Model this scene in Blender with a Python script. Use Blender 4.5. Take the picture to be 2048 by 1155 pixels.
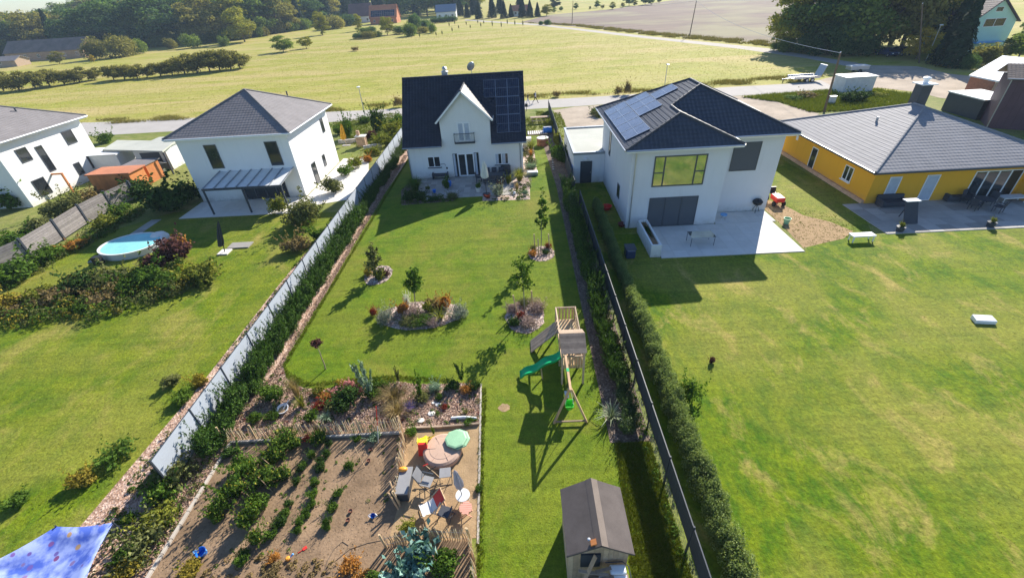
import bpy, math, random
import numpy as np
from mathutils import Vector, Matrix, Euler
R = math.radians
sc = bpy.context.scene
for o in list(bpy.data.objects): bpy.data.objects.remove(o)
COL = sc.collection
# ------------------------------------------------------------------ camera
CAM_H = 16.0; FPX = 887.0; PITCH = R(34.5); ROLL = R(-3.69); YAW = R(-1.87)
_cp, _sp = math.cos(PITCH), math.sin(PITCH)
FW = Vector((math.sin(YAW)*_cp, math.cos(YAW)*_cp, -_sp)); _rt = Vector((math.cos(YAW), -math.sin(YAW), 0)); _up = _rt.cross(FW)
RT = _rt*math.cos(ROLL)+_up*math.sin(ROLL); UP = _up*math.cos(ROLL)-_rt*math.sin(ROLL)
cd = bpy.data.cameras.new('camera'); cam = bpy.data.objects.new('camera', cd); COL.objects.link(cam)
cam.matrix_world = Matrix(((RT.x, UP.x, -FW.x, 0), (RT.y, UP.y, -FW.y, 0), (RT.z, UP.z, -FW.z, CAM_H), (0, 0, 0, 1)))
cd.sensor_fit = 'HORIZONTAL'; cd.sensor_width = 36; cd.lens = 36*FPX/2048; cd.clip_start = .1; cd.clip_end = 6000
sc.camera = cam
# ------------------------------------------------------------------ sky and sun
SUN_EL, SUN_AZ = R(31), R(29)          # azimuth measured from +Y towards +X
w = bpy.data.worlds.new('World'); sc.world = w; w.use_nodes = True
nt = w.node_tree; bg = nt.nodes['Background']; sky = nt.nodes.new('ShaderNodeTexSky')
sky.sky_type = 'NISHITA'; sky.sun_disc = False; sky.sun_elevation = SUN_EL; sky.sun_rotation = SUN_AZ
sky.air_density = 1.0; sky.dust_density = .3; sky.ozone_density = 2.5
tint = nt.nodes.new('ShaderNodeMix'); tint.data_type = 'RGBA'; tint.blend_type = 'MULTIPLY'; tint.inputs[0].default_value = 1; tint.inputs[7].default_value = (.86, .96, 1.10, 1)
nt.links.new(sky.outputs[0], tint.inputs[6]); nt.links.new(tint.outputs[2], bg.inputs[0]); bg.inputs[1].default_value = .085
sl = bpy.data.lights.new('sun', 'SUN'); sl.energy = 5.0; sl.angle = R(.5); sl.color = (1, .93, .82)
so = bpy.data.objects.new('sun', sl); COL.objects.link(so); so.location = (30, 50, 60)
sv = Vector((math.sin(SUN_AZ)*math.cos(SUN_EL), math.cos(SUN_AZ)*math.cos(SUN_EL), math.sin(SUN_EL)))
so.rotation_euler = sv.to_track_quat('Z', 'Y').to_euler()
sc.view_settings.view_transform = 'Standard'; sc.view_settings.look = 'None'
sc.view_settings.exposure = .96; sc.view_settings.gamma = 1; sc.view_settings.use_curve_mapping = False
# ------------------------------------------------------------------ measuring helpers (surveyed points of the site)
def ray(px, py): return FW+RT*((px-1024)/FPX)-UP*((py-577.5)/FPX)
def at(px, py, z=0.0):
    d = ray(px, py); t = (z-CAM_H)/d.z; return Vector((d.x*t, d.y*t, z))
def onwall(px, py, Y):
    d = ray(px, py); t = Y/d.y; return (d.x*t, CAM_H+d.z*t)
def hgt(base, top):            # height of something standing at base
    b = at(*base); return onwall(top[0], top[1], b.y)[1]
def scale_at(px, py):          # metres per photo pixel there
    p = at(px, py); return (p-Vector((0, 0, CAM_H))).dot(FW)/FPX
# ------------------------------------------------------------------ materials
def new_mat(name):
    m = bpy.data.materials.new(name); m.use_nodes = True; return m, m.node_tree, m.node_tree.nodes['Principled BSDF']
def nnode(nt, t, **kw):
    n = nt.nodes.new(t)
    for k, v in kw.items(): setattr(n, k, v)
    return n
def noise(nt, scale, detail=4, rough=.6, vec=None, dist=0):
    n = nnode(nt, 'ShaderNodeTexNoise'); n.inputs['Scale'].default_value = scale; n.inputs['Detail'].default_value = detail
    n.inputs['Roughness'].default_value = rough; n.inputs['Distortion'].default_value = dist
    if vec is not None: nt.links.new(vec, n.inputs['Vector'])
    return n.outputs['Fac']
def ramp(nt, fac, stops):
    r = nnode(nt, 'ShaderNodeValToRGB'); e = r.color_ramp.elements
    while len(e) < len(stops): e.new(.5)
    for i, (p, c) in enumerate(stops):
        e[i].position = p; e[i].color = (c, c, c, 1) if not hasattr(c, '__len__') else (*c, 1)
    nt.links.new(fac, r.inputs[0]); return r.outputs[0]
def mix(nt, fac, a, b, mode='MIX'):
    m = nnode(nt, 'ShaderNodeMix'); m.data_type = 'RGBA'; m.blend_type = mode
    for s, v in ((m.inputs[0], fac), (m.inputs[6], a), (m.inputs[7], b)):
        if isinstance(v, (int, float)): s.default_value = v
        elif isinstance(v, (tuple, list)): s.default_value = (*v[:3], 1)
        else: nt.links.new(v, s)
    return m.outputs[2]
def objvec(nt, scale=(1, 1, 1)):
    g = nnode(nt, 'ShaderNodeNewGeometry'); mp = nnode(nt, 'ShaderNodeMapping'); mp.inputs['Scale'].default_value = scale
    nt.links.new(g.outputs['Position'], mp.inputs['Vector']); return mp.outputs[0]
def bump(nt, b, fac, strength, dist):
    n = nnode(nt, 'ShaderNodeBump'); n.inputs['Strength'].default_value = strength; n.inputs['Distance'].default_value = dist
    nt.links.new(fac, n.inputs['Height']); nt.links.new(n.outputs[0], b.inputs['Normal'])
def M(name, col, rough=.7, var=.12, vs=3.0, fine=40.0, bmp=.2, bd=.01, metal=0, spec=.4, rnd=0.0):
    """plain surface with soft stains, fine grain and relief"""
    m, nt, b = new_mat(name)
    v = objvec(nt)
    n1 = noise(nt, vs, 5, .65, v); n2 = noise(nt, fine, 3, .6, v)
    c = tuple(col)
    a = mix(nt, ramp(nt, n1, [(.3, 0), (.7, 1)]), tuple(x*(1-var) for x in c), tuple(min(1, x*(1+var)) for x in c))
    a = mix(nt, .5*min(1, var*3), a, ramp(nt, n2, [(.3, .35), (.7, .65)]), 'OVERLAY')
    if rnd:
        oi = nnode(nt, 'ShaderNodeObjectInfo')
        a = mix(nt, rnd, a, ramp(nt, oi.outputs['Random'], [(0, .25), (1, .75)]), 'OVERLAY')
    nt.links.new(a, b.inputs['Base Color']); b.inputs['Roughness'].default_value = rough
    b.inputs['Metallic'].default_value = metal; b.inputs['Specular IOR Level'].default_value = spec
    if bmp: bump(nt, b, n2, bmp, bd)
    return m
def leafmat(name, c1, c2, trans=.35, rough=.75, rnd=.25, patch=0.0, c3=None):
    m, nt, b = new_mat(name)
    at_ = nnode(nt, 'ShaderNodeAttribute', attribute_name='v'); oi = nnode(nt, 'ShaderNodeObjectInfo')
    stops = [(0, c1), (1, c2)] if c3 is None else [(0, c1), (.8, c2), (1, c3)]
    a = ramp(nt, at_.outputs['Fac'], stops)
    a = mix(nt, rnd, a, ramp(nt, oi.outputs['Random'], [(0, (.3, .3, .3)), (.5, (.5, .5, .45)), (1, (.72, .66, .5))]), 'OVERLAY')
    nt.links.new(a, b.inputs['Base Color']); b.inputs['Roughness'].default_value = rough; b.inputs['Specular IOR Level'].default_value = .05
    if trans:
        t = nnode(nt, 'ShaderNodeBsdfTranslucent'); mx = nnode(nt, 'ShaderNodeMixShader'); mx.inputs[0].default_value = trans
        ta = mix(nt, 1.0, a, (1.0, 1.0, .55), 'MULTIPLY')
        nt.links.new(ta, t.inputs[0]); nt.links.new(b.outputs[0], mx.inputs[1]); nt.links.new(t.outputs[0], mx.inputs[2])
        out = [n for n in nt.nodes if n.type == 'OUTPUT_MATERIAL'][0]; nt.links.new(mx.outputs[0], out.inputs[0])
    return m
def lawnmat(name, green, light, dry, drysc=.35, drylev=(.55, .75), fine=22, streak=(1, 1, 1), bs=.6):
    m, nt, b = new_mat(name); v = objvec(nt); vs = objvec(nt, streak)
    big = noise(nt, drysc, 7, .7, vs, .5); wide = noise(nt, .13, 3, .5, v, .6); mid = noise(nt, .9, 6, .72, vs, .2); fin = noise(nt, fine, 3, .7, v); fin2 = noise(nt, 4.5, 5, .75, v)
    a = mix(nt, ramp(nt, mid, [(.38, 0), (.60, 1)]), green, light)
    a = mix(nt, ramp(nt, wide, [(.40, 0), (.62, .55)]), a, mix(nt, .5, light, dry))
    a = mix(nt, ramp(nt, big, [(drylev[0], 0), (drylev[1], 1)]), a, dry)
    a = mix(nt, .35, a, ramp(nt, noise(nt, 1.3, 3, .6, objvec(nt, (.10, 2.0, 1)), .2), [(.35, .36), (.65, .64)]), 'OVERLAY')
    a = mix(nt, .55, a, ramp(nt, fin2, [(.3, .28), (.7, .72)]), 'OVERLAY')
    a = mix(nt, .5, a, ramp(nt, fin, [(.3, .25), (.7, .75)]), 'OVERLAY')
    nt.links.new(a, b.inputs['Base Color']); b.inputs['Roughness'].default_value = .9; b.inputs['Specular IOR Level'].default_value = .15
    bump(nt, b, fin, bs, .05); return m
def specklemat(name, cols, scale, rough=.9, bs=.8, bd=.03, under=None):
    """many small chips or pebbles, each its own tone"""
    m, nt, b = new_mat(name); v = objvec(nt)
    vo = nnode(nt, 'ShaderNodeTexVoronoi'); vo.inputs['Scale'].default_value = scale; nt.links.new(v, vo.inputs['Vector'])
    sep = nnode(nt, 'ShaderNodeSeparateColor'); nt.links.new(vo.outputs['Color'], sep.inputs[0])
    n = len(cols); a = ramp(nt, sep.outputs[0], [(i/(n-1) if n > 1 else 0, c) for i, c in enumerate(cols)])
    big = noise(nt, .9, 4, .6, v)
    a = mix(nt, .5, a, ramp(nt, big, [(.3, .3), (.7, .7)]), 'OVERLAY')
    nt.links.new(a, b.inputs['Base Color']); b.inputs['Roughness'].default_value = rough; b.inputs['Specular IOR Level'].default_value = .2
    bump(nt, b, vo.outputs['Distance'], bs, bd); return m
def tintglass(name, col, rough=.06, metal=.0, spec=.9):
    m, nt, b = new_mat(name); v = objvec(nt); n = noise(nt, 1.3, 3, .5, v)
    a = mix(nt, n, tuple(x*.6 for x in col), tuple(x*1.4 for x in col))
    nt.links.new(a, b.inputs['Base Color']); b.inputs['Roughness'].default_value = rough
    b.inputs['Metallic'].default_value = metal; b.inputs['Specular IOR Level'].default_value = spec; return m

def render_mat(name, col, dirt=(.42, .38, .32)):
    m, nt, b = new_mat(name); v = objvec(nt); g = nnode(nt, 'ShaderNodeNewGeometry'); sp = nnode(nt, 'ShaderNodeSeparateXYZ'); nt.links.new(g.outputs['Position'], sp.inputs[0])
    mr = nnode(nt, 'ShaderNodeMapRange'); mr.inputs['From Min'].default_value = .05; mr.inputs['From Max'].default_value = .75; mr.inputs['To Min'].default_value = .75; mr.inputs['To Max'].default_value = 0; nt.links.new(sp.outputs[2], mr.inputs[0])
    base = mix(nt, ramp(nt, noise(nt, .5, 5, .6, v), [(.3, 0), (.7, 1)]), tuple(x*.95 for x in col), col)
    streak = noise(nt, 1.0, 5, .7, objvec(nt, (2.6, 2.6, .22))); base = mix(nt, ramp(nt, streak, [(.52, 0), (.8, .22)]), base, tuple(x*.62 for x in col))
    n = noise(nt, 2.2, 6, .75, v); mm = nnode(nt, 'ShaderNodeMath', operation='MULTIPLY'); nt.links.new(mr.outputs[0], mm.inputs[0]); nt.links.new(ramp(nt, n, [(.35, 0), (.65, 1)]), mm.inputs[1])
    a = mix(nt, mm.outputs[0], base, dirt); nt.links.new(a, b.inputs['Base Color']); b.inputs['Roughness'].default_value = .88; b.inputs['Specular IOR Level'].default_value = .2
    bump(nt, b, noise(nt, 55, 3, .6, v), .3, .004); return m
MT = {}
def defmats():
    m = MT
    m['meadow'] = lawnmat('meadow', (.195, .225, .022), (.34, .325, .055), (.43, .34, .14), .045, (.46, .66), 2.5, (.4, 2.4, 1))
    m['lawn'] = lawnmat('lawn', (.068, .138, .004), (.126, .188, .007), (.24, .205, .04), .22, (.52, .8), 16)
    m['lawn_dry'] = lawnmat('lawn_dry', (.055, .125, .003), (.145, .195, .005), (.38, .29, .09), 0.36, (.53, .75), 7, (1.5, .8, 1))
    m['lawn_left'] = lawnmat('lawn_left', (.070, .132, .004), (.145, .188, .007), (.31, .25, .07), .3, (.5, .78), 9, (1, .7, 1))
    m['verge'] = lawnmat('verge', (.10, .15, .02), (.2, .22, .05), (.27, .24, .1), .5, (.5, .75), 9)
    m['tuft'] = leafmat('grass_tuft', (.095, .145, .008), (.21, .23, .03), .3, .6, 0)
    m['tuft_dry'] = leafmat('dry_grass', (.26, .25, .04), (.40, .35, .09), .3, .7, .1)
    m['weeds'] = leafmat('verge_weeds', (.13, .14, .03), (.30, .24, .09), .3, .7, .2)
    m['soil'] = M('garden_soil', (.25, .17, .105), .95, .34, .8, 11, .6, .03, spec=.1)
    m['sand'] = M('sandy_soil', (.36, .25, .14), .95, .22, 1.5, 20, .6, .03, spec=.1)
    m['bark'] = specklemat('bark_mulch', [(.15, .085, .06), (.46, .30, .21), (.29, .17, .12), (.68, .52, .42), (.40, .25, .18)], 14)
    m['chips'] = specklemat('gravel_chips', [(.38, .26, .21), (.70, .57, .49), (.22, .14, .11), (.60, .45, .38), (.78, .68, .60)], 12)
    m['darkmulch'] = specklemat('dark_mulch', [(.07, .05, .04), (.2, .15, .11), (.11, .08, .06), (.3, .24, .19)], 15)
    m['asphalt'] = M('asphalt', (.40, .375, .345), .9, .07, .4, 30, .3, .01, spec=.2)
    m['track'] = M('sandy_track', (.42, .35, .275), .95, .2, .35, 6, .5, .04, spec=.1)
    m['farpath'] = M('concrete_lane', (.36, .325, .28), .9, .12, .5, 8, .2, .02)
    # ploughed field
    f, nt, b = new_mat('ploughed_field'); v = objvec(nt, (.12, 2.0, 1)); v2 = objvec(nt)
    a = mix(nt, ramp(nt, noise(nt, .12, 6, .65, v, .4), [(.35, 0), (.65, 1)]), (.085, .052, .036), (.17, .112, .075))
    a = mix(nt, ramp(nt, noise(nt, .02, 3, .5, v2), [(.5, 0), (.62, 1)]), a, (.19, .165, .08))
    a = mix(nt, .6, a, ramp(nt, noise(nt, 1.1, 4, .8, v), [(.3, .25), (.7, .75)]), 'OVERLAY')
    nt.links.new(a, b.inputs[0]); b.inputs['Roughness'].default_value = .95; MT['field'] = f
    m['render_white'] = render_mat('white_render', (.80, .80, .78))
    m['render_grey'] = render_mat('pale_grey_render', (.72, .72, .74))
    m['render_green'] = M('mint_render', (.50, .74, .64), .85, .05, .7, 30, .1)
    m['yellow'] = render_mat('yellow_render', (.84, .43, .035), (.45, .28, .12))
    m['tile_dark'] = M('anthracite_tile', (.030, .034, .048), .55, .25, 1.2, 25, .2, .004, spec=.35)
    m['tile_grey'] = M('grey_tile', (.20, .185, .185), .75, .15, .9, 25, .2, .004, spec=.35)
    m['tile_slate'] = M('slate_tile', (.050, .056, .072), .5, .16, .9, 25, .2, .004, spec=.45)
    m['tile_shine'] = M('glazed_grey_tile', (.27, .265, .275), .75, .10, .9, 25, .2, .004, spec=.25)
    m['tile_orange'] = M('orange_tile', (.52, .20, .10), .7, .15, .5, 5, .2)
    m['tile_brown'] = M('brown_tile', (.17, .10, .09), .7, .15, .5, 5, .2)
    m['tile_old'] = M('old_roof_tile', (.20, .155, .13), .85, .3, .25, 4, .3, .05)
    m['tile_purple'] = M('dark_purple_tile', (.085, .05, .07), .6, .15, .9, 15, .2, .01)
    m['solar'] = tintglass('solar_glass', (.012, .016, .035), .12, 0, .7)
    m['solar_lit'] = tintglass('solar_glass_sheen', (.13, .15, .21), .22, 0, .9)  # lit copy of the solar glass: pale sky reflection put into its base colour
    m['alu'] = M('aluminium', (.55, .56, .58), .4, .05, 3, 40, .05, metal=.8)
    m['alu_dark'] = M('dark_frame', (.10, .11, .13), .4, .05, 3, 40, .05, metal=.5)
    m['zinc'] = M('zinc', (.33, .36, .40), .45, .1, 3, 40, .05, metal=.7)
    m['white'] = M('white_plastic', (.82, .83, .84), .4, .03, 2, 60, .03)
    m['white_old'] = M('weathered_white', (.68, .69, .68), .6, .10, 2, 30, .1)
    m['black'] = M('black_plastic', (.02, .021, .024), .5, .15, 4, 60, .1)
    m['anth'] = M('anthracite_metal', (.045, .055, .07), .5, .12, 2, 30, .1)
    m['fence_dark'] = M('anthracite_strip', (.05, .062, .072), .6, .12, 1, 20, .1)
    m['fence_lite'] = M('light_grey_strip', (.46, .50, .56), .5, .06, 1, 20, .08)
    m['glass'] = tintglass('window_glass', (.025, .03, .035))
    m['glass_lit'] = tintglass('window_glass_mirror', (.55, .6, .6), .04, .9)
    m['curtain'] = M('curtain', (.45, .50, .58), .8, .1, 3, 20, .1)
    m['blind'] = M('closed_blind', (.085, .095, .115), .6, .05, 1, 20, .1)
    m['wood'] = M('weathered_wood', (.50, .37, .25), .8, .2, 4, 30, .3, .01, rnd=.5)
    m['wood_grey'] = M('grey_wood', (.36, .265, .19), .85, .2, 4, 30, .3, .01, rnd=.5)
    m['wood_tan'] = M('tan_pine', (.60, .42, .24), .75, .15, 4, 30, .2, .01, rnd=.4)
    m['wood_orange'] = M('orange_wood', (.55, .20, .06), .7, .12, 3, 30, .2, .01, rnd=.3)
    m['panel_grey'] = M('grey_fence_board', (.25, .225, .215), .85, .2, 4, 30, .3, .01, rnd=.4)
    m['stick'] = M('split_chestnut', (.60, .45, .27), .85, .25, 6, 40, .3, .01, rnd=.8)
    m['felt'] = M('roofing_felt', (.115, .098, .090), .95, .18, 1.6, 55, .5, .006, spec=.15)
    m['felt_lite'] = M('roofing_felt_strip', (.20, .165, .14), .95, .15, 1.6, 55, .5, .006, spec=.15)
    m['flatroof'] = M('flat_roof_membrane', (.42, .43, .38), .85, .08, .5, 12, .1)
    m['concrete'] = M('concrete', (.48, .43, .37), .9, .12, 3, 35, .3, .006)
    m['paver'] = M('terrace_slab', (.37, .35, .32), .85, .10, 1.5, 30, .2, .004, rnd=.45)
    m['paver_white'] = M('pale_slab', (.70, .67, .62), .8, .06, 1.5, 30, .15, .004, rnd=.15)
    m['brick'] = M('red_brick', (.40, .17, .10), .9, .2, 3, 30, .3, rnd=.4)
    m['brick_tan'] = M('tan_brick', (.50, .33, .22), .9, .2, 3, 30, .3, rnd=.3)
    m['stone'] = M('field_stone', (.46, .44, .41), .9, .2, 5, 30, .5, .02, rnd=.6)
    m['mortar'] = M('pale_mortar', (.5, .47, .42), .95, .1)
    m['trunk'] = M('bark', (.16, .12, .085), .95, .25, 6, 30, .6, .02)
    m['trunk_pale'] = M('pale_bark', (.32, .27, .21), .95, .25, 6, 30, .6, .02)
    m['green_pl'] = M('green_slide_plastic', (.01, .42, .15), .35, .05, 2, 20, .03)
    m['lime_pl'] = M('lime_plastic', (.06, .68, .04), .35, .05, 2, 20, .03)
    m['red'] = M('red_plastic', (.72, .04, .03), .4, .06, 2, 20, .03)
    m['yellow_pl'] = M('yellow_plastic', (.85, .68, .03), .4, .05, 2, 20, .03)
    m['orange_pl'] = M('orange_plastic', (.85, .33, .04), .4, .05, 2, 20, .03)
    m['blue_pl'] = M('blue_plastic', (.02, .17, .62), .35, .06, 2, 20, .03)
    m['skyblue'] = M('sky_blue_plastic', (.12, .38, .75), .35, .06, 2, 20, .03)
    m['sandbox'] = M('brown_sandbox_plastic', (.50, .34, .25), .6, .08, 2, 20, .1)
    m['turtle'] = M('pale_green_plastic', (.28, .50, .30), .55, .1, 2, 20, .1)
    m['grey_fab'] = M('grey_fabric', (.26, .26, .265), .8, .1, 3, 80, .2, .003)
    m['dark_fab'] = M('dark_fabric', (.06, .065, .08), .85, .1, 3, 80, .2, .003)
    m['cream_fab'] = M('cream_fabric', (.72, .70, .66), .85, .06, 3, 60, .2, .003)
    m['lilac_fab'] = M('pale_lilac_fabric', (.50, .46, .50), .85, .1, 3, 60, .2, .003)
    m['gold_fab'] = M('golden_fabric', (.75, .42, .05), .85, .08, 3, 60, .2, .003)
    m['salmon'] = M('salmon_plastic', (.66, .32, .24), .6, .08, 3, 60, .1)
    m['pool'] = M('pool_cover', (.24, .60, .62), .5, .12, 1.2, 10, .15, .02, spec=.4)
    m['skin'] = M('skin', (.55, .35, .26), .6, .05); m['denim'] = M('denim', (.09, .12, .2), .85, .1); m['cloth_w'] = M('pale_cloth', (.6, .6, .62), .85, .1); m['cloth_b'] = M('black_cloth', (.03, .03, .035), .85, .1)
    m['terracotta'] = M('dark_red_pot', (.17, .035, .03), .6, .1)
    m['car'] = M('dark_blue_paint', (.03, .05, .12), .25, .05, 1, 20, 0, spec=.8)
    m['rubber'] = M('rubber', (.02, .02, .02), .8, .1)
    # blue cloth with brown and red spots
    f, nt, b = new_mat('blue_spotted_cloth'); v = objvec(nt); vo = nnode(nt, 'ShaderNodeTexVoronoi'); vo.inputs['Scale'].default_value = 2.6; nt.links.new(v, vo.inputs[0])
    sp = ramp(nt, vo.outputs['Distance'], [(.20, 1), (.26, 0)]); sc_ = nnode(nt, 'ShaderNodeSeparateColor'); nt.links.new(vo.outputs['Color'], sc_.inputs[0])
    a = mix(nt, ramp(nt, noise(nt, 1.5, 4, .6, v), [(.4, 0), (.6, 1)]), (.06, .12, .50), (.34, .42, .76)); a = mix(nt, sp, a, ramp(nt, sc_.outputs[1], [(0, (.25, .05, .12)), (.5, (.12, .10, .4)), (1, (.45, .28, .10))]))
    nt.links.new(a, b.inputs[0]); b.inputs['Roughness'].default_value = .8; MT['spotted'] = f
    L = leafmat
    m['l_laurel'] = L('laurel_leaf', (.022, .055, .012), (.10, .19, .035), .25, .35, c3=(.22, .32, .10))
    m['l_laurel2'] = L('laurel_leaf_pale', (.03, .06, .02), (.13, .20, .07), .2, .38, c3=(.35, .42, .28))
    m['l_green'] = L('fresh_leaf', (.05, .11, .015), (.16, .26, .04))
    m['l_mid'] = L('mid_green_leaf', (.045, .105, .014), (.15, .245, .04))
    m['l_dark'] = L('dark_green_leaf', (.026, .062, .016), (.09, .16, .035), .25)
    m['l_olive'] = L('olive_leaf', (.09, .11, .035), (.25, .26, .10), .3)
    m['l_grey'] = L('silver_grey_leaf', (.16, .18, .14), (.38, .42, .34), .2)
    m['l_sage'] = L('sage_leaf', (.15, .25, .15), (.36, .46, .33), .2)
    m['l_blue'] = L('blue_cabbage_leaf', (.08, .20, .17), (.34, .52, .46), .2, .45)
    m['l_yellow'] = L('yellow_green_leaf', (.12, .16, .025), (.34, .34, .06))
    m['l_gold'] = L('golden_leaf', (.20, .18, .03), (.50, .38, .06))
    m['l_orange'] = L('orange_leaf', (.30, .12, .03), (.62, .32, .08))
    m['l_red'] = L('red_leaf', (.16, .03, .02), (.40, .09, .06))
    m['l_purple'] = L('plum_leaf', (.06, .03, .03), (.20, .09, .09))
    m['l_heather'] = L('heather_leaf', (.22, .16, .15), (.48, .36, .34), .2)
    m['l_straw'] = L('straw_leaf', (.27, .20, .09), (.54, .41, .20))
    m['l_tan'] = L('tan_leaf', (.17, .13, .06), (.36, .27, .13))
    m['l_lav'] = L('lavender_flower', (.22, .16, .45), (.42, .34, .72))
    m['l_pink'] = L('pink_flower', (.55, .18, .26), (.85, .50, .55))
    m['l_wht'] = L('white_flower', (.62, .64, .55), (.9, .9, .85), .2)
    m['l_thuja'] = L('thuja_leaf', (.14, .21, .07), (.36, .44, .18), .35)
    m['l_yuc'] = L('greygreen_blade', (.14, .19, .10), (.42, .47, .34), .2)
    m['f_dark'] = L('forest_dark', (.045, .10, .042), (.15, .24, .085), .5, .7, .5)
    m['f_mid'] = L('forest_mid', (.09, .155, .04), (.25, .33, .08), .5, .7, .5)
    m['f_olive'] = L('forest_olive', (.16, .165, .045), (.36, .33, .11), .5, .7, .4)
    m['f_yell'] = L('forest_yellow', (.22, .25, .03), (.48, .44, .06), .3, .7, .3)
    m['f_gold'] = L('autumn_gold', (.38, .28, .04), (.62, .48, .07), .3, .7, .3)
    m['f_con'] = L('conifer', (.016, .040, .022), (.045, .08, .035), .1, .7, .5)
defmats()
MT['l_tomato'] = leafmat('tomato_leaf', (.045, .10, .014), (.15, .24, .04), c3=(.50, .42, .07))
MT['l_chip'] = leafmat('loose_bark_chip', (.14, .075, .05), (.64, .46, .34), 0, .9, 0)
MT['l_pebble'] = leafmat('loose_stone_chip', (.22, .16, .13), (.66, .58, .52), 0, .9, 0)
MT['l_clod'] = leafmat('loose_soil', (.18, .12, .07), (.33, .23, .14), 0, .95, 0)
_m = bpy.data.materials.new('haze_air'); _m.use_nodes = True; _n = _m.node_tree
for _x in list(_n.nodes):
    if _x.type != 'OUTPUT_MATERIAL': _n.nodes.remove(_x)
_v = _n.nodes.new('ShaderNodeVolumePrincipled'); _v.inputs['Color'].default_value = (.62, .80, 1, 1); _v.inputs['Density'].default_value = .00026; _v.inputs['Anisotropy'].default_value = 0
_n.links.new(_v.outputs[0], [x for x in _n.nodes if x.type == 'OUTPUT_MATERIAL'][0].inputs['Volume']); MT['haze'] = _m
# ------------------------------------------------------------------ mesh and object helpers
class MB:
    """collects simple solids and links them as ONE mesh object"""
    def __init__(s): s.v = []; s.f = []
    def add(s, vs, fs):
        n = len(s.v); s.v += [tuple(v) for v in vs]; s.f += [tuple(i+n for i in f) for f in fs]; return s
    def hexa(s, p):   # p: 4 bottom, 4 top
        return s.add(p, [(3, 2, 1, 0), (4, 5, 6, 7), (0, 1, 5, 4), (1, 2, 6, 5), (2, 3, 7, 6), (3, 0, 4, 7)])
    def box(s, x0, x1, y0, y1, z0, z1): return s.hexa([(x0, y0, z0), (x1, y0, z0), (x1, y1, z0), (x0, y1, z0), (x0, y0, z1), (x1, y0, z1), (x1, y1, z1), (x0, y1, z1)])
    def bar(s, a, b, w, h=None, up=Vector((0, 0, 1))):
        a = Vector(a); b = Vector(b); h = h or w; d = (b-a).normalized()
        if abs(d.dot(up)) > .98: up = Vector((0, 1, 0))
        x = d.cross(up).normalized(); y = x.cross(d).normalized(); x *= w/2; y *= h/2
        return s.hexa([a-x-y, a+x-y, a+x+y, a-x+y, b-x-y, b+x-y, b+x+y, b-x+y])
    def tube(s, pts, r, n=6, cap=True):
        pts = [Vector(p) for p in pts]; rs = r if hasattr(r, '__len__') else [r]*len(pts); vs = []; fs = []
        for i, p in enumerate(pts):
            d = (pts[min(i+1, len(pts)-1)]-pts[max(i-1, 0)]).normalized(); u = Vector((0, 0, 1)) if abs(d.z) < .9 else Vector((1, 0, 0))
            x = d.cross(u).normalized(); y = d.cross(x)
            for k in range(n):
                a = 2*math.pi*k/n; vs.append(p+(x*math.cos(a)+y*math.sin(a))*rs[i])
        for i in range(len(pts)-1):
            for k in range(n): fs.append((i*n+k, i*n+(k+1) % n, (i+1)*n+(k+1) % n, (i+1)*n+k))
        if cap: fs.append(tuple(range(n-1, -1, -1))); fs.append(tuple((len(pts)-1)*n+k for k in range(n)))
        return s.add(vs, fs)
    def lathe(s, prof, c=(0, 0, 0), n=20, sx=1, sy=1):
        vs = []; fs = []
        for r, z in prof:
            for k in range(n): a = 2*math.pi*k/n; vs.append((c[0]+r*sx*math.cos(a), c[1]+r*sy*math.sin(a), c[2]+z))
        for i in range(len(prof)-1):
            for k in range(n): fs.append((i*n+k, i*n+(k+1) % n, (i+1)*n+(k+1) % n, (i+1)*n+k))
        fs.append(tuple(range(n-1, -1, -1))); fs.append(tuple((len(prof)-1)*n+k for k in range(n)))
        return s.add(vs, fs)
    def prism(s, poly, z0, z1):
        n = len(poly); vs = [(p[0], p[1], z0) for p in poly]+[(p[0], p[1], z1) for p in poly]
        return s.add(vs, [tuple(range(n-1, -1, -1)), tuple(range(n, 2*n))]+[(i, (i+1) % n, n+(i+1) % n, n+i) for i in range(n)])
    def sheet(s, poly, z): return s.add([(p[0], p[1], z) for p in poly], [tuple(range(len(poly)))])
    def slab3(s, poly, t):     # polygon in space thickened along its normal (downwards by t)
        P = [Vector(p) for p in poly]; nn = Vector((0, 0, 0))
        for i in range(len(P)): nn += P[i].cross(P[(i+1) % len(P)])
        nn.normalize()
        if nn.z < 0: P.reverse(); nn = -nn
        n = len(P); vs = P+[p-nn*t for p in P]
        return s.add(vs, [tuple(range(n)), tuple(range(2*n-1, n-1, -1))]+[(i, n+i, n+(i+1) % n, (i+1) % n) for i in range(n)])
    def mesh(s, name, mat=None, off=None):
        me = bpy.data.meshes.new(name); v = s.v
        if off is not None: v = [(a-off[0], b-off[1], c-off[2]) for a, b, c in v]
        me.from_pydata(v, [], s.f); me.update()
        if mat: me.materials.append(MT[mat] if isinstance(mat, str) else mat)
        return me
    def build(s, name, mat, parent=None, smooth=False, bevel=0, at_=None):
        """geometry is given in world metres; parents that are plain Empties with no turn are allowed for"""
        off = base_of(parent) if parent else at_
        me = s.mesh(name, mat, off)
        if smooth: me.polygons.foreach_set('use_smooth', [True]*len(me.polygons))
        o = bpy.data.objects.new(name, me); COL.objects.link(o)
        if parent: o.parent = parent
        elif at_ is not None: o.location = at_
        if bevel:
            b = o.modifiers.new('bevel', 'BEVEL'); b.width = bevel; b.segments = 2; b.limit_method = 'ANGLE'
        return o
def base_of(o):
    t = Vector((0, 0, 0))
    while o is not None: t += o.location; o = o.parent
    return t
LABELS = {}
def tag(o, label=None, cat=None, group=None, kind=None):
    if label: o['label'] = label
    if cat: o['category'] = cat
    if group: o['group'] = group
    if kind: o['kind'] = kind
    return o
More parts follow.
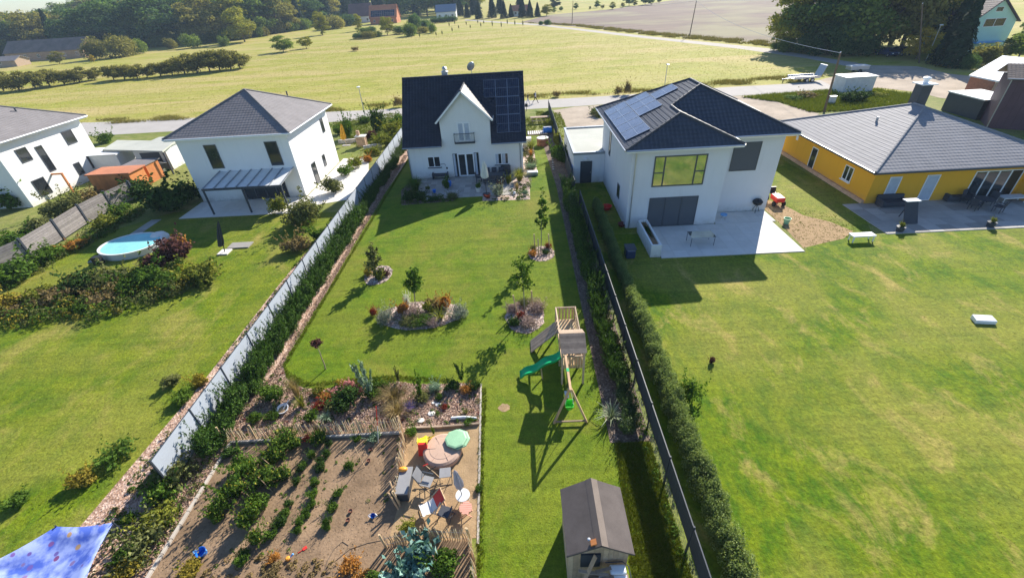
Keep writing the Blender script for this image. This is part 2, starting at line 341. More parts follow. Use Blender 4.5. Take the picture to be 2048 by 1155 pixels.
def thing(name, label, cat, loc=(0, 0, 0), group=None):
    o = bpy.data.objects.new(name, None); COL.objects.link(o); o.empty_display_size = .3; o.location = loc
    return tag(o, label, cat, group)
def copy_tree(o, parent=None, kids={}):
    c = o.copy(); COL.objects.link(c)
    if parent: c.parent = parent
    for ch in list(o.children): copy_tree(ch, c)
    return c
def struct(name, mb, mat, kind='structure'): o = mb.build(name, mat); tag(o, kind=kind); return o
def npmesh(name, V, F, mat, attr=None, smooth=False):
    me = bpy.data.meshes.new(name); nv = len(V); k = F.shape[1]; nf = len(F)
    me.vertices.add(nv); me.vertices.foreach_set('co', np.asarray(V, np.float32).ravel())
    me.loops.add(nf*k); me.loops.foreach_set('vertex_index', np.asarray(F, np.int32).ravel())
    me.polygons.add(nf); me.polygons.foreach_set('loop_start', np.arange(0, nf*k, k, dtype=np.int32)); me.polygons.foreach_set('loop_total', np.full(nf, k, np.int32))
    if attr is not None:
        a = me.attributes.new('v', 'FLOAT', 'POINT'); a.data.foreach_set('value', np.asarray(attr, np.float32))
    if mat: me.materials.append(MT[mat])
    me.update(calc_edges=True); return me
def link_mesh(name, me, parent=None, loc=(0, 0, 0), scale=1, rotz=0, mat=None):
    o = bpy.data.objects.new(name, me); COL.objects.link(o); o.location = loc
    o.scale = (scale,)*3 if isinstance(scale, (int, float)) else scale; o.rotation_euler = (0, 0, rotz)
    if parent: o.parent = parent
    if mat: o.material_slots[0].link = 'OBJECT'; o.material_slots[0].material = MT[mat]
    return o
# ------------------------------------------------------------------ leaves
def leaf_quads(rg, C, N, size, aspect=1.6, fold=.25, jit=.6):
    """C centres, N outward directions; each leaf a bent diamond"""
    n = len(C); nn = N+rg.normal(0, jit, (n, 3)); nn /= np.linalg.norm(nn, axis=1)[:, None]
    t = rg.normal(0, 1, (n, 3)); t -= (t*nn).sum(1)[:, None]*nn; t /= np.linalg.norm(t, axis=1)[:, None]; b = np.cross(nn, t)
    s = (size*rg.uniform(.6, 1.3, n))[:, None]
    V = np.stack([C-t*s*aspect/2, C+b*s/2+nn*s*fold, C+t*s*aspect/2-nn*s*.1, C-b*s/2+nn*s*fold], 1).reshape(-1, 3)
    F = np.arange(4*n).reshape(n, 4); A = np.repeat(np.clip(rg.normal(.45, .27, n), 0, 1), 4)
    return V, F, A
def rnd_dir(rg, n):
    d = rg.normal(0, 1, (n, 3)); return d/np.linalg.norm(d, axis=1)[:, None]
def crown_mesh(name, seed, mat, lobes, nleaf, size, rad=(.36, .36, .36), cz=.64, lob=(.10, .19), lean=0, aspect=1.3, squash=1, hollow=.25):
    rg = np.random.default_rng(seed); Cs = []; Ns = []
    d = rnd_dir(rg, lobes); rr = rg.uniform(.35, 1, lobes)**.6
    L = d*rr[:, None]*np.array(rad); L[:, 2] += cz; L[0] = (0, 0, cz)
    S = rg.uniform(lob[0], lob[1], lobes); wgt = S**2/np.sum(S**2)
    for i in range(lobes):
        n = max(8, int(nleaf*wgt[i])); dd = rnd_dir(rg, n); dd[:, 2] = np.where(dd[:, 2] < -.3, -dd[:, 2]*.6, dd[:, 2]); r = rg.uniform(hollow, 1, n)**.35*S[i]
        bmp = 1+.22*np.sin(dd[:, 0]*7+i)*np.cos(dd[:, 1]*6+2*i)
        c = L[i]+dd*(r*bmp)[:, None]*np.array([1, 1, .8*squash]); Cs.append(c); Ns.append(dd)
    C = np.concatenate(Cs); N = np.concatenate(Ns); C[:, 0] += lean*(C[:, 2]-.3)
    V, F, A = leaf_quads(rg, C, N, size, aspect); return npmesh(name, V, F, mat, A)
def trunk_mesh(name, seed, h=.5, r=.022, limbs=7, mat='trunk', spread=.22, top=.75, lean=0):
    rd = random.Random(seed); m = MB(); pts = [(0, 0, -.01), (r*.3, 0, h*.4), (lean*.1, r*.3, h*.8), (lean*.3, 0, top)]
    m.tube(pts, [r*1.25, r, r*.75, r*.25], 7)
    for i in range(limbs):
        z = h*(.45+.6*i/limbs); a = i*2.4+rd.random(); e = Vector((math.cos(a)*spread, math.sin(a)*spread, z+spread*rd.uniform(.6, 1.2)))
        mid = Vector((math.cos(a)*spread*.45, math.sin(a)*spread*.45, z+spread*.35)); m.tube([(0, 0, z), mid, e], [r*.5, r*.33, r*.12], 5)
    return m.mesh(name, mat)
def conifer_mesh(name, seed, mat, n=2600, width=.2, size=.03):
    rg = np.random.default_rng(seed); t = rg.uniform(0, 1, n)**.8; z = .06+.94*t; tier = .75+.25*np.abs(np.sin(z*34)); a = rg.uniform(0, 2*np.pi, n)
    rr = width*(1-t)**.85*tier*rg.uniform(.5, 1.05, n)*(1+.2*np.sin(3*a+z*9))+.004
    C = np.stack([np.cos(a)*rr, np.sin(a)*rr, z-rr*.35], 1); N = np.stack([np.cos(a)*.8, np.sin(a)*.8, np.full(n, .7)], 1)
    V, F, A = leaf_quads(rg, C, N, size, 1.7, .15, .35); return npmesh(name, V, F, mat, A)
def bush_mesh(name, seed, mat, n=500, size=.12, lobes=7, sparse=0, shoots=16):
    """unit bush: radius about 1, height about 1"""
    rg = np.random.default_rng(seed); d = rnd_dir(rg, lobes); L = d*rg.uniform(.2, .62, lobes)[:, None]; L[:, 2] = np.abs(L[:, 2])*.75+.28; L[0] = (0, 0, .45)
    Cs = []; Ns = []
    for i in range(lobes):
        k = n//lobes; s = rg.uniform(.28, .46); dd = rnd_dir(rg, k); r = rg.uniform(.3+.3*(1-sparse), 1, k)*s; c = L[i]+dd*r[:, None]*np.array([1, 1, .85]); c[:, 2] = np.maximum(c[:, 2], .02); Cs.append(c); Ns.append(dd*[1, 1, .8]+[0, 0, .35])
    for i in range(shoots):      # shoots that stick out of the mass
        a = rg.uniform(0, 6.28); e = np.array([np.cos(a)*rg.uniform(.4, 1.15), np.sin(a)*rg.uniform(.4, 1.15), rg.uniform(.5, 1.3)]); t = rg.uniform(.45, 1, max(6, n//90))[:, None]; Cs.append(e*t+rg.normal(0, .03, (len(t), 3))); Ns.append(rnd_dir(rg, len(t)))
    V, F, A = leaf_quads(rg, np.concatenate(Cs), np.concatenate(Ns), size, 1.7); return npmesh(name, V, F, mat, A)
def blade_mesh(name, seed, mat, n=160, curve=.5, width=.03, tri=True):
    """unit clump of arching blades: height 1, spread about 1"""
    rg = np.random.default_rng(seed); a = rg.uniform(0, 2*np.pi, n); L = rg.uniform(.6, 1.1, n); out = rg.uniform(.1, 1, n)*curve
    dx = np.stack([np.cos(a), np.sin(a), 0*a], 1); sd = np.stack([-np.sin(a), np.cos(a), 0*a], 1)*width; b = dx*rg.uniform(0, .15, n)[:, None]
    mid = b+dx*(out*L*.45)[:, None]; mid[:, 2] = L*.62; tip = b+dx*(out*L*1.15)[:, None]; tip[:, 2] = L*(1-.45*out)
    V = np.stack([b-sd, b+sd, mid+sd*.8, mid-sd*.8, tip+sd*.1, tip-sd*.1], 1).reshape(-1, 3); o = np.arange(n)[:, None]*6
    F = np.concatenate([o+np.array([[0, 1, 2, 3]]), o+np.array([[3, 2, 4, 5]])]); A = np.repeat(rg.uniform(0, 1, n), 6)
    return npmesh(name, V, F, mat, A)
def spire_mesh(name, seed, mat, stems=7, n=420, size=.07, spread=.4, stemmat='trunk'):
    """upright twiggy shrub: leaves along rising stems"""
    rg = np.random.default_rng(seed); Cs = []
    for i in range(stems):
        a = rg.uniform(0, 6.28); s = rg.uniform(.25, 1)*spread; h = rg.uniform(.65, 1.05) if i else 1.05; t = rg.uniform(.18, 1, n//stems)
        x = np.cos(a)*s*t**1.1; y = np.sin(a)*s*t**1.1; j = rg.normal(0, .05, (len(t), 3))*(1.25-t)[:, None]; Cs.append(np.stack([x, y, t*h], 1)+j)
    C = np.concatenate(Cs); V, F, A = leaf_quads(rg, C, rnd_dir(rg, len(C))+[0, 0, .4], size, 1.9); return npmesh(name, V, F, mat, A)
def in_poly(P, poly):
    x, y = P[:, 0], P[:, 1]; ins = np.zeros(len(P), bool); j = len(poly)-1
    for i in range(len(poly)):
        xi, yi = poly[i][:2]; xj, yj = poly[j][:2]
        c = ((yi > y) != (yj > y)) & (x < (xj-xi)*(y-yi)/((yj-yi) or 1e-9)+xi); ins ^= c; j = i
    return ins
def scatter_pts(rg, poly, n):
    P = np.array([p[:2] for p in poly]); lo, hi = P.min(0), P.max(0); out = []
    tot = 0
    while tot < n:
        q = rg.uniform(lo, hi, (n*2, 2)); q = q[in_poly(q, poly)]; out.append(q); tot += len(q)
        if len(q) == 0: break
    return np.concatenate(out)[:n]
def tufts(name, polys, n, h, mat, seed=1, blades=3, wid=.012, holes=(), clump=0, z=0):
    rg = np.random.default_rng(seed); areas = []
    for p in polys:
        a = 0
        for i in range(len(p)): a += p[i][0]*p[(i+1) % len(p)][1]-p[(i+1) % len(p)][0]*p[i][1]
        areas.append(abs(a)/2)
    P = np.concatenate([scatter_pts(rg, p, max(10, int(n*a/sum(areas)))) for p, a in zip(polys, areas)])
    if clump: P = P+rg.normal(0, .02, P.shape); keep = (np.sin(P[:, 0]*.7+2*np.sin(P[:, 1]*.31))+np.cos(P[:, 1]*.9+1.7*np.sin(P[:, 0]*.23))+rg.normal(0, .5, len(P))) > clump; P = P[keep]
    for hp in holes: P = P[~in_poly(P, hp)]
    P = np.repeat(P, blades, 0); m = len(P); P3 = np.concatenate([P+rg.normal(0, wid*2, (m, 2)), np.full((m, 1), z)], 1)
    a = rg.uniform(0, 6.283, m); hh = h*rg.uniform(.4, 1.3, m); sd = np.stack([np.cos(a), np.sin(a), 0*a], 1)*wid
    ln = np.stack([rg.normal(0, .45, m)*hh, rg.normal(0, .45, m)*hh, hh], 1)
    V = np.stack([P3-sd, P3+sd, P3+ln], 1).reshape(-1, 3); F = np.arange(3*m).reshape(m, 3)
    me = npmesh(name, V, F, mat, np.repeat(rg.uniform(0, 1, m), 3)); o = link_mesh(name, me); tag(o, kind='stuff'); return o
def chips(name, polys, n, size, mat, seed, z=.004, holes=()):
    """loose bark or stone chips lying about"""
    rg = np.random.default_rng(seed); areas = [abs(sum(p[i][0]*p[(i+1) % len(p)][1]-p[(i+1) % len(p)][0]*p[i][1] for i in range(len(p))))/2 for p in polys]
    P = np.concatenate([scatter_pts(rg, p, max(5, int(n*a/sum(areas)))) for p, a in zip(polys, areas)])
    for hp in holes: P = P[~in_poly(P, hp)]
    C = np.concatenate([P, np.full((len(P), 1), z+size*.25)], 1); V, F, A = leaf_quads(rg, C, np.tile([0, 0, 1.], (len(P), 1)), size, 1.7, .1, .5)
    V[:, 2] = np.maximum(V[:, 2], z); me = npmesh(name, V, F, mat, A); o = link_mesh(name, me); tag(o, kind='stuff'); return o
# ------------------------------------------------------------------ tiled roofs
def tiles(mb, O, U, V_, poly, cw=.30, ch=.34, amp=.016, lift=.026):
    """rows of pan tiles over a convex polygon poly [(u,v)] on the plane O + u*U + v*V"""
    O = Vector(O); U = Vector(U).normalized(); V_ = Vector(V_).normalized(); N = U.cross(V_).normalized()
    if N.z < 0: N = -N
    vs = [p[1] for p in poly]; v0, v1 = min(vs), max(vs); rows = max(1, round((v1-v0)/ch)); ch = (v1-v0)/rows
    def rng(v):
        xs = []
        for i in range(len(poly)):
            (a, b), (c, d) = poly[i], poly[(i+1) % len(poly)]
            if min(b, d)-1e-6 <= v <= max(b, d)+1e-6:
                xs += [a, c] if abs(d-b) < 1e-6 else [a+(c-a)*(v-b)/(d-b)]
        return (min(xs), max(xs)) if xs else None
    for r in range(rows):
        va, vb = v0+r*ch, v0+(r+1)*ch; ra, rb = rng(va+1e-5), rng(vb-1e-5)
        if not ra or not rb: continue
        lo, hi = min(ra[0], rb[0]), max(ra[1], rb[1]); k0, k1 = math.floor(lo/cw), math.ceil(hi/cw); cols = []
        for k in range(k0, k1+1):
            for f, hgt_ in ((0, 0), (.35, 0), (.55, amp), (.85, amp)): cols.append(((k+f)*cw, hgt_))
        pts = []; last = None
        for x, hh in cols:
            a = min(max(x, ra[0]), ra[1]); b = min(max(x, rb[0]), rb[1])
            if last and abs(a-last[0]) < 1e-5 and abs(b-last[1]) < 1e-5: continue
            pts.append((a, b, hh)); last = (a, b)
        n = len(pts); vv = []
        for a, b, hh in pts:
            vv += [O+U*a+V_*va+N*(hh+.002), O+U*a+V_*va+N*(hh+lift), O+U*b+V_*vb+N*(hh+.004)]
        fs = []
        for i in range(n-1):
            p = 3*i; q = p+3; fs += [(p, q, q+1, p+1), (p+1, q+1, q+2, p+2)]
        mb.add(vv, fs)
def roof_plane(parent, pts, eave, mat, name='roof_slope', thick=.14, cw=.3, ch=.34, amp=.018):
    """pts: polygon in world space, eave: (a,b) the two points giving the eave direction"""
    a, b = Vector(eave[0]), Vector(eave[1]); U = (b-a).normalized(); P = [Vector(p) for p in pts]
    nn = Vector((0, 0, 0))
    for i in range(len(P)): nn += P[i].cross(P[(i+1) % len(P)])
    nn.normalize(); nn = -nn if nn.z < 0 else nn; V_ = nn.cross(U).normalized(); V_ = -V_ if V_.z < 0 else V_
    s = MB(); s.slab3([p-nn*.012 for p in P], thick); o = s.build(name, mat, parent)
    t = MB(); tiles(t, a, U, V_, [((p-a).dot(U), (p-a).dot(V_)) for p in P], cw, ch, amp, .026 if amp < .03 and amp > .01 else (.016 if amp < .01 else .05))
    q = t.build('roof_tiles', mat, o); q['kind'] = 'stuff'; return o
def ridge(parent, a, b, mat, r=.11, n=None):
    a, b = Vector(a), Vector(b); L = (b-a).length; k = n or max(2, int(L/.42)); m = MB(); d = (b-a)/k
    for i in range(k):
        p = a+d*i; m.tube([p, p+d*1.04], [r, r*.86], 7)
    return m.build('ridge_caps', mat, parent)
def glazing(parent, x0, x1, z0, z1, Y, n=2, frame='white', glass='glass', fw=.07, sill=None, depth=.03, name='window', face=-1, axis='x', curtain=False):
    """framed window lying in plane y=Y (or x=Y when axis='y'), facing towards face"""
    def bx(m, a0, a1, d0, d1, c0, c1):
        d0, d1 = sorted((Y+face*d0, Y+face*d1))
        return m.box(a0, a1, d0, d1, c0, c1) if axis == 'x' else m.box(d0, d1, a0, a1, c0, c1)
    f = MB(); bx(f, x0, x1, .002, depth+.02, z1-fw, z1); bx(f, x0, x1, .002, depth+.02, z0, z0+fw)
    wd = (x1-x0)/n
    for i in range(n+1):
        c = x0+i*wd; a, b = (c, c+fw) if i == 0 else ((c-fw, c) if i == n else (c-fw*.7, c+fw*.7)); bx(f, a, b, .002, depth+.02, z0+fw, z1-fw)
    fo = f.build(name, frame, parent, bevel=.006)
    for i in range(n):
        g = MB(); bx(g, x0+i*wd+fw*.72, x0+(i+1)*wd-fw*.72, .004, depth-.004, z0+fw+.002, z1-fw-.002); g.build('pane', glass, fo)
        if curtain:
            c = MB(); bx(c, x0+i*wd+fw, x0+(i+.55)*wd, depth-.003, depth+.001, z0+fw+.01, z1-fw-.01); c.build('curtain', 'curtain', fo)
    if sill: s = MB(); bx(s, x0-.06, x1+.06, .003, .16, z0-.06, z0-.005); s.build('sill', sill, fo)
    return fo
# ================================================================== GROUND
def pp(*pts): return [at(x, y) for x, y in pts]
def onside(px, py, X): d = ray(px, py); t = X/d.x; return (d.y*t, CAM_H+d.z*t)
def onplane(px, py, P0, N): d = ray(px, py); P0 = Vector(P0); t = (P0-Vector((0, 0, CAM_H))).dot(N)/d.dot(N); return Vector((0, 0, CAM_H))+d*t
struct('meadow', MB().sheet([(-3000, -60), (3000, -60), (3000, 4000), (-3000, 4000)], 0), 'meadow')
road_far = [(-400, 252), (185, 245), (700, 222), (804, 217), (1077, 200), (1185, 194), (1289, 187), (1447, 175), (1575, 168), (1651, 159), (1700, 150)]
road_near = [(1740, 174), (1676, 178), (1537, 188), (1471, 192), (1220, 208), (1150, 213), (1064, 218), (804, 234), (700, 242), (185, 272), (-400, 300)]
struct('road', MB().sheet(pp(*road_far, *road_near), .012), 'asphalt')
struct('sandy_track', MB().sheet(pp((1640, 160), (1651, 157), (1733, 139), (1745, 131), (1835, 133), (1900, 148), (1990, 158), (2080, 175), (2080, 215), (1960, 205), (1880, 196), (1830, 184), (1760, 176), (1700, 177), (1676, 178)), .016), 'track')
struct('farm_lane', MB().sheet(pp((930, 39), (982, 42.5), (1084, 49), (1221, 64.5), (1337, 77), (1537, 97), (1651, 116), (1745, 131), (1733, 140), (1613, 117), (1480, 98), (1337, 82), (1221, 69), (1084, 52), (982, 45), (930, 41.5)), .010), 'farpath')
struct('ploughed_field', MB().sheet(pp((1040, 45), (1146, 53), (1337, 72), (1537, 88), (1680, 90), (1700, -25), (1500, -18), (1337, 2), (1221, 19), (1098, 30)), .006), 'field')
struct('verge', MB().sheet([at(-400, 300), at(185, 272), at(700, 242), at(1064, 218), at(1220, 208), at(1537, 188), at(1676, 178), at(1830, 184), at(2080, 210), Vector((75, 50, 0)), Vector((75, -5, 0)), Vector((-75, -5, 0)), Vector((-75, 60, 0))], .004), 'verge')
for nm, poly in (('driveway', [(1105, 221), (1150, 214), (1222, 209), (1185, 222), (1192, 236), (1240, 244), (1240, 262), (1135, 262), (1128, 240)]),
                 ('driveway', [(1450, 194), (1540, 189), (1545, 200), (1570, 210), (1640, 228), (1600, 245), (1500, 232), (1440, 212)])):
    struct(nm, MB().sheet(pp(*poly), .018), 'track')
XL, XR = -14.6, 5.0      # the two boundary fences of the long garden
lawn_edge = pp((815, 318), (809, 330), (752, 412), (700, 500), (650, 590), (597, 665), (566, 728), (573, 757), (607, 776), (650, 778), (690, 768), (725, 770), (760, 772), (795, 762), (830, 768), (880, 768), (910, 765), (963, 768), (959, 880), (956, 1000), (953, 1200))
LAWN = [p for p in lawn_edge]+[Vector((-2.2, 3, 0)), Vector((4.9, 3, 0)), Vector((4.9, 11.8, 0)), Vector((3.5, 11.8, 0)), Vector((3.5, 40, 0)), Vector((3.0, 58, 0)), Vector((1.2, 58, 0)), Vector((1.0, 55, 0)), Vector((-12, 55, 0))]
struct('lawn', MB().sheet(LAWN, .010), 'lawn')
BED = pp((566, 728), (573, 757), (607, 776), (650, 778), (690, 768), (725, 770), (760, 772), (795, 762), (830, 768), (880, 768), (910, 765), (963, 768), (958, 848), (815, 858), (806, 866), (450, 888), (395, 888), (490, 800))
struct('mulch_strip', MB().sheet([(XL, 11.5), *[tuple(p[:2]) for p in pp((450, 888), (806, 866), (815, 858), (958, 849), (964, 760))], (-12.3, 17.2), (-12.5, 30), (-12.3, 62), (XL, 62)], .007), 'bark')
struct('mulch_strip', MB().sheet([(3.3, 11.6), (XR, 11.6), (XR, 58), (2.9, 58), (3.5, 40)], .014), 'darkmulch')
struct('mulch_strip', MB().sheet([(XL, 2), (-12.9, 2), *[tuple(p[:2]) for p in pp((285, 1175), (462, 887))], (XL, 11.5)], .0085), 'bark')
struct('soil', MB().sheet([*[tuple(p[:2]) for p in pp((462, 888), (806, 868))], tuple(at(958, 852)[:2]), (-2.2, 3), (-13.5, 2), tuple(at(285, 1175)[:2])], .0095), 'soil')
SANDP = pp((812, 862), (958, 851), (955, 1075), (775, 1088), (797, 1010), (808, 940))
struct('sandy_ground', MB().sheet(SANDP, .0135), 'sand')
# neighbours' ground
struct('neighbour_lawn', MB().sheet([(-15.4, 2), (-15.4, 36.5), (-21, 37.2), (-32.5, 38.5), (-38, 33), (-38, 2)], .0085), 'lawn_left')
struct('neighbour_lawn', MB().sheet([(5.3, 2), (5.3, 30), (9.2, 29.8), (9.2, 26.1), (19.1, 26), (20.5, 28), (25.8, 27.9), (48, 27.9), (48, 2)], .0085), 'lawn_dry')
struct('neighbour_lawn', MB().sheet([(5.2, 30), (9.0, 30), (8, 40.3), (5.2, 40.3)], .0095), 'lawn_left')
struct('bare_ground', MB().sheet([(19.3, 26.6), (19.55, 30), (19.6, 33), (20.4, 35), (21.4, 33.6), (21.9, 31.5), (23.2, 30.2), (23.9, 28.6), (22.6, 27.6), (21.2, 27.2)], .0105), 'sand')
struct('neighbour_lawn', MB().sheet([(19.6, 33.5), (19.8, 44), (26.4, 46), (27.3, 33.5), (25, 28.3), (22, 26.9), (20.5, 26.7), (19.5, 26.6)], .0095), 'lawn_left')
struct('bed_soil', MB().sheet([(-17.8, 2), (-17.2, 8), (-16.7, 16), (-16.6, 25), (-16.2, 36), (-14.9, 36), (-14.7, 2)], .0125), 'bark')
struct('forecourt', MB().sheet([(-20.6, 38), (-15.9, 39.5), (-16.0, 46), (-17.6, 52), (-20.6, 52)], .012), 'paver_white')
# terrace of the main house with single slabs
def slab_field(name, x0, x1, y0, y1, sx, sy, mat, z=.05, gap=.012, base='mortar', skip=None, seed=3):
    b = MB().box(x0-.01, x1+.01, y0-.01, y1+.01, .0, z-.012); s = struct(name, b, base); rd = random.Random(seed)
    nx, ny = round((x1-x0)/sx), round((y1-y0)/sy); dx, dy = (x1-x0)/nx, (y1-y0)/ny; me = None
    for i in range(nx):
        for j in range(ny):
            if skip and skip(i, j): continue
            if me is None: me = MB().box(-dx/2+gap/2, dx/2-gap/2, -dy/2+gap/2, dy/2-gap/2, -.03, 0).mesh('paving_slab', mat)
            o = link_mesh('paving_slab', me, s, (x0+dx*(i+.5), y0+dy*(j+.5), z+rd.uniform(-.002, .004)))
    return s
slab_field('terrace', -9.9, -.6, 38.5, 43.88, .6, .6, 'paver')
slab_field('neighbour_terrace', 9.5, 19.1, 26.1, 30.7, .96, .92, 'paver_white', seed=4)
slab_field('neighbour_terrace', 14.9, 19.4, 30.72, 32.6, .9, .94, 'paver_white', seed=5)
slab_field('neighbour_terrace', 25.8, 47, 27.9, 33.0, 1.0, 1.0, 'paver', seed=6)
slab_field('neighbour_terrace', -31.0, -20.0, 36.9, 40.6, 1.0, .92, 'paver_white', seed=7)
slab_field('garden_path', -33.6, -32.7, 29.5, 37.0, .45, .5, 'paver', z=.03, seed=8)
# concrete edging between vegetable plot and hedge strip
e = thing('garden_edging', 'pale concrete edging stones in a slanting line left of the vegetable plot', 'edging', (-12.3, 10, 0))
p0, p1 = at(462, 887), at(285, 1175)
n = 11
for i in range(n):
    a = p0.lerp(p1, i/n); b = p0.lerp(p1, (i+.97)/n); MB().bar(a+Vector((0, 0, .03)), b+Vector((0, 0, .03)), .11, .16).build('edging_stone', 'concrete', e, bevel=.01)
e = thing('timber_edging', 'pale timber edging at the foot of the paling fence above the vegetable plot', 'edging', tuple(at(460, 887)))
for a, b in (((462, 886), (545, 881)), ((546, 881), (630, 876)), ((631, 876), (715, 871)), ((716, 871), (800, 866))): MB().bar(at(*a)+Vector((0, 0, .06)), at(*b)+Vector((0, 0, .06)), .09, .14).build('board', 'concrete', e)
e = thing('timber_edging', 'weathered timber board edging between chip bed and sandy play area', 'edging', (-4, 14, 0))
for a, b in (((815, 858), (885, 855)), ((886, 855), (958, 849))): MB().bar(at(*a)+Vector((0, 0, .06)), at(*b)+Vector((0, 0, .06)), .09, .15).build('board', 'wood_grey', e)
e = thing('lawn_edging', 'narrow line of edging stones between sandy play area and lawn', 'edging', (-2.4, 12, 0))
for i in range(20): MB().box(at(963-.3*i, 768+16*i).x-.05, at(963-.3*i, 768+16*i).x+.03, at(963-.3*i, 768+16*(i+.95)).y, at(963-.3*i, 768+16*i).y, -.02, .045).build('edging_stone', 'concrete', e)

# ================================================================== HOUSES
# ---- main white house
YF = 43.9; EZ = 3.35; EY = 43.35; RY, RZ = 48.4, 8.72; WX0, WX1 = -10.85, .5; OX0, OX1 = -11.2, .9
DX0, DX1, DXC, DEZ, DRZ = -7.35, -2.55, -4.98, 5.75, 8.12
sl_ = (RZ-EZ)/(RY-EY)
def my(z): return EY+(z-EZ)/sl_
ha = thing('house', 'white house with black gable roof, steep front dormer and dark solar panels', 'house', (-5, 48, 0))
fr = [(WX0, 0), (WX1, 0), (WX1, EZ+.25), (DX1, EZ+.25), (DX1, DEZ-.02), (DXC, DRZ-.12), (DX0, DEZ-.02), (DX0, EZ+.25), (WX0, EZ+.25)]
m = MB(); nfr = len(fr); m.add([(x, YF, z) for x, z in fr]+[(x, YF+.3, z) for x, z in fr], [tuple(range(nfr)), tuple(range(2*nfr-1, nfr-1, -1))]+[(i, nfr+i, nfr+(i+1) % nfr, (i+1) % nfr) for i in range(nfr)])
m.box(DX0, DX0+.25, YF+.3, 47.6, EZ, DEZ-.05); m.box(DX1-.25, DX1, YF+.3, 47.6, EZ, DEZ-.05)
for x in (WX0, WX1-.3):
    pg = [(YF+.302, 0), (53.0, 0), (53.0, EZ), (RY, RZ-.25), (YF+.302, EZ+.3)]
    m.add([(x, y, z) for y, z in pg]+[(x+.3, y, z) for y, z in pg], [(4, 3, 2, 1, 0), (5, 6, 7, 8, 9)]+[(i, (i+1) % 5, 5+(i+1) % 5, 5+i) for i in range(5)])
m.box(WX0+.3, WX1-.3, 52.7, 53.0, 0, EZ); m.build('wall', 'render_white', ha)
T = 'tile_dark'
roof_plane(ha, [(OX0, EY, EZ), (DX0-.02, EY, EZ), (DX0-.02, RY, RZ), (OX0, RY, RZ)], [(OX0, EY, EZ), (0, EY, EZ)], T, amp=.031)
roof_plane(ha, [(DX1+.02, EY, EZ), (OX1, EY, EZ), (OX1, RY, RZ), (DX1+.02, RY, RZ)], [(OX0, EY, EZ), (0, EY, EZ)], T, amp=.031)
roof_plane(ha, [(DX0-.02, my(DEZ), DEZ), (DXC, my(DRZ), DRZ), (DXC, RY, RZ), (DX0-.02, RY, RZ)], [(OX0, my(DEZ), DEZ), (0, my(DEZ), DEZ)], T, amp=.031)
roof_plane(ha, [(DXC, my(DRZ), DRZ), (DX1+.02, my(DEZ), DEZ), (DX1+.02, RY, RZ), (DXC, RY, RZ)], [(OX0, my(DEZ), DEZ), (0, my(DEZ), DEZ)], T, amp=.031)
roof_plane(ha, [(OX0, 53.45, EZ), (OX1, 53.45, EZ), (OX1, RY, RZ), (OX0, RY, RZ)], [(OX1, 53.45, EZ), (OX0, 53.45, EZ)], T)
ds = (DRZ-DEZ)/(DXC-DX0)
zl = DEZ-.28*ds+.06
roof_plane(ha, [(DX0-.3, YF-.42, zl), (DX0-.3, my(zl)+.1, zl), (DXC, my(DRZ), DRZ+.06), (DXC, YF-.42, DRZ+.06)], [(DX0-.3, 43, zl), (DX0-.3, 48, zl)], T, name='dormer_slope')
roof_plane(ha, [(DX1+.3, YF-.42, zl), (DX1+.3, my(zl)+.1, zl), (DXC, my(DRZ), DRZ+.06), (DXC, YF-.42, DRZ+.06)], [(DX1+.3, 43, zl), (DX1+.3, 48, zl)], T, name='dormer_slope')
ridge(ha, (DXC, YF-.44, DRZ+.08), (DXC, my(DRZ), DRZ+.08), T, .08); ridge(ha, (OX0, RY, RZ+.03), (OX1, RY, RZ+.03), T)
for xs in (DX0-.3, DX1+.3):
    MB().bar((xs, YF-.44, zl-.07), (DXC, YF-.44, DRZ-.01), .04, .16).build('bargeboard', 'white', ha)
    MB().tube([(xs, YF-.45, zl-.05), (xs, my(zl)-.1, zl-.05)], .06, 8).build('gutter', 'white', ha)
for a, b in ((OX0, DX0-.05), (DX1+.05, OX1)): MB().tube([(a, EY-.06, EZ-.04), (b, EY-.06, EZ-.04)], .065, 8).build('gutter', 'zinc', ha)
MB().tube([(WX0+.05, EY-.05, EZ-.08), (WX0-.02, YF-.1, EZ-.55), (WX0-.02, YF-.09, .02)], .05, 8).build('downpipe', 'zinc', ha)
MB().tube([(WX1-.3, EY-.05, EZ-.08), (WX1-.25, YF-.1, EZ-.5), (WX1-.25, YF-.09, .02)], .05, 8).build('downpipe', 'zinc', ha)
for xs in (OX0+.02, OX1-.02): MB().bar((xs, EY, EZ-.08), (xs, RY, RZ-.08), .04, .2).build('bargeboard', 'anth', ha)
def wpx(x0, y0, x1, y1, Y): a = onwall(x0, y0, Y); b = onwall(x1, y1, Y); return min(a[0], b[0]), max(a[0], b[0]), min(a[1], b[1]), max(a[1], b[1])
a = wpx(854, 313.5, 882.6, 333.5, YF); glazing(ha, *a, YF, 2, sill='anth', curtain=False)
a = wpx(989, 306.5, 1017.7, 327.5, YF); glazing(ha, *a, YF, 2, sill='anth', curtain=True)
dx0, dx1 = onwall(911, 350, YF)[0], onwall(960, 350, YF)[0]
fo = glazing(ha, dx0+.42, dx1-.42, .06, 2.4, YF, 2, fw=.12, name='terrace_door', curtain=False)
for a, b in ((dx0-.05, dx0+.41), (dx1-.41, dx1+.05)):
    fo = glazing(ha, a, b, .06, 2.4, YF, 1, frame='alu_dark', glass='glass', fw=.04, name='side_window', curtain=True)
a = wpx(912.5, 243.5, 943.6, 289, YF); glazing(ha, a[0], a[1], 3.55, 5.35, YF, 2, fw=.12, glass='curtain', name='balcony_door')
bx0, bx1 = onwall(909.5, 280, YF)[0], onwall(950, 280, YF)[0]
bal = MB().box(bx0, bx1, YF-.34, YF-.01, 3.40, 3.46).build('balcony', 'anth', ha)
m = MB()
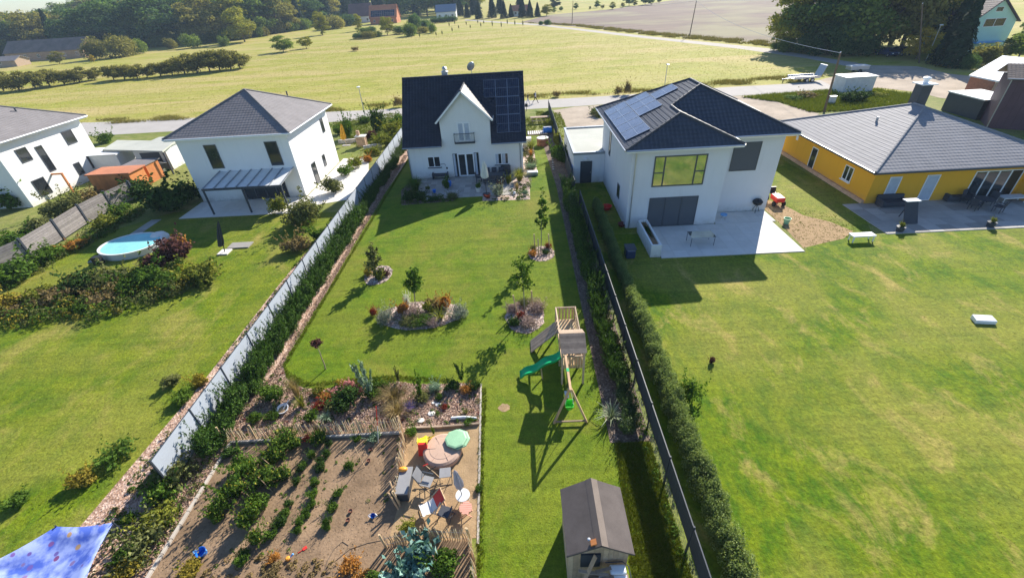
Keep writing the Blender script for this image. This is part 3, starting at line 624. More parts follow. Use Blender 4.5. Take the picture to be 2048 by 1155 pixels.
for z in (3.55, 4.35): m.bar((bx0, YF-.32, z), (bx1, YF-.32, z), .045); [m.bar((x, YF-.32, z), (x, YF-.01, z), .045) for x in (bx0+.02, bx1-.02)]
for x in (bx0+.02, bx1-.02): m.bar((x, YF-.32, 3.46), (x, YF-.32, 4.35), .045)
m.build('rail', 'anth', bal)
for i in range(14):
    x = bx0+(bx1-bx0)*(i+1)/15; MB().bar((x, YF-.32, 3.55), (x, YF-.32, 4.33), .016).build('baluster', 'anth', bal)
# roof solar panels
NR = Vector((0, -sl_, 1)).normalized(); UR = Vector((0, 1, sl_)).normalized()
def solar(parent, O, U, V_, w, h, mat='solar', frame='zinc', rows=10, cols=6, lift=.1):
    O = Vector(O); U = Vector(U).normalized(); V_ = Vector(V_).normalized(); N = U.cross(V_).normalized(); N = -N if N.z < 0 else N; O = O+N*lift
    P = lambda u, v, d=0: O+U*u+V_*v+N*d
    m = MB(); m.hexa([P(0, 0, -.035), P(w, 0, -.035), P(w, h, -.035), P(0, h, -.035), P(0, 0), P(w, 0), P(w, h), P(0, h)]); o = m.build('solar_panel', mat, parent)
    f = MB(); t = .028
    for (u0, u1, v0, v1) in ((0, w, 0, t), (0, w, h-t, h), (0, t, t, h-t), (w-t, w, t, h-t), (t, w-t, h/2-.012, h/2+.012)):
        f.hexa([P(u0, v0, .001), P(u1, v0, .001), P(u1, v1, .001), P(u0, v1, .001), P(u0, v0, .012), P(u1, v0, .012), P(u1, v1, .012), P(u0, v1, .012)])
    f.build('panel_frame', frame, o)
    g = MB()
    for i in range(1, cols): u = w*i/cols; g.hexa([P(u-.004, t, .0005), P(u+.004, t, .0005), P(u+.004, h-t, .0005), P(u-.004, h-t, .0005), P(u-.004, t, .003), P(u+.004, t, .003), P(u+.004, h-t, .003), P(u-.004, h-t, .003)])
    g.build('cell_lines', frame, o); return o
tr = onplane(1041, 157, (0, EY, EZ), NR); br = onplane(1044, 264, (0, EY, EZ), NR)
L = (tr-br).length/3; W = 1.16
for r in range(3):
    for c in range(3 if r == 0 else 2):
        O = Vector((.42-(c+1)*W, tr.y, tr.z))-UR*((r+1)*L); solar(ha, O, (1, 0, 0), UR, W-.02, L-.02)
# flue and satellite dish behind the ridge
fx = onwall(890, 150, 49.3)[0]
m = MB().box(fx-.28, fx+.28, 49.0, 49.6, 7.6, 9.0); ch = m.build('chimney', 'zinc', ha)
MB().lathe([(.36, 0), (.36, .05), (.2, .14), (.2, .30), (.27, .34), (.10, .50), (.02, .52)], (fx, 49.3, 9.0), 14).build('chimney_cap', 'alu', ch)
fx = onwall(943, 140, 48.9)[0]; m = MB().tube([(fx, 48.9, 8.4), (fx, 48.9, 9.35)], .03); dsh = m.build('dish_mast', 'zinc', ha)
m = MB(); q = Matrix.Translation((fx, 49.05, 9.35)) @ Euler((R(-70), 0, R(35))).to_matrix().to_4x4()
m.lathe([(.02, .0), (.25, .03), (.42, .09), (.44, .12), (.42, .12), (.24, .05), (.02, .02)], n=20); m.v = [tuple(q @ Vector(v)) for v in m.v]; m.build('dish', 'zinc', dsh, smooth=True)
MB().tube([q @ Vector((0, 0, .05)), q @ Vector((0, .1, .42))], .02).build('feed_arm', 'alu', dsh)
lt = MB().box(.5, .62, 44.6, 44.8, 2.0, 2.35).build('wall_lamp', 'alu_dark', ha)
for y0 in (46, 49.5): glazing(ha, y0, y0+1.0, 1.1, 2.2, WX1, 1, axis='y', face=1)

def hip_house(h, x0, x1, y0, y1, ez, ax, ay, az, tile, wall, oh=.6, ay2=None, fascia='white', amp=.007):
    """walls inside the eaves rectangle, four hips meeting at a short ridge"""
    ay2 = ay if ay2 is None else ay2
    m = MB()
    X0, X1, Y0, Y1 = x0+oh, x1-oh, y0+oh, y1-oh; wt = .3
    m.box(X0, X1, Y0, Y0+wt, 0, ez-.05); m.box(X0, X1, Y1-wt, Y1, 0, ez-.05); m.box(X0, X0+wt, Y0+wt, Y1-wt, 0, ez-.05); m.box(X1-wt, X1, Y0+wt, Y1-wt, 0, ez-.05)
    m.build('wall', wall, h)
    c = [(x0, y0, ez), (x1, y0, ez), (x1, y1, ez), (x0, y1, ez)]; A, B = (ax, ay, az), (ax, ay2, az)
    MB().box(x0+.04, x1-.04, y0+.04, y1-.04, ez-.22, ez-.16).build('soffit', fascia, h)
    roof_plane(h, [c[0], c[1], A], [c[0], c[1]], tile, thick=.02, amp=amp); roof_plane(h, [c[2], c[3], B], [c[2], c[3]], tile, thick=.02, amp=amp)
    roof_plane(h, [c[1], c[2], B, A] if ay != ay2 else [c[1], c[2], A], [c[1], c[2]], tile, thick=.02, amp=amp); roof_plane(h, [c[3], c[0], A, B] if ay != ay2 else [c[3], c[0], A], [c[3], c[0]], tile, thick=.02, amp=amp)
    for q, ap in ((c[0], A), (c[1], A), (c[2], B), (c[3], B)): ridge(h, Vector(q)+Vector((0, 0, .03)), Vector(ap)+Vector((0, 0, .03)), tile, .09)
    if ay != ay2: ridge(h, Vector(A)+Vector((0, 0, .05)), Vector(B)+Vector((0, 0, .05)), tile, .09)
    for a, b in ((0, 1), (1, 2), (2, 3), (3, 0)):
        a, b = Vector(c[a]), Vector(c[b]); d = (b-a).normalized(); o = Vector((d.y, -d.x, 0))
        MB().bar(a+Vector((0, 0, -.1))+d*.02, b+Vector((0, 0, -.1))-d*.02, .03, .17).build('fascia', fascia, h)
        MB().tube([a+o*.06+Vector((0, 0, -.05)), b+o*.06+Vector((0, 0, -.05))], .06, 7).build('gutter', fascia, h)
def wside(x0, y0, x1, y1, X): a = onside(x0, y0, X); b = onside(x1, y1, X); return min(a[0], b[0]), max(a[0], b[0]), min(a[1], b[1]), max(a[1], b[1])
# ---- left villa
hb = thing('house', 'two storey white villa with grey hipped roof and glass roofed terrace, left of main house', 'house', (-25.8, 46, 0))
hip_house(hb, -31.5, -20.1, 40.1, 51.4, 6.2, -25.8, 45.8, 9.0, 'tile_grey', 'render_white')
a = onwall(404, 287, 40.7); glazing(hb, a[0], a[0]+1.15, 3.2, 5.4, 40.7, 1, frame='alu_dark')
a = onwall(526, 281, 40.7); glazing(hb, a[0], a[0]+1.15, 3.2, 5.4, 40.7, 1, frame='alu_dark')
glazing(hb, -26.5, -22.3, .05, 2.3, 40.7, 4, frame='alu_dark', name='terrace_door')
for (yy, w_, z0, z1) in ((48.6, .7, 3.9, 5.3), (46.6, .7, .9, 2.1), (43.6, 1.0, .1, 2.2)): glazing(hb, yy, yy+w_, z0, z1, -20.7, 1, axis='y', face=1, frame='alu_dark')
MB().tube([(-23.5, 49.2, 7.3), (-23.5, 49.2, 8.1)], .07).build('vent_pipe', 'anth', hb)
pg_ = MB().hexa([(-28.0, 37.5, 2.42), (-21.0, 37.5, 2.42), (-21.0, 40.68, 2.88), (-28.0, 40.68, 2.88), (-28.0, 37.5, 2.46), (-21.0, 37.5, 2.46), (-21.0, 40.68, 2.92), (-28.0, 40.68, 2.92)]).build('terrace_roof', 'glass_lit' if 0 else 'white_old', hb)
for i in range(8):
    x = -28+i*1.0; MB().hexa([(x-.04, 37.4, 2.46), (x+.04, 37.4, 2.46), (x+.04, 40.68, 2.93), (x-.04, 40.68, 2.93), (x-.04, 37.4, 2.54), (x+.04, 37.4, 2.54), (x+.04, 40.68, 3.0), (x-.04, 40.68, 3.0)]).build('rafter', 'zinc', pg_)
MB().box(-28.1, -20.9, 37.36, 37.5, 2.3, 2.48).build('beam', 'anth', pg_)
for x in (-28, -24.5, -21): MB().box(x-.06, x+.06, 37.37, 37.49, .05, 2.3).build('post', 'anth', pg_)
# ---- leftmost villa
hc = thing('house', 'white villa with brown grey hipped roof cut by the left photo edge', 'house', (-54, 47, 0))
hip_house(hc, -59.8, -48.4, 41.1, 52.5, 6.3, -54.1, 46.8, 9.1, 'tile_grey', 'render_white')
for (yy, w_, z0, z1) in ((49.0, 1.3, 4.0, 5.4), (43.4, 1.2, 3.9, 5.2), (45.4, .8, 2.3, 4.9), (48.2, .8, .9, 2.2), (50.2, .8, 1.0, 2.4), (43.0, 1.4, .5, 2.2)): glazing(hc, yy, yy+w_, z0, z1, -49.0, 1, axis='y', face=1, frame='alu_dark')
MB().tube([(-51.5, 48.3, 7.3), (-51.5, 48.3, 8.2)], .08).build('vent_pipe', 'anth', hc)
# ---- right villa with garage
hd = thing('house', 'pale grey two storey villa with slate hipped roofs and wide green reflecting picture window', 'house', (13.7, 36, 0))
m = MB(); ze = 6.1; Yw, Yr = 30.8, 32.7
m.box(8.0, 14.8, Yw, Yw+.3, 0, ze); m.box(14.5, 14.8, Yw+.3, Yr, 0, ze); m.box(14.8, 19.5, Yr, Yr+.3, 0, ze); m.box(8.0, 8.3, Yw+.3, 42.1, 0, ze); m.box(19.2, 19.5, Yr+.3, 42.1, 0, ze); m.box(8.3, 19.2, 41.8, 42.1, 0, ze)
m.build('wall', 'render_grey', hd)
T = 'tile_slate'; E_ = 6.2
Ap = (13.9, 36, 9.0); Bp = (13.9, 38.3, 9.0)
w0, w1, wa = (7.4, 30.2, E_), (15.4, 30.2, E_), (11.43, 32.3, 7.94); wb = (11.43, 34.5, 7.94)
roof_plane(hd, [w0, w1, wa], [w0, w1], T, thick=.02)
k = (9-E_)/(13.9-7.4)
roof_plane(hd, [(7.4, 30.2, E_), wa, wb, (11.43, 39.99, 7.94), (7.4, 42.8, E_)], [(7.4, 42.8, E_), w0], T, thick=.02)
roof_plane(hd, [wb, Ap, Bp, (11.43, 39.99, 7.94)], [(11.43, 42.8, 7.94), (11.43, 30.2, 7.94)], T, thick=.02)
roof_plane(hd, [(15.4, 32.1, E_), (20.1, 32.1, E_), Ap, wb], [(11, 32.1, E_), (20.1, 32.1, E_)], T, thick=.02)
roof_plane(hd, [w1, (15.4, 32.1, E_), wb, wa], [w1, (15.4, 32.1, E_)], T, thick=.02)
roof_plane(hd, [(20.1, 32.1, E_), (20.1, 42.8, E_), Bp, Ap], [(20.1, 32.1, E_), (20.1, 42.8, E_)], T, thick=.02)
roof_plane(hd, [(20.1, 42.8, E_), (7.4, 42.8, E_), Bp], [(20.1, 42.8, E_), (7.4, 42.8, E_)], T, thick=.02)
for a, b in ((w0, wa), (w1, wa), (wa, wb), (wb, Ap), (Ap, Bp), (Ap, (20.1, 32.1, E_)), (Bp, (20.1, 42.8, E_)), (Bp, (7.4, 42.8, E_))): ridge(hd, Vector(a)+Vector((0, 0, .04)), Vector(b)+Vector((0, 0, .04)), T, .09)
MB().prism([(7.45, 30.25), (15.35, 30.25), (15.35, 32.15), (20.05, 32.15), (20.05, 42.75), (7.45, 42.75)], E_-.2, E_-.12).build('soffit', 'anth', hd)
for a, b in ((w0, w1), (w1, (15.4, 32.1, E_)), ((15.4, 32.1, E_), (20.1, 32.1, E_)), ((20.1, 32.1, E_), (20.1, 42.8, E_)), ((7.4, 42.8, E_), w0)):
    a, b = Vector(a), Vector(b); d = (b-a).normalized(); o = Vector((d.y, -d.x, 0)); MB().bar(a+Vector((0, 0, -.1))+d*.02, b+Vector((0, 0, -.1))-d*.02, .03, .17).build('fascia', 'white', hd)
    MB().tube([a+o*.06+Vector((0, 0, -.04)), b+o*.06+Vector((0, 0, -.04))], .06, 7).build('gutter', 'alu', hd)
f = glazing(hd, 9.6, 13.3, 3.25, 5.5, Yw, 1, frame='alu_dark', glass='glass_lit', fw=.09, name='picture_window')
for x in (10.35, 12.55): MB().box(x-.05, x+.05, Yw-.05, Yw-.005, 3.33, 5.42).build('mullion', 'alu_dark', f)
for x in (9.66, 12.6): MB().box(x, x+.64, Yw-.05, Yw-.005, 4.25, 4.33).build('transom', 'alu_dark', f)
f = glazing(hd, 9.6, 13.2, .06, 2.4, Yw, 3, frame='alu_dark', glass='blind', fw=.05, name='terrace_door')
glazing(hd, 15.9, 17.9, 3.4, 5.55, Yr, 1, frame='alu_dark', glass='blind', fw=.06)
for (yy, w_, z0, z1) in ((38.2, .6, 3.2, 5.3), (33.6, .8, 1.2, 2.3)): glazing(hd, yy, yy+w_, z0, z1, 8.0, 1, axis='y', face=-1, frame='alu_dark')
MB().tube([(8.25, 30.66, 6.0), (8.25, 30.7, .05)], .045, 8).build('downpipe', 'alu', hd)
Us = Vector((0, -1, 0)); Vs = Vector((1, 0, k)).normalized()
for u, v, nn_ in ((31.8, .35, 0), (33.55, .35, 0), (35.3, .35, 0), (37.05, .35, 0), (38.8, .35, 0), (35.3, 2.2, 0), (37.05, 2.2, 0), (38.6, 2.2, 0), (37.3, 4.05, 0)):
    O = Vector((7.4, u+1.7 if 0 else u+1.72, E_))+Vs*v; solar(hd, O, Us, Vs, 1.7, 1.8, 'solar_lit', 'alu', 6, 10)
gr = thing('garage', 'flat roofed garage with grey door attached to the right villa', 'garage', (6.6, 45, 0))
m = MB(); m.box(5.15, 7.99, 40.55, 40.8, 0, 2.75); m.box(5.15, 5.4, 40.8, 49.2, 0, 2.75); m.box(5.4, 7.99, 48.95, 49.2, 0, 2.75); m.build('wall', 'render_grey', gr)
MB().box(5.3, 9.3, 42.12, 49.1, 2.6, 2.78).build('roof', 'flatroof', gr); MB().box(5.3, 7.97, 40.7, 42.12, 2.6, 2.78).build('roof', 'flatroof', gr)
m = MB(); m.box(5.08, 5.3, 40.48, 49.25, 2.70, 2.92); m.box(5.3, 7.97, 40.48, 40.7, 2.70, 2.92); m.box(5.3, 9.4, 49.03, 49.25, 2.70, 2.92); m.build('parapet', 'zinc', gr)
m = MB(); m.box(9.1, 9.3, 42.12, 49.0, 0, 2.6); m.build('wall', 'render_grey', gr)
f = MB().box(5.78, 6.85, 40.47, 40.548, .03, 2.08).build('door', 'anth', gr); MB().box(6.7, 6.76, 40.42, 40.47, 1.0, 1.06).build('handle', 'alu', f)
MB().lathe([(.2, 0), (.22, .06), (.1, .1)], (6.2, 40.4, 2.3), 12).build('wall_lamp', 'white', gr)
q = at(1150, 316, 1.4); MB().box(5.1, 5.146, 41.3, 41.5, 1.2, 1.5).build('letter_box', 'skyblue', gr)
# second flat garage behind
a = [at(1515, 207, 2.7), at(1570, 208, 2.7), at(1600, 232, 2.7), at(1560, 236, 2.7)]
g2 = thing('garage', 'low flat roofed garage behind the pale grey villa', 'garage', (22, 47, 0))
MB().box(19.9, 26.0, 46.3, 52.2, 0, 2.6).build('wall', 'render_grey', g2); MB().box(19.75, 26.15, 46.2, 52.35, 2.6, 2.72).build('roof', 'flatroof', g2)
m = MB(); m.box(19.7, 26.2, 52.35, 52.5, 2.6, 2.85); m.box(19.6, 19.75, 46.2, 52.5, 2.6, 2.85); m.box(26.15, 26.3, 46.2, 52.5, 2.6, 2.85); m.build('parapet', 'zinc', g2)
# ---- yellow bungalow
he = thing('house', 'yellow rendered bungalow with grey hipped roof and tall chimney on the right', 'house', (34, 40, 0))
hip_house(he, 26.8, 41.8, 32.3, 47.2, 2.85, 34.3, 39.2, 5.6, 'tile_shine', 'yellow', fascia='alu_dark', ay2=40.4)
glazing(he, 40.3, 41.2, .1, 2.1, 27.4, 1, axis='y', face=-1, name='side_door', sill=None); glazing(he, 35.2, 36.3, .9, 2.1, 27.4, 2, axis='y', face=-1, sill='white')
for a, b in ((28.6, 29.5), (31.4, 32.4)): glazing(he, a, b, .1, 2.2, 32.9, 1, name='terrace_door', glass='curtain')
glazing(he, 35.0, 38.6, .06, 2.3, 32.9, 4, name='terrace_door')
MB().box(38.9, 39.9, 31.9, 32.88, .05, 2.6).build('pier', 'yellow', he)
MB().box(27.2, 27.398, 33.0, 46.5, .0, .3).build('plinth', 'brick_tan', he)
b = onwall(1851, 168, 41.2); ch = MB().box(b[0]-.42, b[0]+.42, 40.8, 41.7, 5.0, b[1]).build('chimney', 'anth', he)
MB().box(b[0]-.62, b[0]+.62, 40.6, 41.9, b[1], b[1]+.08).build('chimney_cap', 'white', ch); MB().lathe([(.2, 0), (.2, .25), (.3, .3), (.3, .42), (.1, .5)], (b[0], 41.25, b[1]+.08), 12).build('chimney_pot', 'white', ch)
MB().tube([(31.2, 39.8, 4.3), (31.2, 39.8, 4.85)], .09).build('vent_pipe', 'zinc', he)
q = MB().box(27.4-.06, 27.398, 43.8, 44.1, 1.9, 2.3).build('wall_lamp', 'white', he)
# ---- dark roofed house at right edge, carport, grey shed
hf = thing('house', 'two storey house with dark purple boarded wall and striped roof at right photo edge', 'house', (52, 52, 0))
FY = 50.5; fx0 = onwall(1962, 276, FY)[0]; fz = onwall(2014, 157, FY)[1]; th_ = R(32); cu, su = math.cos(th_), math.sin(th_); xt = onwall(2014, 157, FY)[0]
def FW_(u, v, z): return Vector((fx0+u*cu+v*su, FY-u*su+v*cu, z))
LF, DF = 12, 4.0
MB().hexa([FW_(0, 0, 0), FW_(LF, 0, 0), FW_(LF, DF, 0), FW_(0, DF, 0), FW_(0, 0, fz-.06), FW_(LF, 0, fz-.06), FW_(LF, DF, fz-.06), FW_(0, DF, fz-.06)]).build('wall', 'tile_purple', hf)
for i in range(20): a_, b_ = i*.6+.01, (i+1)*.6-.015; MB().hexa([FW_(a_, -.03, .05), FW_(b_, -.03, .05), FW_(b_, -.003, .05), FW_(a_, -.003, .05), FW_(a_, -.03, fz-.2), FW_(b_, -.03, fz-.2), FW_(b_, -.003, fz-.2), FW_(a_, -.003, fz-.2)]).build('wall_board', 'tile_purple', hf)
E0, E1, E2, E3 = FW_(-.5, -.5, fz), FW_(LF+.5, -.5, fz), FW_(LF+.5, DF+.5, fz), FW_(-.5, DF+.5, fz); G0, G1 = FW_(-.5, DF/2, fz+1.1), FW_(LF+.5, DF/2, fz+1.1)
roof_plane(hf, [E0, E1, G1, G0], [E0, E1], 'tile_old', thick=.1); roof_plane(hf, [E3, E2, G1, G0], [E3, E2], 'tile_old', thick=.1)
MB().tube([FW_(-.04, -.12, fz-.1), FW_(-.04, -.12, .05)], .05, 8).build('downpipe', 'zinc', hf); MB().tube([E0+Vector((0, 0, -.02)), E1+Vector((0, 0, -.02))], .07, 8).build('gutter', 'zinc', hf)
for u_, z_ in ((3.2, 3.0), (4.9, 3.1)):
    q = FW_(u_, -.15, z_); MB().lathe([(.16, 0), (.2, .1), (.1, .18)], tuple(q), 12).build('wall_lamp', 'white', hf)
P4 = [at(1938, 151, 2.6), at(1996, 163, 2.6), at(2075, 150, 2.6), at(2070, 118, 2.6), at(2005, 112, 2.6)]
cp = thing('carport', 'white flat roofed carport over a red brick wall at right', 'carport', (P4[1].x, P4[1].y, 0))
MB().prism(P4, 2.5, 2.66).build('roof', 'white', cp)
a, b = P4[0]+Vector((.6, .2, -2.6)), P4[1]+Vector((0, .35, -2.6)); 
d = (b-a); L = d.length; d.normalize(); me = None
wl = MB().bar(a+Vector((0, 0, .0)), b, .2, .1).build('wall_footing', 'mortar', cp)
wall_ = MB().bar(a+Vector((0, 0, 1.25)), b+Vector((0, 0, 1.25)), .16, 2.45).build('brick_wall', 'brick', cp)
q = at(1950, 240); sh = thing('metal_shed', 'slate grey shed with pale flat roof beside the dark boarded house', 'shed', (q.x, q.y, 0))
MB().box(q.x, q.x+3.8, q.y, q.y+5, 0, 2.1).build('wall', 'anth', sh); MB().box(q.x-.1, q.x+3.9, q.y-.1, q.y+5.1, 2.1, 2.22).build('roof', 'white_old', sh)
# ---- mint green house top right
Yg = 96.0
ax_, az_ = onwall(2009, -2, Yg); lx, lz = onwall(1942, 45, Yg); rx, rz = onwall(2046, 75, Yg)
hg = thing('house', 'mint green gabled house with dark purple roof behind trees, top right corner', 'house', (ax_, Yg+5, 0))
hw = ax_-lx; ez = lz
pgn = [(ax_-hw, 0), (ax_+hw, 0), (ax_+hw, ez), (ax_, az_), (ax_-hw, ez)]
m = MB(); m.add([(x, Yg, z) for x, z in pgn]+[(x, Yg+10, z) for x, z in pgn], [(0, 1, 2, 3, 4), (9, 8, 7, 6, 5)]+[(i, 5+i, 5+(i+1) % 5, (i+1) % 5) for i in range(5)]); m.build('wall', 'render_green', hg)
for s in (-1, 1):
    x = ax_+s*(hw+.5); z = ez-.5*(az_-ez)/hw+.2; roof_plane(hg, [(x, Yg-.5, z), (x, Yg+10.5, z), (ax_, Yg+10.5, az_+.2), (ax_, Yg-.5, az_+.2)], [(x, Yg-.5, z), (x, Yg+10.5, z)], 'tile_purple', cw=.35, ch=.4)
a = wpx(1972, 38, 2006, 52, Yg); glazing(hg, *a, Yg, 2); a = wpx(1995, 14, 2005, 23, Yg); glazing(hg, *a, Yg, 1)
a = wpx(1950, 66, 1998, 82, Yg); MB().box(a[0], a[1], Yg-1.2, Yg-.01, a[2]-.1, a[2]+.1).build('balcony', 'skyblue', hg)
# ---- far buildings
def farhouse(px, py, w_, d_, ez, rz, wall, tile, label, turn=0, name='house', cat='house', solar_=0, wins=2):
    p = at(px, py); h = thing(name, label, cat, (p.x, p.y, 0))
    x0, x1, y0, y1 = p.x-w_/2, p.x+w_/2, p.y, p.y+d_; ym = (y0+y1)/2
    g = [(y0, 0), (y1, 0), (y1, ez), (ym, rz-.1), (y0, ez)]; m = MB(); m.add([(x0, y, z) for y, z in g]+[(x1, y, z) for y, z in g], [(4, 3, 2, 1, 0), (5, 6, 7, 8, 9)]+[(i, (i+1) % 5, 5+(i+1) % 5, 5+i) for i in range(5)]); m.build('wall', wall, h)
    for a, b in (((x0-.4, y0-.4), (x1+.4, y0-.4)), ((x1+.4, y1+.4), (x0-.4, y1+.4))):
        z = ez-.4*(rz-ez)/(ym-y0); rf = MB().slab3([(*a, z), (*b, z), (b[0], ym, rz), (a[0], ym, rz)], .15).build('roof', tile, h)
    if solar_:
        U = Vector((1, 0, 0)); V_ = Vector((0, ym-y0, rz-ez)).normalized(); n = int((w_-1)/1.3)
        for i in range(n):
            for j in range(2): solar(h, Vector((x0+.8+i*1.3, y0, ez))+V_*(.5+j*2.1), U, V_, 1.2, 2.0, 'solar', 'alu', 4, 4, lift=.08)
    for i in range(wins):
        x = x0+w_*(i+.5)/wins; glazing(h, x-.6, x+.6, 1.0, 2.3, y0, 2)
    return h
farhouse(768, 48, 16, 11, 3.4, 9.5, 'tile_orange', 'tile_orange', 'distant farmhouse with orange tiled roof and dark solar panels', solar_=1, wins=3)
farhouse(722, 46, 14, 11, 4.0, 10.5, 'render_white', 'tile_brown', 'distant farmhouse with brown roof beside the orange roofed one', wins=3)
farhouse(893, 38, 12, 8, 4, 7.5, 'render_white', 'zinc', 'distant white house with grey roof behind dark hedge', wins=3)
farhouse(482, 74, 7, 5, 2.3, 3.6, 'tile_orange', 'tile_brown', 'small distant red cabin under the yellow tree', name='cabin', cat='cabin', wins=2)
farhouse(1040, 33, 10, 7, 3, 5.5, 'render_white', 'tile_orange', 'small distant building among conifers beyond the lane', wins=2)
farhouse(95, 120, 33, 10, 3.4, 7.2, 'brick_tan', 'tile_old', 'long old barn with weathered sagging tiled roof at far left', name='barn', cat='barn', wins=6)
farhouse(150, 96, 22, 8, 5.0, 8.6, 'tile_old', 'tile_brown', 'old barn with dark ridge and brick chimneys behind the long barn', name='barn', cat='barn', wins=3)
farhouse(5, 135, 12, 6, 2.2, 3.4, 'wood_grey', 'tile_grey', 'low shed with green grey roof at far left beside the barn', name='farm_shed', cat='shed', wins=1)
# ================================================================== FENCES
def strip_fence(name, label, x, ys, z0, z1, mat, post='anth', sh=.19, wire=True, group=None, xs=None):
    f = thing(name, label, 'fence', (x, ys[0], 0), group); me_s = {}
    for k in range(len(ys)):
        MB().box(x-.03, x+.03, ys[k]-.03, ys[k]+.03, 0, z1+.06).build('post', post, f)
    for k in range(len(ys)-1):
        a, b = ys[k]+.04, ys[k+1]-.04; L = b-a
        g = bpy.data.objects.new('panel', rod_mesh(L, z1, post)); COL.objects.link(g); g.parent = f; g.location = (0, a-ys[0], 0)
        n = max(1, round((z1-z0)/sh)); h = (z1-z0)/n
        key = (round(L, 2), n, h, mat)
        if key not in me_s: me_s[key] = MB().box(-.009, .009, 0, L, .004, h-.006).mesh('strip', mat)
        for i in range(n): link_mesh('strip', me_s[key], g, (0, 0, z0+i*h))
    return f
RODS = {}
def rod_mesh(L, z1, mat):
    k = (round(L, 2), z1, mat)
    if k not in RODS:
        m = MB()
        for i in range(int(L/.25)+1):
            y = min(L, i*.25); m.box(-.014, -.011, y-.003, y+.003, .03, z1+.02)
        for z in (.05, .25, .45, .65): m.box(-.02, -.014, 0, L, z-.004, z+.004)
        m.box(-.02, .02, 0, L, z1-.004, z1+.012)
        RODS[k] = m.mesh('panel', mat)
    return RODS[k]
strip_fence('privacy_fence', 'long light grey privacy strip fence along the left side of the main garden', XL, [10.3+2.51*i for i in range(20)], .06, 1.68, 'fence_lite')
strip_fence('privacy_fence', 'long anthracite privacy strip fence along the right side of the main garden', XR, [2.2+2.51*i for i in range(14)], .62, 1.62, 'fence_dark')
strip_fence('privacy_fence', 'anthracite fence from the garage corner back to the driveway', XR-.1, [37.4+2.51*i for i in range(14)], .06, 1.5, 'fence_dark')
# wooden panel fence at far left
f = thing('panel_fence', 'grey brown wooden panel fence with dark posts in the far left neighbour garden', 'fence', (-40, 35, 0))
fp = [at(x, y) for x, y in ((-30, 566), (68, 520), (130, 480), (178, 448), (228, 420), (275, 398))]
for i in range(len(fp)-1):
    a, b = fp[i], fp[i+1]; d = (b-a).normalized(); L = (b-a).length
    for k in range(9):
        z = .15+k*.19; MB().bar(a+d*.1+Vector((0, 0, z+.09)), b-d*.1+Vector((0, 0, z+.09)), .03, .17).build('board', 'panel_grey', f)
for a in fp: MB().box(a.x-.08, a.x+.08, a.y-.08, a.y+.08, 0, 1.95).build('post', 'anth', f)
# chestnut paling fences round the vegetable plot: every pale is a piece
rd = random.Random(11); PALES = [MB().add([], []) for _ in range(4)]
PM = []
for k in range(4):
    m = MB(); m.tube([(0, 0, 0), (.012*k-.02, .01, .5), (0, -.01*k, .93), (0, 0, 1.0)], [.022, .021, .019, .006], 5); PM.append(m.mesh('pale', 'stick'))
def paling(label, pts, h, lean=(0, 0), step=.08, group=None, postmat='wood_tan', pstep=1.6):
    f = thing('paling_fence', label, 'fence', tuple(pts[0]), group); o0 = Vector(pts[0])
    for a, b in zip(pts[:-1], pts[1:]):
        a, b = Vector(a), Vector(b); L = (b-a).length; d = (b-a)/L; n = int(L/step); wires = []
        for i in range(n):
            p = a+d*(i+.5)*step+Vector((rd.uniform(-.012, .012), rd.uniform(-.012, .012), 0)); o = link_mesh('pale', PM[rd.randrange(4)], f, p-o0, (1, 1, h*rd.uniform(.84, 1.1)))
            o.rotation_euler = (lean[1]+rd.gauss(0, .05), lean[0]+rd.gauss(0, .06), 0)
        for zf in (.25, .75):
            off = Vector((math.sin(lean[0])*h*zf, -math.sin(lean[1])*h*zf, h*zf)); MB().tube([a+off, (a+b)/2+off+Vector((0, 0, .02)), b+off], .006, 4).build('wire', 'zinc', f)
        k = max(1, round(L/pstep))
        for i in range(k+1):
            p = a+d*(L*i/k); t = p+Vector((math.sin(lean[0])*h, -math.sin(lean[1])*h, h*1.15)); MB().tube([p-Vector((0, 0, .05)), t], [.042, .036], 7).build('post', postmat, f)
    return f
g_ = None
paling('pale chestnut paling fence between vegetable plot and flower bed', [at(450, 884), at(640, 871), at(806, 862)], .78, (-.1, -.15))
paling('dense chestnut paling fence along the left of the play area', [at(806, 862), at(812, 895), at(806, 945)], .8, (-.12, -.1), .06)
paling('short chestnut paling fence beside the grey storage box', [at(806, 945), at(800, 1010)], .72, (-.18, -.12), .085)
paling('chestnut paling fence behind the blue green cabbages', [at(772, 1094), at(852, 1078), at(942, 1082)], .8, (-.05, .02), .085)
paling('dense chestnut paling fence running to the bottom photo edge beside the lawn', [at(942, 1082), at(950, 1130), at(958, 1200)], .8, (-.1, .0), .07)
# leaning wooden stakes piled near box
f = thing('stake_bundle', 'two slanting wooden stakes leaning beside the grey storage box', 'stakes', tuple(at(795, 1015)))
for a, b in (((797, 1018), (777, 985)), ((800, 1012), (779, 962))): MB().tube([at(*a), at(b[0], b[1], .7)], .035, 7).build('stake', 'wood_tan', f)

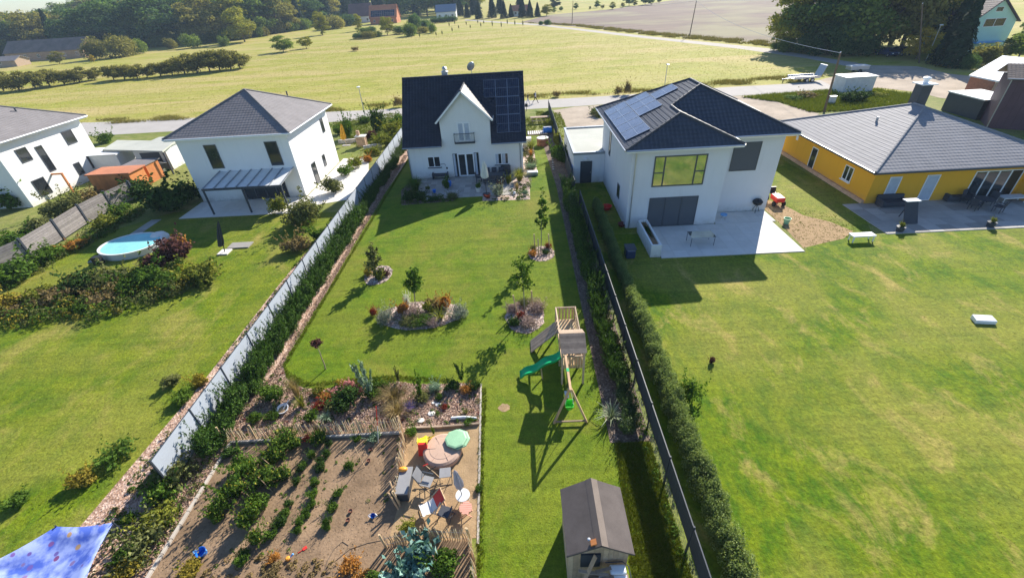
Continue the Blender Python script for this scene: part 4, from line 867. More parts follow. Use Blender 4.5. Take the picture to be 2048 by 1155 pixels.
# ================================================================== PLANTS
PB = {}
def proto(kind, mat):
    k = (kind, mat)
    if k not in PB:
        s = (hash(kind) if 0 else sum(map(ord, kind+mat))) % 9999
        mk = []
        for v in range(3):
            if kind == 'bush': mk.append(bush_mesh('bush', s+v, mat, 1500, .08, 9))
            elif kind == 'fine': mk.append(bush_mesh('bush', s+v, mat, 2600, .045, 12))
            elif kind == 'loose': mk.append(bush_mesh('bush', s+v, mat, 800, .085, 11, 1))
            elif kind == 'big': mk.append(bush_mesh('bush', s+v, mat, 3600, .052, 16))
            elif kind == 'clip': mk.append(bush_mesh('thuja', s+v, mat, 4200, .05, 18, 0, 0))
            elif kind == 'cabbage': mk.append(bush_mesh('cabbage', s+v, mat, 330, .22, 7))
            elif kind == 'blade': mk.append(blade_mesh('grass_clump', s+v, mat, 170, .65, .012))
            elif kind == 'yucca': mk.append(blade_mesh('yucca', s+v, mat, 60, .95, .028))
            elif kind == 'spire': mk.append(spire_mesh('shrub', s+v, mat))
            elif kind == 'dome': mk.append(blade_mesh('herb', s+v, mat, 420, 1.1, .010))
        PB[k] = mk
    return PB[k]
pr = random.Random(5); GROW = [1.0, 1.0]
def plant(name, kind, mat, p, r, h, label, cat='plant', group=None, rot=None):
    me = pr.choice(proto(kind, mat)); r *= GROW[0]; h *= GROW[1]; o = link_mesh(name, me, None, tuple(p), (r, r*pr.uniform(.85, 1.1), h), pr.uniform(0, 6.28) if rot is None else rot)
    tag(o, label, cat, group); return o
def at3(p): return Vector((p[0], p[1], 0))
# laurel rows
def mark_l(y): return 'near the paling fence' if y < 15 else 'beside the leaning plum tree' if y < 20 else 'level with the oval bed' if y < 25 else 'level with the open lawn' if y < 33 else 'in the shadow of the white house' if y < 45 else 'close to the white house'
def mark_r(y): return 'beside the swing frame' if y < 15 else 'beside the play tower' if y < 20 else 'level with the round heather bed' if y < 24 else 'level with the staked tree' if y < 32 else 'close to the garage'
def mark_t(y): return 'behind the garden shed' if y < 8.6 else 'beside the open right lawn' if y < 14.5 else 'level with the play tower' if y < 20 else 'in the shade of the pale grey villa'
def laurels(n, fx, y0, y1, r, h, mat, label, group, jit=.12):
    for i in range(n):
        y = y0+(y1-y0)*(i+.5)/n; x = fx(y)+pr.uniform(-jit, jit); plant('laurel_shrub', 'big', mat, (x, y+pr.uniform(-.1, .1), 0), r*pr.uniform(.85, 1.15), h*pr.uniform(.75, 1.15), label+' '+(mark_r(y) if x > 0 else mark_l(y)), 'shrub', group)
laurels(54, lambda y: -13.85, 11.6, 35.0, .80, 1.3, 'l_laurel', 'dark glossy laurel shrub along the light grey fence', 'laurel shrubs along the left fence')
laurels(22, lambda y: -13.85, 35.0, 49.0, .66, 1.05, 'l_laurel', 'dark glossy laurel shrub along the light grey fence', 'laurel shrubs along the left fence')
laurels(10, lambda y: -13.8, 49.0, 58.5, .6, 1.2, 'l_laurel2', 'pale leaved laurel shrub along the light grey fence', 'pale laurel shrubs left of the house')
laurels(44, lambda y: 4.3, 14.6, 39.0, .66, 1.3, 'l_laurel', 'dark laurel shrub along the anthracite fence', 'laurel shrubs along the right fence', .14)
laurels(5, lambda y: 4.25, 12.0, 14.6, .5, 1.0, 'l_laurel2', 'pale speckled shrub near the grey bladed plant', 'speckled shrubs by the right fence')
laurels(4, lambda y: 4.2, 31.3, 34.5, .4, 1.5, 'l_laurel2', 'tall pale leaved laurel shrub beside the garage corner', 'pale laurels by the garage')
# thuja hedge of the right neighbour
for i in range(62):
    y = 3.0+i*.52; s = 1 if y < 21 else .8
    plant('thuja_shrub', 'clip', 'l_thuja', (6.35+pr.uniform(-.06, .06), y, 0), .70*s, 1.35*s*pr.uniform(.9, 1.1), 'olive green thuja behind the anthracite fence '+mark_t(y), 'hedge plant', 'thuja hedge behind the right fence')

# young trees
def young_tree(name, base, top, label, mat, crown_r, crown_lo, nleaf=420, size=.10, lean=0, trunk='trunk_pale', stems=8, cat='tree'):
    b = at(*base); H = onwall(top[0], top[1], b.y)[1]; rg = np.random.default_rng(int(base[0])); t = thing(name, label, cat, tuple(b)); dx = onwall(top[0], top[1], b.y)[0]-b.x
    rr = random.Random(int(base[0])); lead = lambda z: Vector((dx*z/H, 0, z)); m = MB(); m.tube([lead(z*H)+Vector((rr.uniform(-.02, .02), rr.uniform(-.02, .02), 0)) for z in (0, .2, .4, .6, .8, 1)], [.035, .03, .026, .02, .013, .005], 7)
    Cs = []
    for i in range(stems):
        z0 = H*(crown_lo+(.85-crown_lo)*i/stems); a = i*2.4+rr.random(); L = crown_r*rr.uniform(.7, 1.15)*(1-.45*i/stems); e = lead(z0)+Vector((math.cos(a)*L, math.sin(a)*L, L*rr.uniform(.5, 1.0)))
        m.tube([lead(z0), (lead(z0)*.5+e*.5)-Vector((0, 0, .05*L)), e], [.014, .010, .004], 5); k = nleaf//stems; tt = rg.uniform(.25, 1.05, k)[:, None]
        Cs.append(np.array(lead(z0))*(1-tt)+np.array(e)*tt+rg.normal(0, crown_r*.16, (k, 3)))
    k = nleaf//5; zz = rg.uniform(crown_lo, 1, k); Cs.append(np.stack([dx*zz, 0*zz, zz*H], 1)+rg.normal(0, crown_r*.12, (k, 3)))
    m.v = [(v[0]+b.x, v[1]+b.y, v[2]) for v in m.v]; m.build('trunk', trunk, t)
    C = np.concatenate(Cs); V, F, A = leaf_quads(rg, C, rnd_dir(rg, len(C))+[0, 0, .5], size, 1.5); link_mesh('crown', npmesh('crown', V, F, mat, A), t); return t
young_tree('young_tree', (1082, 505), (1085, 376), 'slender young tree held by three stakes near the house', 'l_mid', .55, .38, 330, .15)
young_tree('young_tree', (1050, 628), (1042, 508), 'young tree with pale leaves in the round heather bed between two stakes', 'l_green', .62, .42, 420, .12)
young_tree('young_tree', (831, 612), (823, 535), 'small dark green tree growing in the oval flower bed', 'l_mid', .62, .35, 700, .12, stems=9)
young_tree('shrubby_tree', (752, 556), (742, 486), 'grey green upright bushy tree in the small left bed', 'l_olive', .55, .15, 800, .11, stems=12)
young_tree('lollipop_tree', (652, 738), (630, 680), 'leaning plum coloured round headed little tree on the lawn', 'l_purple', .32, .82, 520, .07, stems=9, trunk='wood_grey')
for base, tops, lab in (((1082, 503), ((1068, 468), (1076, 478), (1097, 468)), 'three wooden stakes holding the slender young tree near the house'), ((1050, 625), ((1026, 590), (1063, 581)), 'two wooden stakes in the round heather bed')):
    s = thing('tree_stakes', lab, 'stakes', tuple(at(*base)))
    for tx, ty in tops:
        bx = tx+2+((1032-1026) if base[0] == 1050 and tx < 1040 else 0); by = {1068: 500, 1076: 512, 1097: 497, 1026: 625, 1063: 620}[tx]; b = at(bx, by); z = onwall(tx, ty, b.y)[1]
        MB().tube([b, (b.x+(onwall(tx, ty, b.y)[0]-b.x), b.y, z)], [.045, .04], 8).build('stake', 'wood_tan', s)
# planting islands
def island(px, py, rx, ry, mat, z=.016, n=28, name='planting_bed'):
    c = at(px, py); k = scale_at(px, py); rr = random.Random(px); poly = [(c.x+rx*math.cos(2*math.pi*i/n)*rr.uniform(.94, 1.05), c.y+ry*math.sin(2*math.pi*i/n)*rr.uniform(.94, 1.05)) for i in range(n)]
    struct(name, MB().sheet(poly, z), mat); return poly
IS = [island(1083, 507, .95, 1.1, 'chips'), island(1050, 632, 1.15, 1.55, 'chips'), island(840, 630, 2.55, 1.35, 'chips'), island(757, 550, .95, 1.25, 'chips')]
GROW[:] = [1.4, 1.25]
for (lab, kind, mat, px, py, r, h, cat) in [
    ('round dark green stripy clump left of terrace', 'dome', 'l_mid', 832, 382, 1.0, 1.25, 'ornamental grass'),
    ('low dark shrub left of the terrace beside the house corner', 'bush', 'l_dark', 845, 398, .7, .7, 'shrub'),
    ('tall leafy shrub at the left terrace edge', 'bush', 'l_dark', 820, 400, .6, .8, 'shrub'),
    ('green potted bush with blue pot on the terrace', 'bush', 'l_mid', 893, 377, .35, .9, 'potted plant'),
    ('grey green low shrub in front of the terrace', 'fine', 'l_olive', 905, 396, .6, .5, 'shrub'),
    ('dark low cushion at the terrace front edge', 'fine', 'l_dark', 870, 402, .55, .45, 'shrub'),
    ('silver leaved shrub in front of the dining table', 'loose', 'l_grey', 998, 392, .85, 1.0, 'shrub'),
    ('small red flowering plant behind the silver shrub', 'bush', 'l_red', 1001, 372, .28, .55, 'flower'),
    ('reddish low flowers at the front of the terrace bed', 'bush', 'l_red', 975, 397, .3, .35, 'flower'),
    ('yellow green shrub near the right terrace end', 'bush', 'l_yellow', 1017, 366, .4, .75, 'shrub'),
    ('large golden green fountain grass at right house corner', 'dome', 'l_yellow', 1039, 362, .85, 1.2, 'ornamental grass'),
    ('straw coloured grass tuft under the golden fountain grass', 'blade', 'l_straw', 1034, 380, .45, .7, 'ornamental grass'),
    ('grey cushion plant on the chips at the bed corner', 'fine', 'l_sage', 1051, 390, .35, .4, 'plant'),
    ('orange flower clump in the bed right of the house', 'blade', 'l_orange', 1062, 312, .5, .7, 'flower'),
    ('cream green bushy perennial in the bed right of the house', 'bush', 'l_olive', 1061, 325, .55, .55, 'plant'),
    ('pale green bushy perennial above the grey planter', 'bush', 'l_sage', 1063, 337, .6, .55, 'plant'),
    ('green bushy grass ball by the brick raised bed', 'dome', 'l_yellow', 1062, 300, .8, 1.1, 'ornamental grass'),
    ('bright yellow green shrub by the dark fence near garage', 'bush', 'l_yellow', 1115, 294, .6, 1.4, 'shrub'),
    ('dark round shrub between lawn and garage', 'bush', 'l_mid', 1118, 318, .9, 1.5, 'shrub'),
    ('dark green shrub by the garage wall', 'bush', 'l_dark', 1130, 330, .8, 1.4, 'shrub'),
    ('yellow green shrub beside the blue and white barrel', 'bush', 'l_yellow', 1098, 255, .7, .9, 'shrub'),
    # stake bed near house
    ('orange flowers in the stony bed of the staked tree', 'bush', 'l_orange', 1066, 511, .36, .35, 'flower'),
    ('dark red cushion in the stony bed of the staked tree', 'fine', 'l_red', 1098, 496, .28, .4, 'plant'),
    ('dark cushion in the stony bed beside the staked trunk', 'fine', 'l_dark', 1092, 507, .28, .3, 'plant'),
    ('small olive clump at the back of the stony bed', 'fine', 'l_olive', 1067, 501, .28, .4, 'plant'),
    # small left bed
    ('yellow leaved clump below the grey green bushy tree', 'bush', 'l_yellow', 757, 556, .42, .5, 'plant'),
    ('golden leaved clump at the left of the bushy tree', 'bush', 'l_gold', 738, 549, .34, .45, 'plant'),
    ('dark rust leaved clump right of the bushy tree', 'bush', 'l_purple', 772, 551, .34, .35, 'plant'),
    # oval bed
    ('small deep red shrub left of the oval bed', 'fine', 'l_red', 748, 630, .32, .55, 'shrub'),
    ('grey green lavender mound at left of oval bed', 'fine', 'l_grey', 775, 640, .62, .75, 'shrub'),
    ('rust green shrub in the oval bed', 'bush', 'l_orange', 803, 625, .45, .6, 'shrub'),
    ('lilac grey heather mound at middle of oval bed', 'fine', 'l_heather', 830, 634, .6, .6, 'shrub'),
    ('dusky green low mound at the front of oval bed', 'fine', 'l_olive', 818, 648, .65, .5, 'shrub'),
    ('dark green low plant at the front of oval bed', 'fine', 'l_mid', 846, 648, .6, .5, 'shrub'),
    ('yellow green round shrub right of the oval bed trunk', 'bush', 'l_yellow', 857, 622, .4, .6, 'shrub'),
    ('straw gold flower clump at the back of oval bed', 'bush', 'l_straw', 868, 616, .5, .65, 'plant'),
    ('rusty orange flower clump at the back right of oval bed', 'bush', 'l_orange', 890, 614, .5, .7, 'plant'),
    ('striped green bladed clump in the right of the oval bed', 'yucca', 'l_yellow', 881, 636, .65, .55, 'plant'),
    ('pink and green low plant at the front right of the oval bed', 'fine', 'l_heather', 868, 650, .4, .35, 'plant'),
    ('round silver grey mound at right end of oval bed', 'fine', 'l_grey', 917, 634, .62, .75, 'shrub'),
    ('white flowers behind the oval bed trunk', 'bush', 'l_wht', 817, 608, .25, .6, 'flower'),
    # round heather bed
    ('pinkish heather mound at left of round bed', 'fine', 'l_heather', 1024, 622, .5, .5, 'shrub'),
    ('pinkish heather mound at right of round bed', 'fine', 'l_heather', 1075, 620, .6, .55, 'shrub'),
    ('grey pink heather at the front of round bed', 'fine', 'l_heather', 1058, 648, .6, .45, 'shrub'),
    ('dark green plant at the front left of round bed', 'bush', 'l_dark', 1028, 646, .42, .35, 'plant'),
    ('plum leaved plant in the round bed beside the trunk', 'bush', 'l_red', 1041, 636, .3, .35, 'plant'),
    ('olive heather at the back of round bed', 'fine', 'l_olive', 1048, 608, .45, .4, 'shrub'),
    # flower bed
    ('round fresh green bush at the left end of the flower bed', 'bush', 'l_green', 548, 797, .5, .75, 'shrub'),
    ('straw coloured plume grass beside the white tub', 'blade', 'l_straw', 596, 792, .55, 1.1, 'ornamental grass'),
    ('yellow green arching grass below the straw plume', 'blade', 'l_yellow', 605, 812, .5, .6, 'ornamental grass'),
    ('small bright green plant left of the white tub', 'bush', 'l_green', 513, 839, .32, .4, 'plant'),
    ('small dark green plant under the white tub', 'bush', 'l_mid', 549, 834, .3, .35, 'plant'),
    ('bright green leafy plant above the paling fence', 'bush', 'l_green', 622, 838, .34, .4, 'plant'),
    ('bluish spiky plant above the paling fence', 'yucca', 'l_sage', 655, 838, .35, .35, 'plant'),
    ('yellow green low perennial behind orange clump', 'bush', 'l_yellow', 640, 786, .38, .35, 'plant'),
    ('orange tinged clump in the flower bed', 'bush', 'l_orange', 652, 796, .36, .3, 'plant'),
    ('rust red low clump in the flower bed', 'bush', 'l_red', 645, 812, .4, .25, 'plant'),
    ('orange flowers at the lawn edge of the flower bed', 'bush', 'l_gold', 682, 770, .28, .3, 'flower'),
    ('pink flowers at the lawn edge of the flower bed', 'bush', 'l_pink', 700, 773, .26, .35, 'flower'),
    ('pale pink flower clump below the orange flowers', 'bush', 'l_pink', 678, 784, .28, .3, 'flower'),
    ('dark green shrub with white flecks in mid flower bed', 'bush', 'l_dark', 700, 804, .7, .7, 'shrub'),
    ('grey green spreading plant left in mid flower bed', 'loose', 'l_olive', 676, 812, .55, .45, 'plant'),
    ('brown leaved low shrub beside the pink flowers', 'fine', 'l_purple', 716, 783, .45, .4, 'shrub'),
    ('tall airy shrub with silvery tips at the lawn edge', 'spire', 'l_sage', 742, 794, .75, 1.9, 'shrub'),
    ('bushy green base plant under the tall airy shrub', 'bush', 'l_mid', 748, 790, .5, .6, 'shrub'),
    ('green leafy plant right of the tall airy shrub', 'bush', 'l_mid', 768, 778, .36, .4, 'plant'),
    ('small reddish green shrub standing on the lawn edge', 'spire', 'l_olive', 798, 764, .35, .75, 'shrub'),
    ('large drooping tan dry grass in mid flower bed', 'dome', 'l_tan', 790, 800, .75, .6, 'ornamental grass'),
    ('tan dry grass mound beside the lavender', 'dome', 'l_straw', 795, 828, .55, .55, 'ornamental grass'),
    ('lavender clump with violet flowers', 'blade', 'l_lav', 822, 822, .36, .5, 'lavender'),
    ('two stemmed upright green shrub at the lawn edge', 'spire', 'l_mid', 843, 795, .4, 1.3, 'shrub'),
    ('bushy base plant under the two stemmed shrub', 'fine', 'l_olive', 845, 798, .4, .4, 'shrub'),
    ('pale sage green cushion at the lawn edge', 'fine', 'l_sage', 870, 779, .42, .4, 'plant'),
    ('dark upright shrub at the right lawn edge', 'spire', 'l_dark', 923, 762, .5, .9, 'shrub'),
    ('dark leafy plant left of the dark upright shrub', 'bush', 'l_dark', 905, 776, .34, .4, 'plant'),
    ('reddish twiggy plant near the right end of the bed', 'loose', 'l_orange', 934, 782, .32, .35, 'plant'),
    ('dark green plant at the right corner of the bed', 'bush', 'l_dark', 950, 779, .3, .4, 'plant'),
    ('small red plant among the stones', 'fine', 'l_red', 890, 815, .18, .2, 'plant'),
    ('small olive tuft above the white log', 'blade', 'l_olive', 932, 826, .25, .25, 'plant'),
    ('small green tuft beside the sage cushion', 'bush', 'l_mid', 878, 796, .2, .2, 'plant'),
    ('green weed behind the white log', 'bush', 'l_green', 938, 846, .2, .2, 'weed'),
    # play area weeds
    ('leafy weed below the timber edging at left', 'bush', 'l_green', 827, 866, .26, .25, 'weed'),
    ('tall green weed below the timber edging', 'spire', 'l_green', 868, 868, .22, .5, 'weed'),
    ('yellow green weed beside the lower paling fence', 'bush', 'l_yellow', 816, 1058, .3, .3, 'weed'),
    ('leafy weed on the lawn edge near the white round table', 'bush', 'l_green', 956, 980, .2, .18, 'weed'),
    ('grey silver bladed plant beside the anthracite fence', 'yucca', 'l_yuc', 1222, 838, .62, .6, 'plant'),
    ('low pale plant next to the grey bladed plant', 'bush', 'l_heather', 1254, 842, .35, .35, 'plant'),
    # vegetables
    ('blue green cabbage mass left at the bottom fence', 'cabbage', 'l_blue', 845, 1108, .55, .75, 'cabbage'),
    ('pale blue green cabbage nearest the bottom photo edge', 'cabbage', 'l_blue', 800, 1152, .42, .55, 'cabbage'),
    ('blue green cabbage with yellow flowers near the lower paling fence', 'cabbage', 'l_blue', 835, 1146, .45, .6, 'cabbage'),
    ('dark green leafy plant right of the cabbages', 'bush', 'l_mid', 890, 1132, .5, .7, 'vegetable'),
    ('low light green plant left of the cabbages', 'bush', 'l_green', 752, 1158, .35, .3, 'vegetable'),
    ('orange withering plant below the hose', 'loose', 'l_orange', 705, 1140, .5, .35, 'vegetable'),
    ('green yellow bush at the left hedge strip', 'loose', 'l_yellow', 325, 1046, .75, .6, 'shrub'),
    ('tall olive bush at the lower left by the edging', 'loose', 'l_olive', 285, 1100, .8, .8, 'shrub'),
    ('leafy bush at the left end of the paling fence', 'bush', 'l_green', 412, 880, .5, .7, 'shrub'),
    ('dark straggly bush near the fence end', 'loose', 'l_olive', 360, 955, .9, .9, 'shrub'),
    ('grey green straggly bush beside the fence end', 'loose', 'l_mid', 335, 985, .7, .8, 'shrub'),
    ('yellowing straggly bush at the bottom of the hedge strip', 'loose', 'l_gold', 262, 1146, .5, .5, 'shrub'),
    ('small dark plant at the head of the edging stones', 'bush', 'l_dark', 462, 905, .35, .3, 'vegetable'),
]:
    plant({'dome': 'ornamental_grass', 'blade': 'ornamental_grass', 'yucca': 'bladed_plant', 'cabbage': 'cabbage'}.get(kind, 'garden_plant'), kind, mat, at(px, py), r, h, lab, cat)
for lab, mat, px, py, r, h in [('dark green tomato row near the paling fence', 'l_tomato', 575, 890, .7, .7), ('yellowing tomato bush below the paling fence', 'l_tomato', 556, 922, .55, .8), ('green tomato bush left of the slanting cane', 'l_green', 490, 945, .65, .8), ('green tomato bush in the middle of the plot', 'l_tomato', 525, 965, .7, .8),
    ('bushy green vine beside the longest cane', 'l_tomato', 560, 960, .5, .7), ('large green tomato bush at the left of the plot', 'l_tomato', 465, 1000, .62, 1.0), ('yellow speckled tomato bush below the large green one', 'l_tomato', 440, 1030, .45, .7), ('bright green squash plant in mid plot', 'l_green', 520, 1012, .5, .6),
    ('tomato bush with yellow leaves at the lower end', 'l_tomato', 505, 1045, .45, .8), ('dark green tomato bush at the lower end', 'l_tomato', 522, 1085, .42, .7), ('dark green vine by the fence beside red flowers', 'l_tomato', 640, 880, .45, .5),
    ('pale green plant in the shaded fence strip', 'l_sage', 748, 878, .35, .35), ('withered yellow plant near the blue tub', 'l_gold', 385, 1140, .42, .35), ('small green plant with yellow leaves below the tomatoes', 'l_green', 488, 1118, .3, .35), ('brown leaved plant near the red shovel', 'l_orange', 550, 1118, .26, .25), ('low withered plant at the bottom centre of plot', 'l_tan', 545, 1150, .35, .25)]:
    plant('vegetable_plant', 'bush', mat, at(px, py), r*.88, h*.95, lab, 'vegetable')
rows = [(1270, 270), (1245, 350), (1195, 485), (1170, 545), (1115, 620), (1090, 680), (1390, 260), (1360, 350), (1345, 430), (1340, 490), (1300, 540), (1265, 600), (1250, 650), (1575, 245), (1510, 415), (1470, 505), (1435, 610), (1430, 170), (1340, 180), (1620, 80), (1440, 110), (1290, 240), (1400, 215), (1150, 590)]
for x, y in rows: plant('leafy_vegetable', 'bush', pr.choice(['l_dark', 'l_mid', 'l_mid']), at(200+x/3.15, 850+y/3.15+6), pr.uniform(.16, .225), pr.uniform(.24, .34), 'low dark green vegetable plant in the rows on bare soil', 'vegetable', 'vegetable plants in rows')
plant('red_flower', 'bush', 'l_red', at(617, 880), .22, .25, 'small red flowers at the foot of the paling fence', 'flower')
# ================================================================== THINGS IN THE MAIN GARDEN
def W3(px, py, z=0): p = at(px, py, z); return Vector((p.x, p.y, z))
# ---- play tower with ramp, slide and swing
t = thing('play_tower', 'wooden climbing tower with board ramp, plank roof, green slide and swing beam', 'climbing frame', (2.1, 16.8, 0))
tx0, tx1, ty0, ty1, pz = 1.62, 2.62, 15.0, 18.5, 1.2
for x in (tx0, tx1):
    for y, h in ((ty0, 2.25), (16.25, 2.25), (ty1, 1.95)):
        MB().box(x-.045, x+.045, y-.045, y+.045, 0, h).build('post', 'wood', t, bevel=.005)
for i in range(10):
    x = tx0+.05+i*(tx1-tx0-.1)/9.5; MB().box(x-.044, x+.044, ty0+.06, ty1-.06, pz-.03, pz).build('deck_board', 'wood_tan', t)
for x in (tx0, tx1): MB().box(x-.02, x+.02, ty0, ty1, pz-.16, pz-.035).build('beam', 'wood', t)
for y in (ty0+.02, ty1-.02): MB().box(tx0, tx1, y-.02, y+.02, pz-.16, pz-.035).build('beam', 'wood', t)
for x in (tx0, tx1): MB().box(x-.03, x+.03, 16.3, ty1+.04, 1.92, 1.98).build('rail', 'wood', t)
MB().box(tx0, tx1, ty1-.03, ty1+.03, 1.92, 1.98).build('rail', 'wood', t)
MB().box(tx1-.02, tx1+.02, 16.3, ty1, 1.45, 1.53).build('rail', 'wood', t)
for i in range(5): MB().box(tx0+.14+i*.17, tx0+.24+i*.17, ty1-.025, ty1, pz, 1.92).build('railing_slat', 'wood_tan', t)
for i in range(9): y = 16.5+i*.23; MB().box(tx1-.012, tx1+.012, y, y+.09, pz, 1.92).build('railing_slat', 'wood_tan', t)
for i in range(8): MB().box(tx0+.08+i*.12, tx0+.155+i*.12, ty0-.02, ty0+.005, pz-.15, 1.75).build('railing_slat', 'wood_tan', t)
MB().box(tx0, tx1, ty0-.03, ty0+.03, 1.75, 1.82).build('rail', 'wood', t)
MB().box(tx1-.012, tx1+.012, 15.05, 16.2, pz+.05, 1.7).build('side_board', 'wood', t)
# plank roof: slope facing the camera and one behind
rz0, rz1, ry0, ry1, ryr = 2.15, 2.62, 14.78, 16.45, 15.62
for s in (0, 1):
    for i in range(8):
        f0, f1 = i/8, (i+.95)/8
        if s == 0: a, b = (ry0+(ryr-ry0)*f0, rz0+(rz1-rz0)*f0), (ry0+(ryr-ry0)*f1, rz0+(rz1-rz0)*f1)
        else: a, b = (ry1-(ry1-ryr)*f0, rz0+(rz1-rz0)*f0), (ry1-(ry1-ryr)*f1, rz0+(rz1-rz0)*f1)
        MB().hexa([(tx0-.08, a[0], a[1]), (tx1+.08, a[0], a[1]), (tx1+.08, b[0], b[1]), (tx0-.08, b[0], b[1]), (tx0-.08, a[0], a[1]+.025), (tx1+.08, a[0], a[1]+.025), (tx1+.08, b[0], b[1]+.025), (tx0-.08, b[0], b[1]+.025)]).build('roof_board', 'wood_grey', t)
# ramp
ra, rb = Vector((tx0-.03, 17.85, pz)), Vector((.22, 17.7, .06)); d = (rb-ra)
for i in range(9):
    y = -.42+i*.105; MB().bar(ra+Vector((0, y, 0)), rb+Vector((0, y, 0)), .098, .025).build('ramp_board', 'wood_grey', t)
for y in (-.3, .3): MB().bar(ra+Vector((0, y, -.05)), rb+Vector((0, y, -.03)), .05, .05).build('ramp_bearer', 'wood', t)
MB().bar((.85, 17.95, .0), (.95, 17.9, .62), .05, .05).build('ramp_leg', 'wood_tan', t)
# slide
sp = []; n = 18
for i in range(n+1):
    f = i/n; x = 1.6-2.0*f; z = 1.15*(1-f)**1.0+.13-.06*math.sin(f*4*math.pi)-(.05 if f > .9 else 0); sp.append((x, 15.62-.10*f, max(z, .12)))
vs = []; fs = []
prof = [(-.24, .13), (-.235, .14), (-.20, .01), (0, 0), (.20, .01), (.235, .14), (.24, .13), (.21, -.02), (0, -.03), (-.21, -.02)]
for x, y, z in sp: vs += [(x, y+a, z+b) for a, b in prof]
k = len(prof)
for i in range(n): fs += [(i*k+j, i*k+(j+1) % k, (i+1)*k+(j+1) % k, (i+1)*k+j) for j in range(k)]
fs += [tuple(range(k)), tuple(n*k+j for j in reversed(range(k)))]
MB().add(vs, fs).build('slide', 'green_pl', t, smooth=True)
MB().bar((.7, 15.4, 0), (.65, 15.55, .6), .05).build('slide_leg', 'wood_tan', t)
# swing beam, A frame
bx, by0, by1, bz = 1.73, 15.0, 12.75, 2.08
MB().box(bx-.05, bx+.05, by1-.1, by0, bz-.07, bz+.07).build('swing_beam', 'wood_tan', t, bevel=.006)
fa, fb = Vector((1.05, 12.72, 0)), Vector((2.48, 12.72, 0))
for f in (fa, fb): MB().bar(f, (bx+(f.x-bx)*.05, 12.75, bz), .085).build('frame_leg', 'wood_tan', t)
MB().bar(fa.lerp(Vector((bx, 12.72, bz)), .08)+Vector((0, -.06, 0)), fb.lerp(Vector((bx, 12.72, bz)), .08)+Vector((0, -.06, 0)), .06).build('cross_bar', 'wood_grey', t)
MB().box(bx-.056, bx+.056, 13.7, 13.9, bz+.072, bz+.078).build('name_plate', 'green_pl', t)
s = thing('swing_seat', 'plain dark swing seat hanging from the swing beam', 'swing', (bx, 13.7, .5))
MB().box(bx-.09, bx+.09, 13.75, 14.15, .42, .46).build('seat', 'white_old', s)
for y in (13.77, 14.13): MB().tube([(bx, y, .46), (bx, y, bz-.07)], .012, 5).build('rope', 'black', s)
s = thing('baby_swing', 'lime green bucket swing seat hanging at the front of the beam', 'swing', (bx, 13.1, .7))
m = MB(); m.lathe([(.10, 0), (.16, .03), (.19, .2), (.20, .24), (.18, .23), (.155, .05), (.02, .04)], (bx+.02, 13.05, .55), 16, 1, .85); m.build('bucket', 'lime_pl', s, smooth=True)
MB().box(bx-.17, bx+.2, 13.17, 13.21, .60, .95).build('backrest', 'lime_pl', s, bevel=.015); MB().tube([(bx-.16, 12.9, .8), (bx+.2, 12.9, .8)], .025, 6).build('front_bar', 'lime_pl', s)
for x in (bx-.17, bx+.2): MB().tube([(x, 13.05, .78), (bx, 13.05, bz-.06)], .010, 5).build('rope', 'white', s)
s = thing('rubber_ring', 'dark trapeze rings hanging between the two swing seats', 'swing rings', (bx, 13.45, 1.2))
for dy in (-.12, .12): MB().tube([(bx, 13.45+dy, 1.3), (bx, 13.45+dy, bz-.07)], .01, 5).build('rope', 'black', s)
MB().tube([(bx, 13.3, 1.3), (bx, 13.6, 1.3)], .02, 6).build('bar', 'black', s)
# ---- shed with felt roof
s = thing('garden_shed', 'small wooden garden shed with brown roofing felt at the bottom of the lawn', 'shed', (1.9, 7.4, 0))
x0, x1, y0, y1, ez, rz, xc = .98, 2.8, 6.5, 8.3, 2.0, 2.58, 1.90
ox0, ox1, oy0, oy1 = .9, 2.9, 6.32, 8.42
for yy in (y0, y1-.03):
    nb = 12
    for i in range(nb):
        a = x0+(x1-x0)*i/nb; b = x0+(x1-x0)*(i+.96)/nb; zt = lambda x: rz-.07-abs(x-xc)*(rz-ez)/(xc-ox0); m = MB(); m.hexa([(a, yy, 0), (b, yy, 0), (b, yy+.03, 0), (a, yy+.03, 0), (a, yy, zt(a)), (b, yy, zt(b)), (b, yy+.03, zt(b)), (a, yy+.03, zt(a))]); m.build('wall_board', 'wood', s)
for xx in (x0, x1-.03):
    for i in range(12):
        a = y0+.035+(y1-y0-.07)*i/12; b = a+(y1-y0-.07)*.96/12; MB().box(xx, xx+.03, a, b, 0, ez-.03).build('wall_board', 'wood', s)
for sgn, xe in ((-1, ox0), (1, ox1)):
    P = [(xe, oy0, ez), (xe, oy1, ez), (xc, oy1, rz), (xc, oy0, rz)]; r = MB().slab3(P, .03).build('roof', 'felt', s)
    f = .82 if sgn < 0 else .80; lx = xe+(xc-xe)*f; lz = ez+(rz-ez)*f+.006
    MB().slab3([(lx, oy0-.01, lz), (lx, oy1+.01, lz), (xc, oy1+.01, rz+.008), (xc, oy0-.01, rz+.008)], .01).build('ridge_felt', 'felt_lite' if sgn > 0 else 'felt', r)
    MB().bar((xe, oy0-.008, ez-.04), (xc, oy0-.008, rz-.035), .015, .06).build('trim', 'felt', r)
MB().box(1.35, 1.95, 6.44, 6.49, 1.0, 1.75).build('dark_opening', 'anth', s)
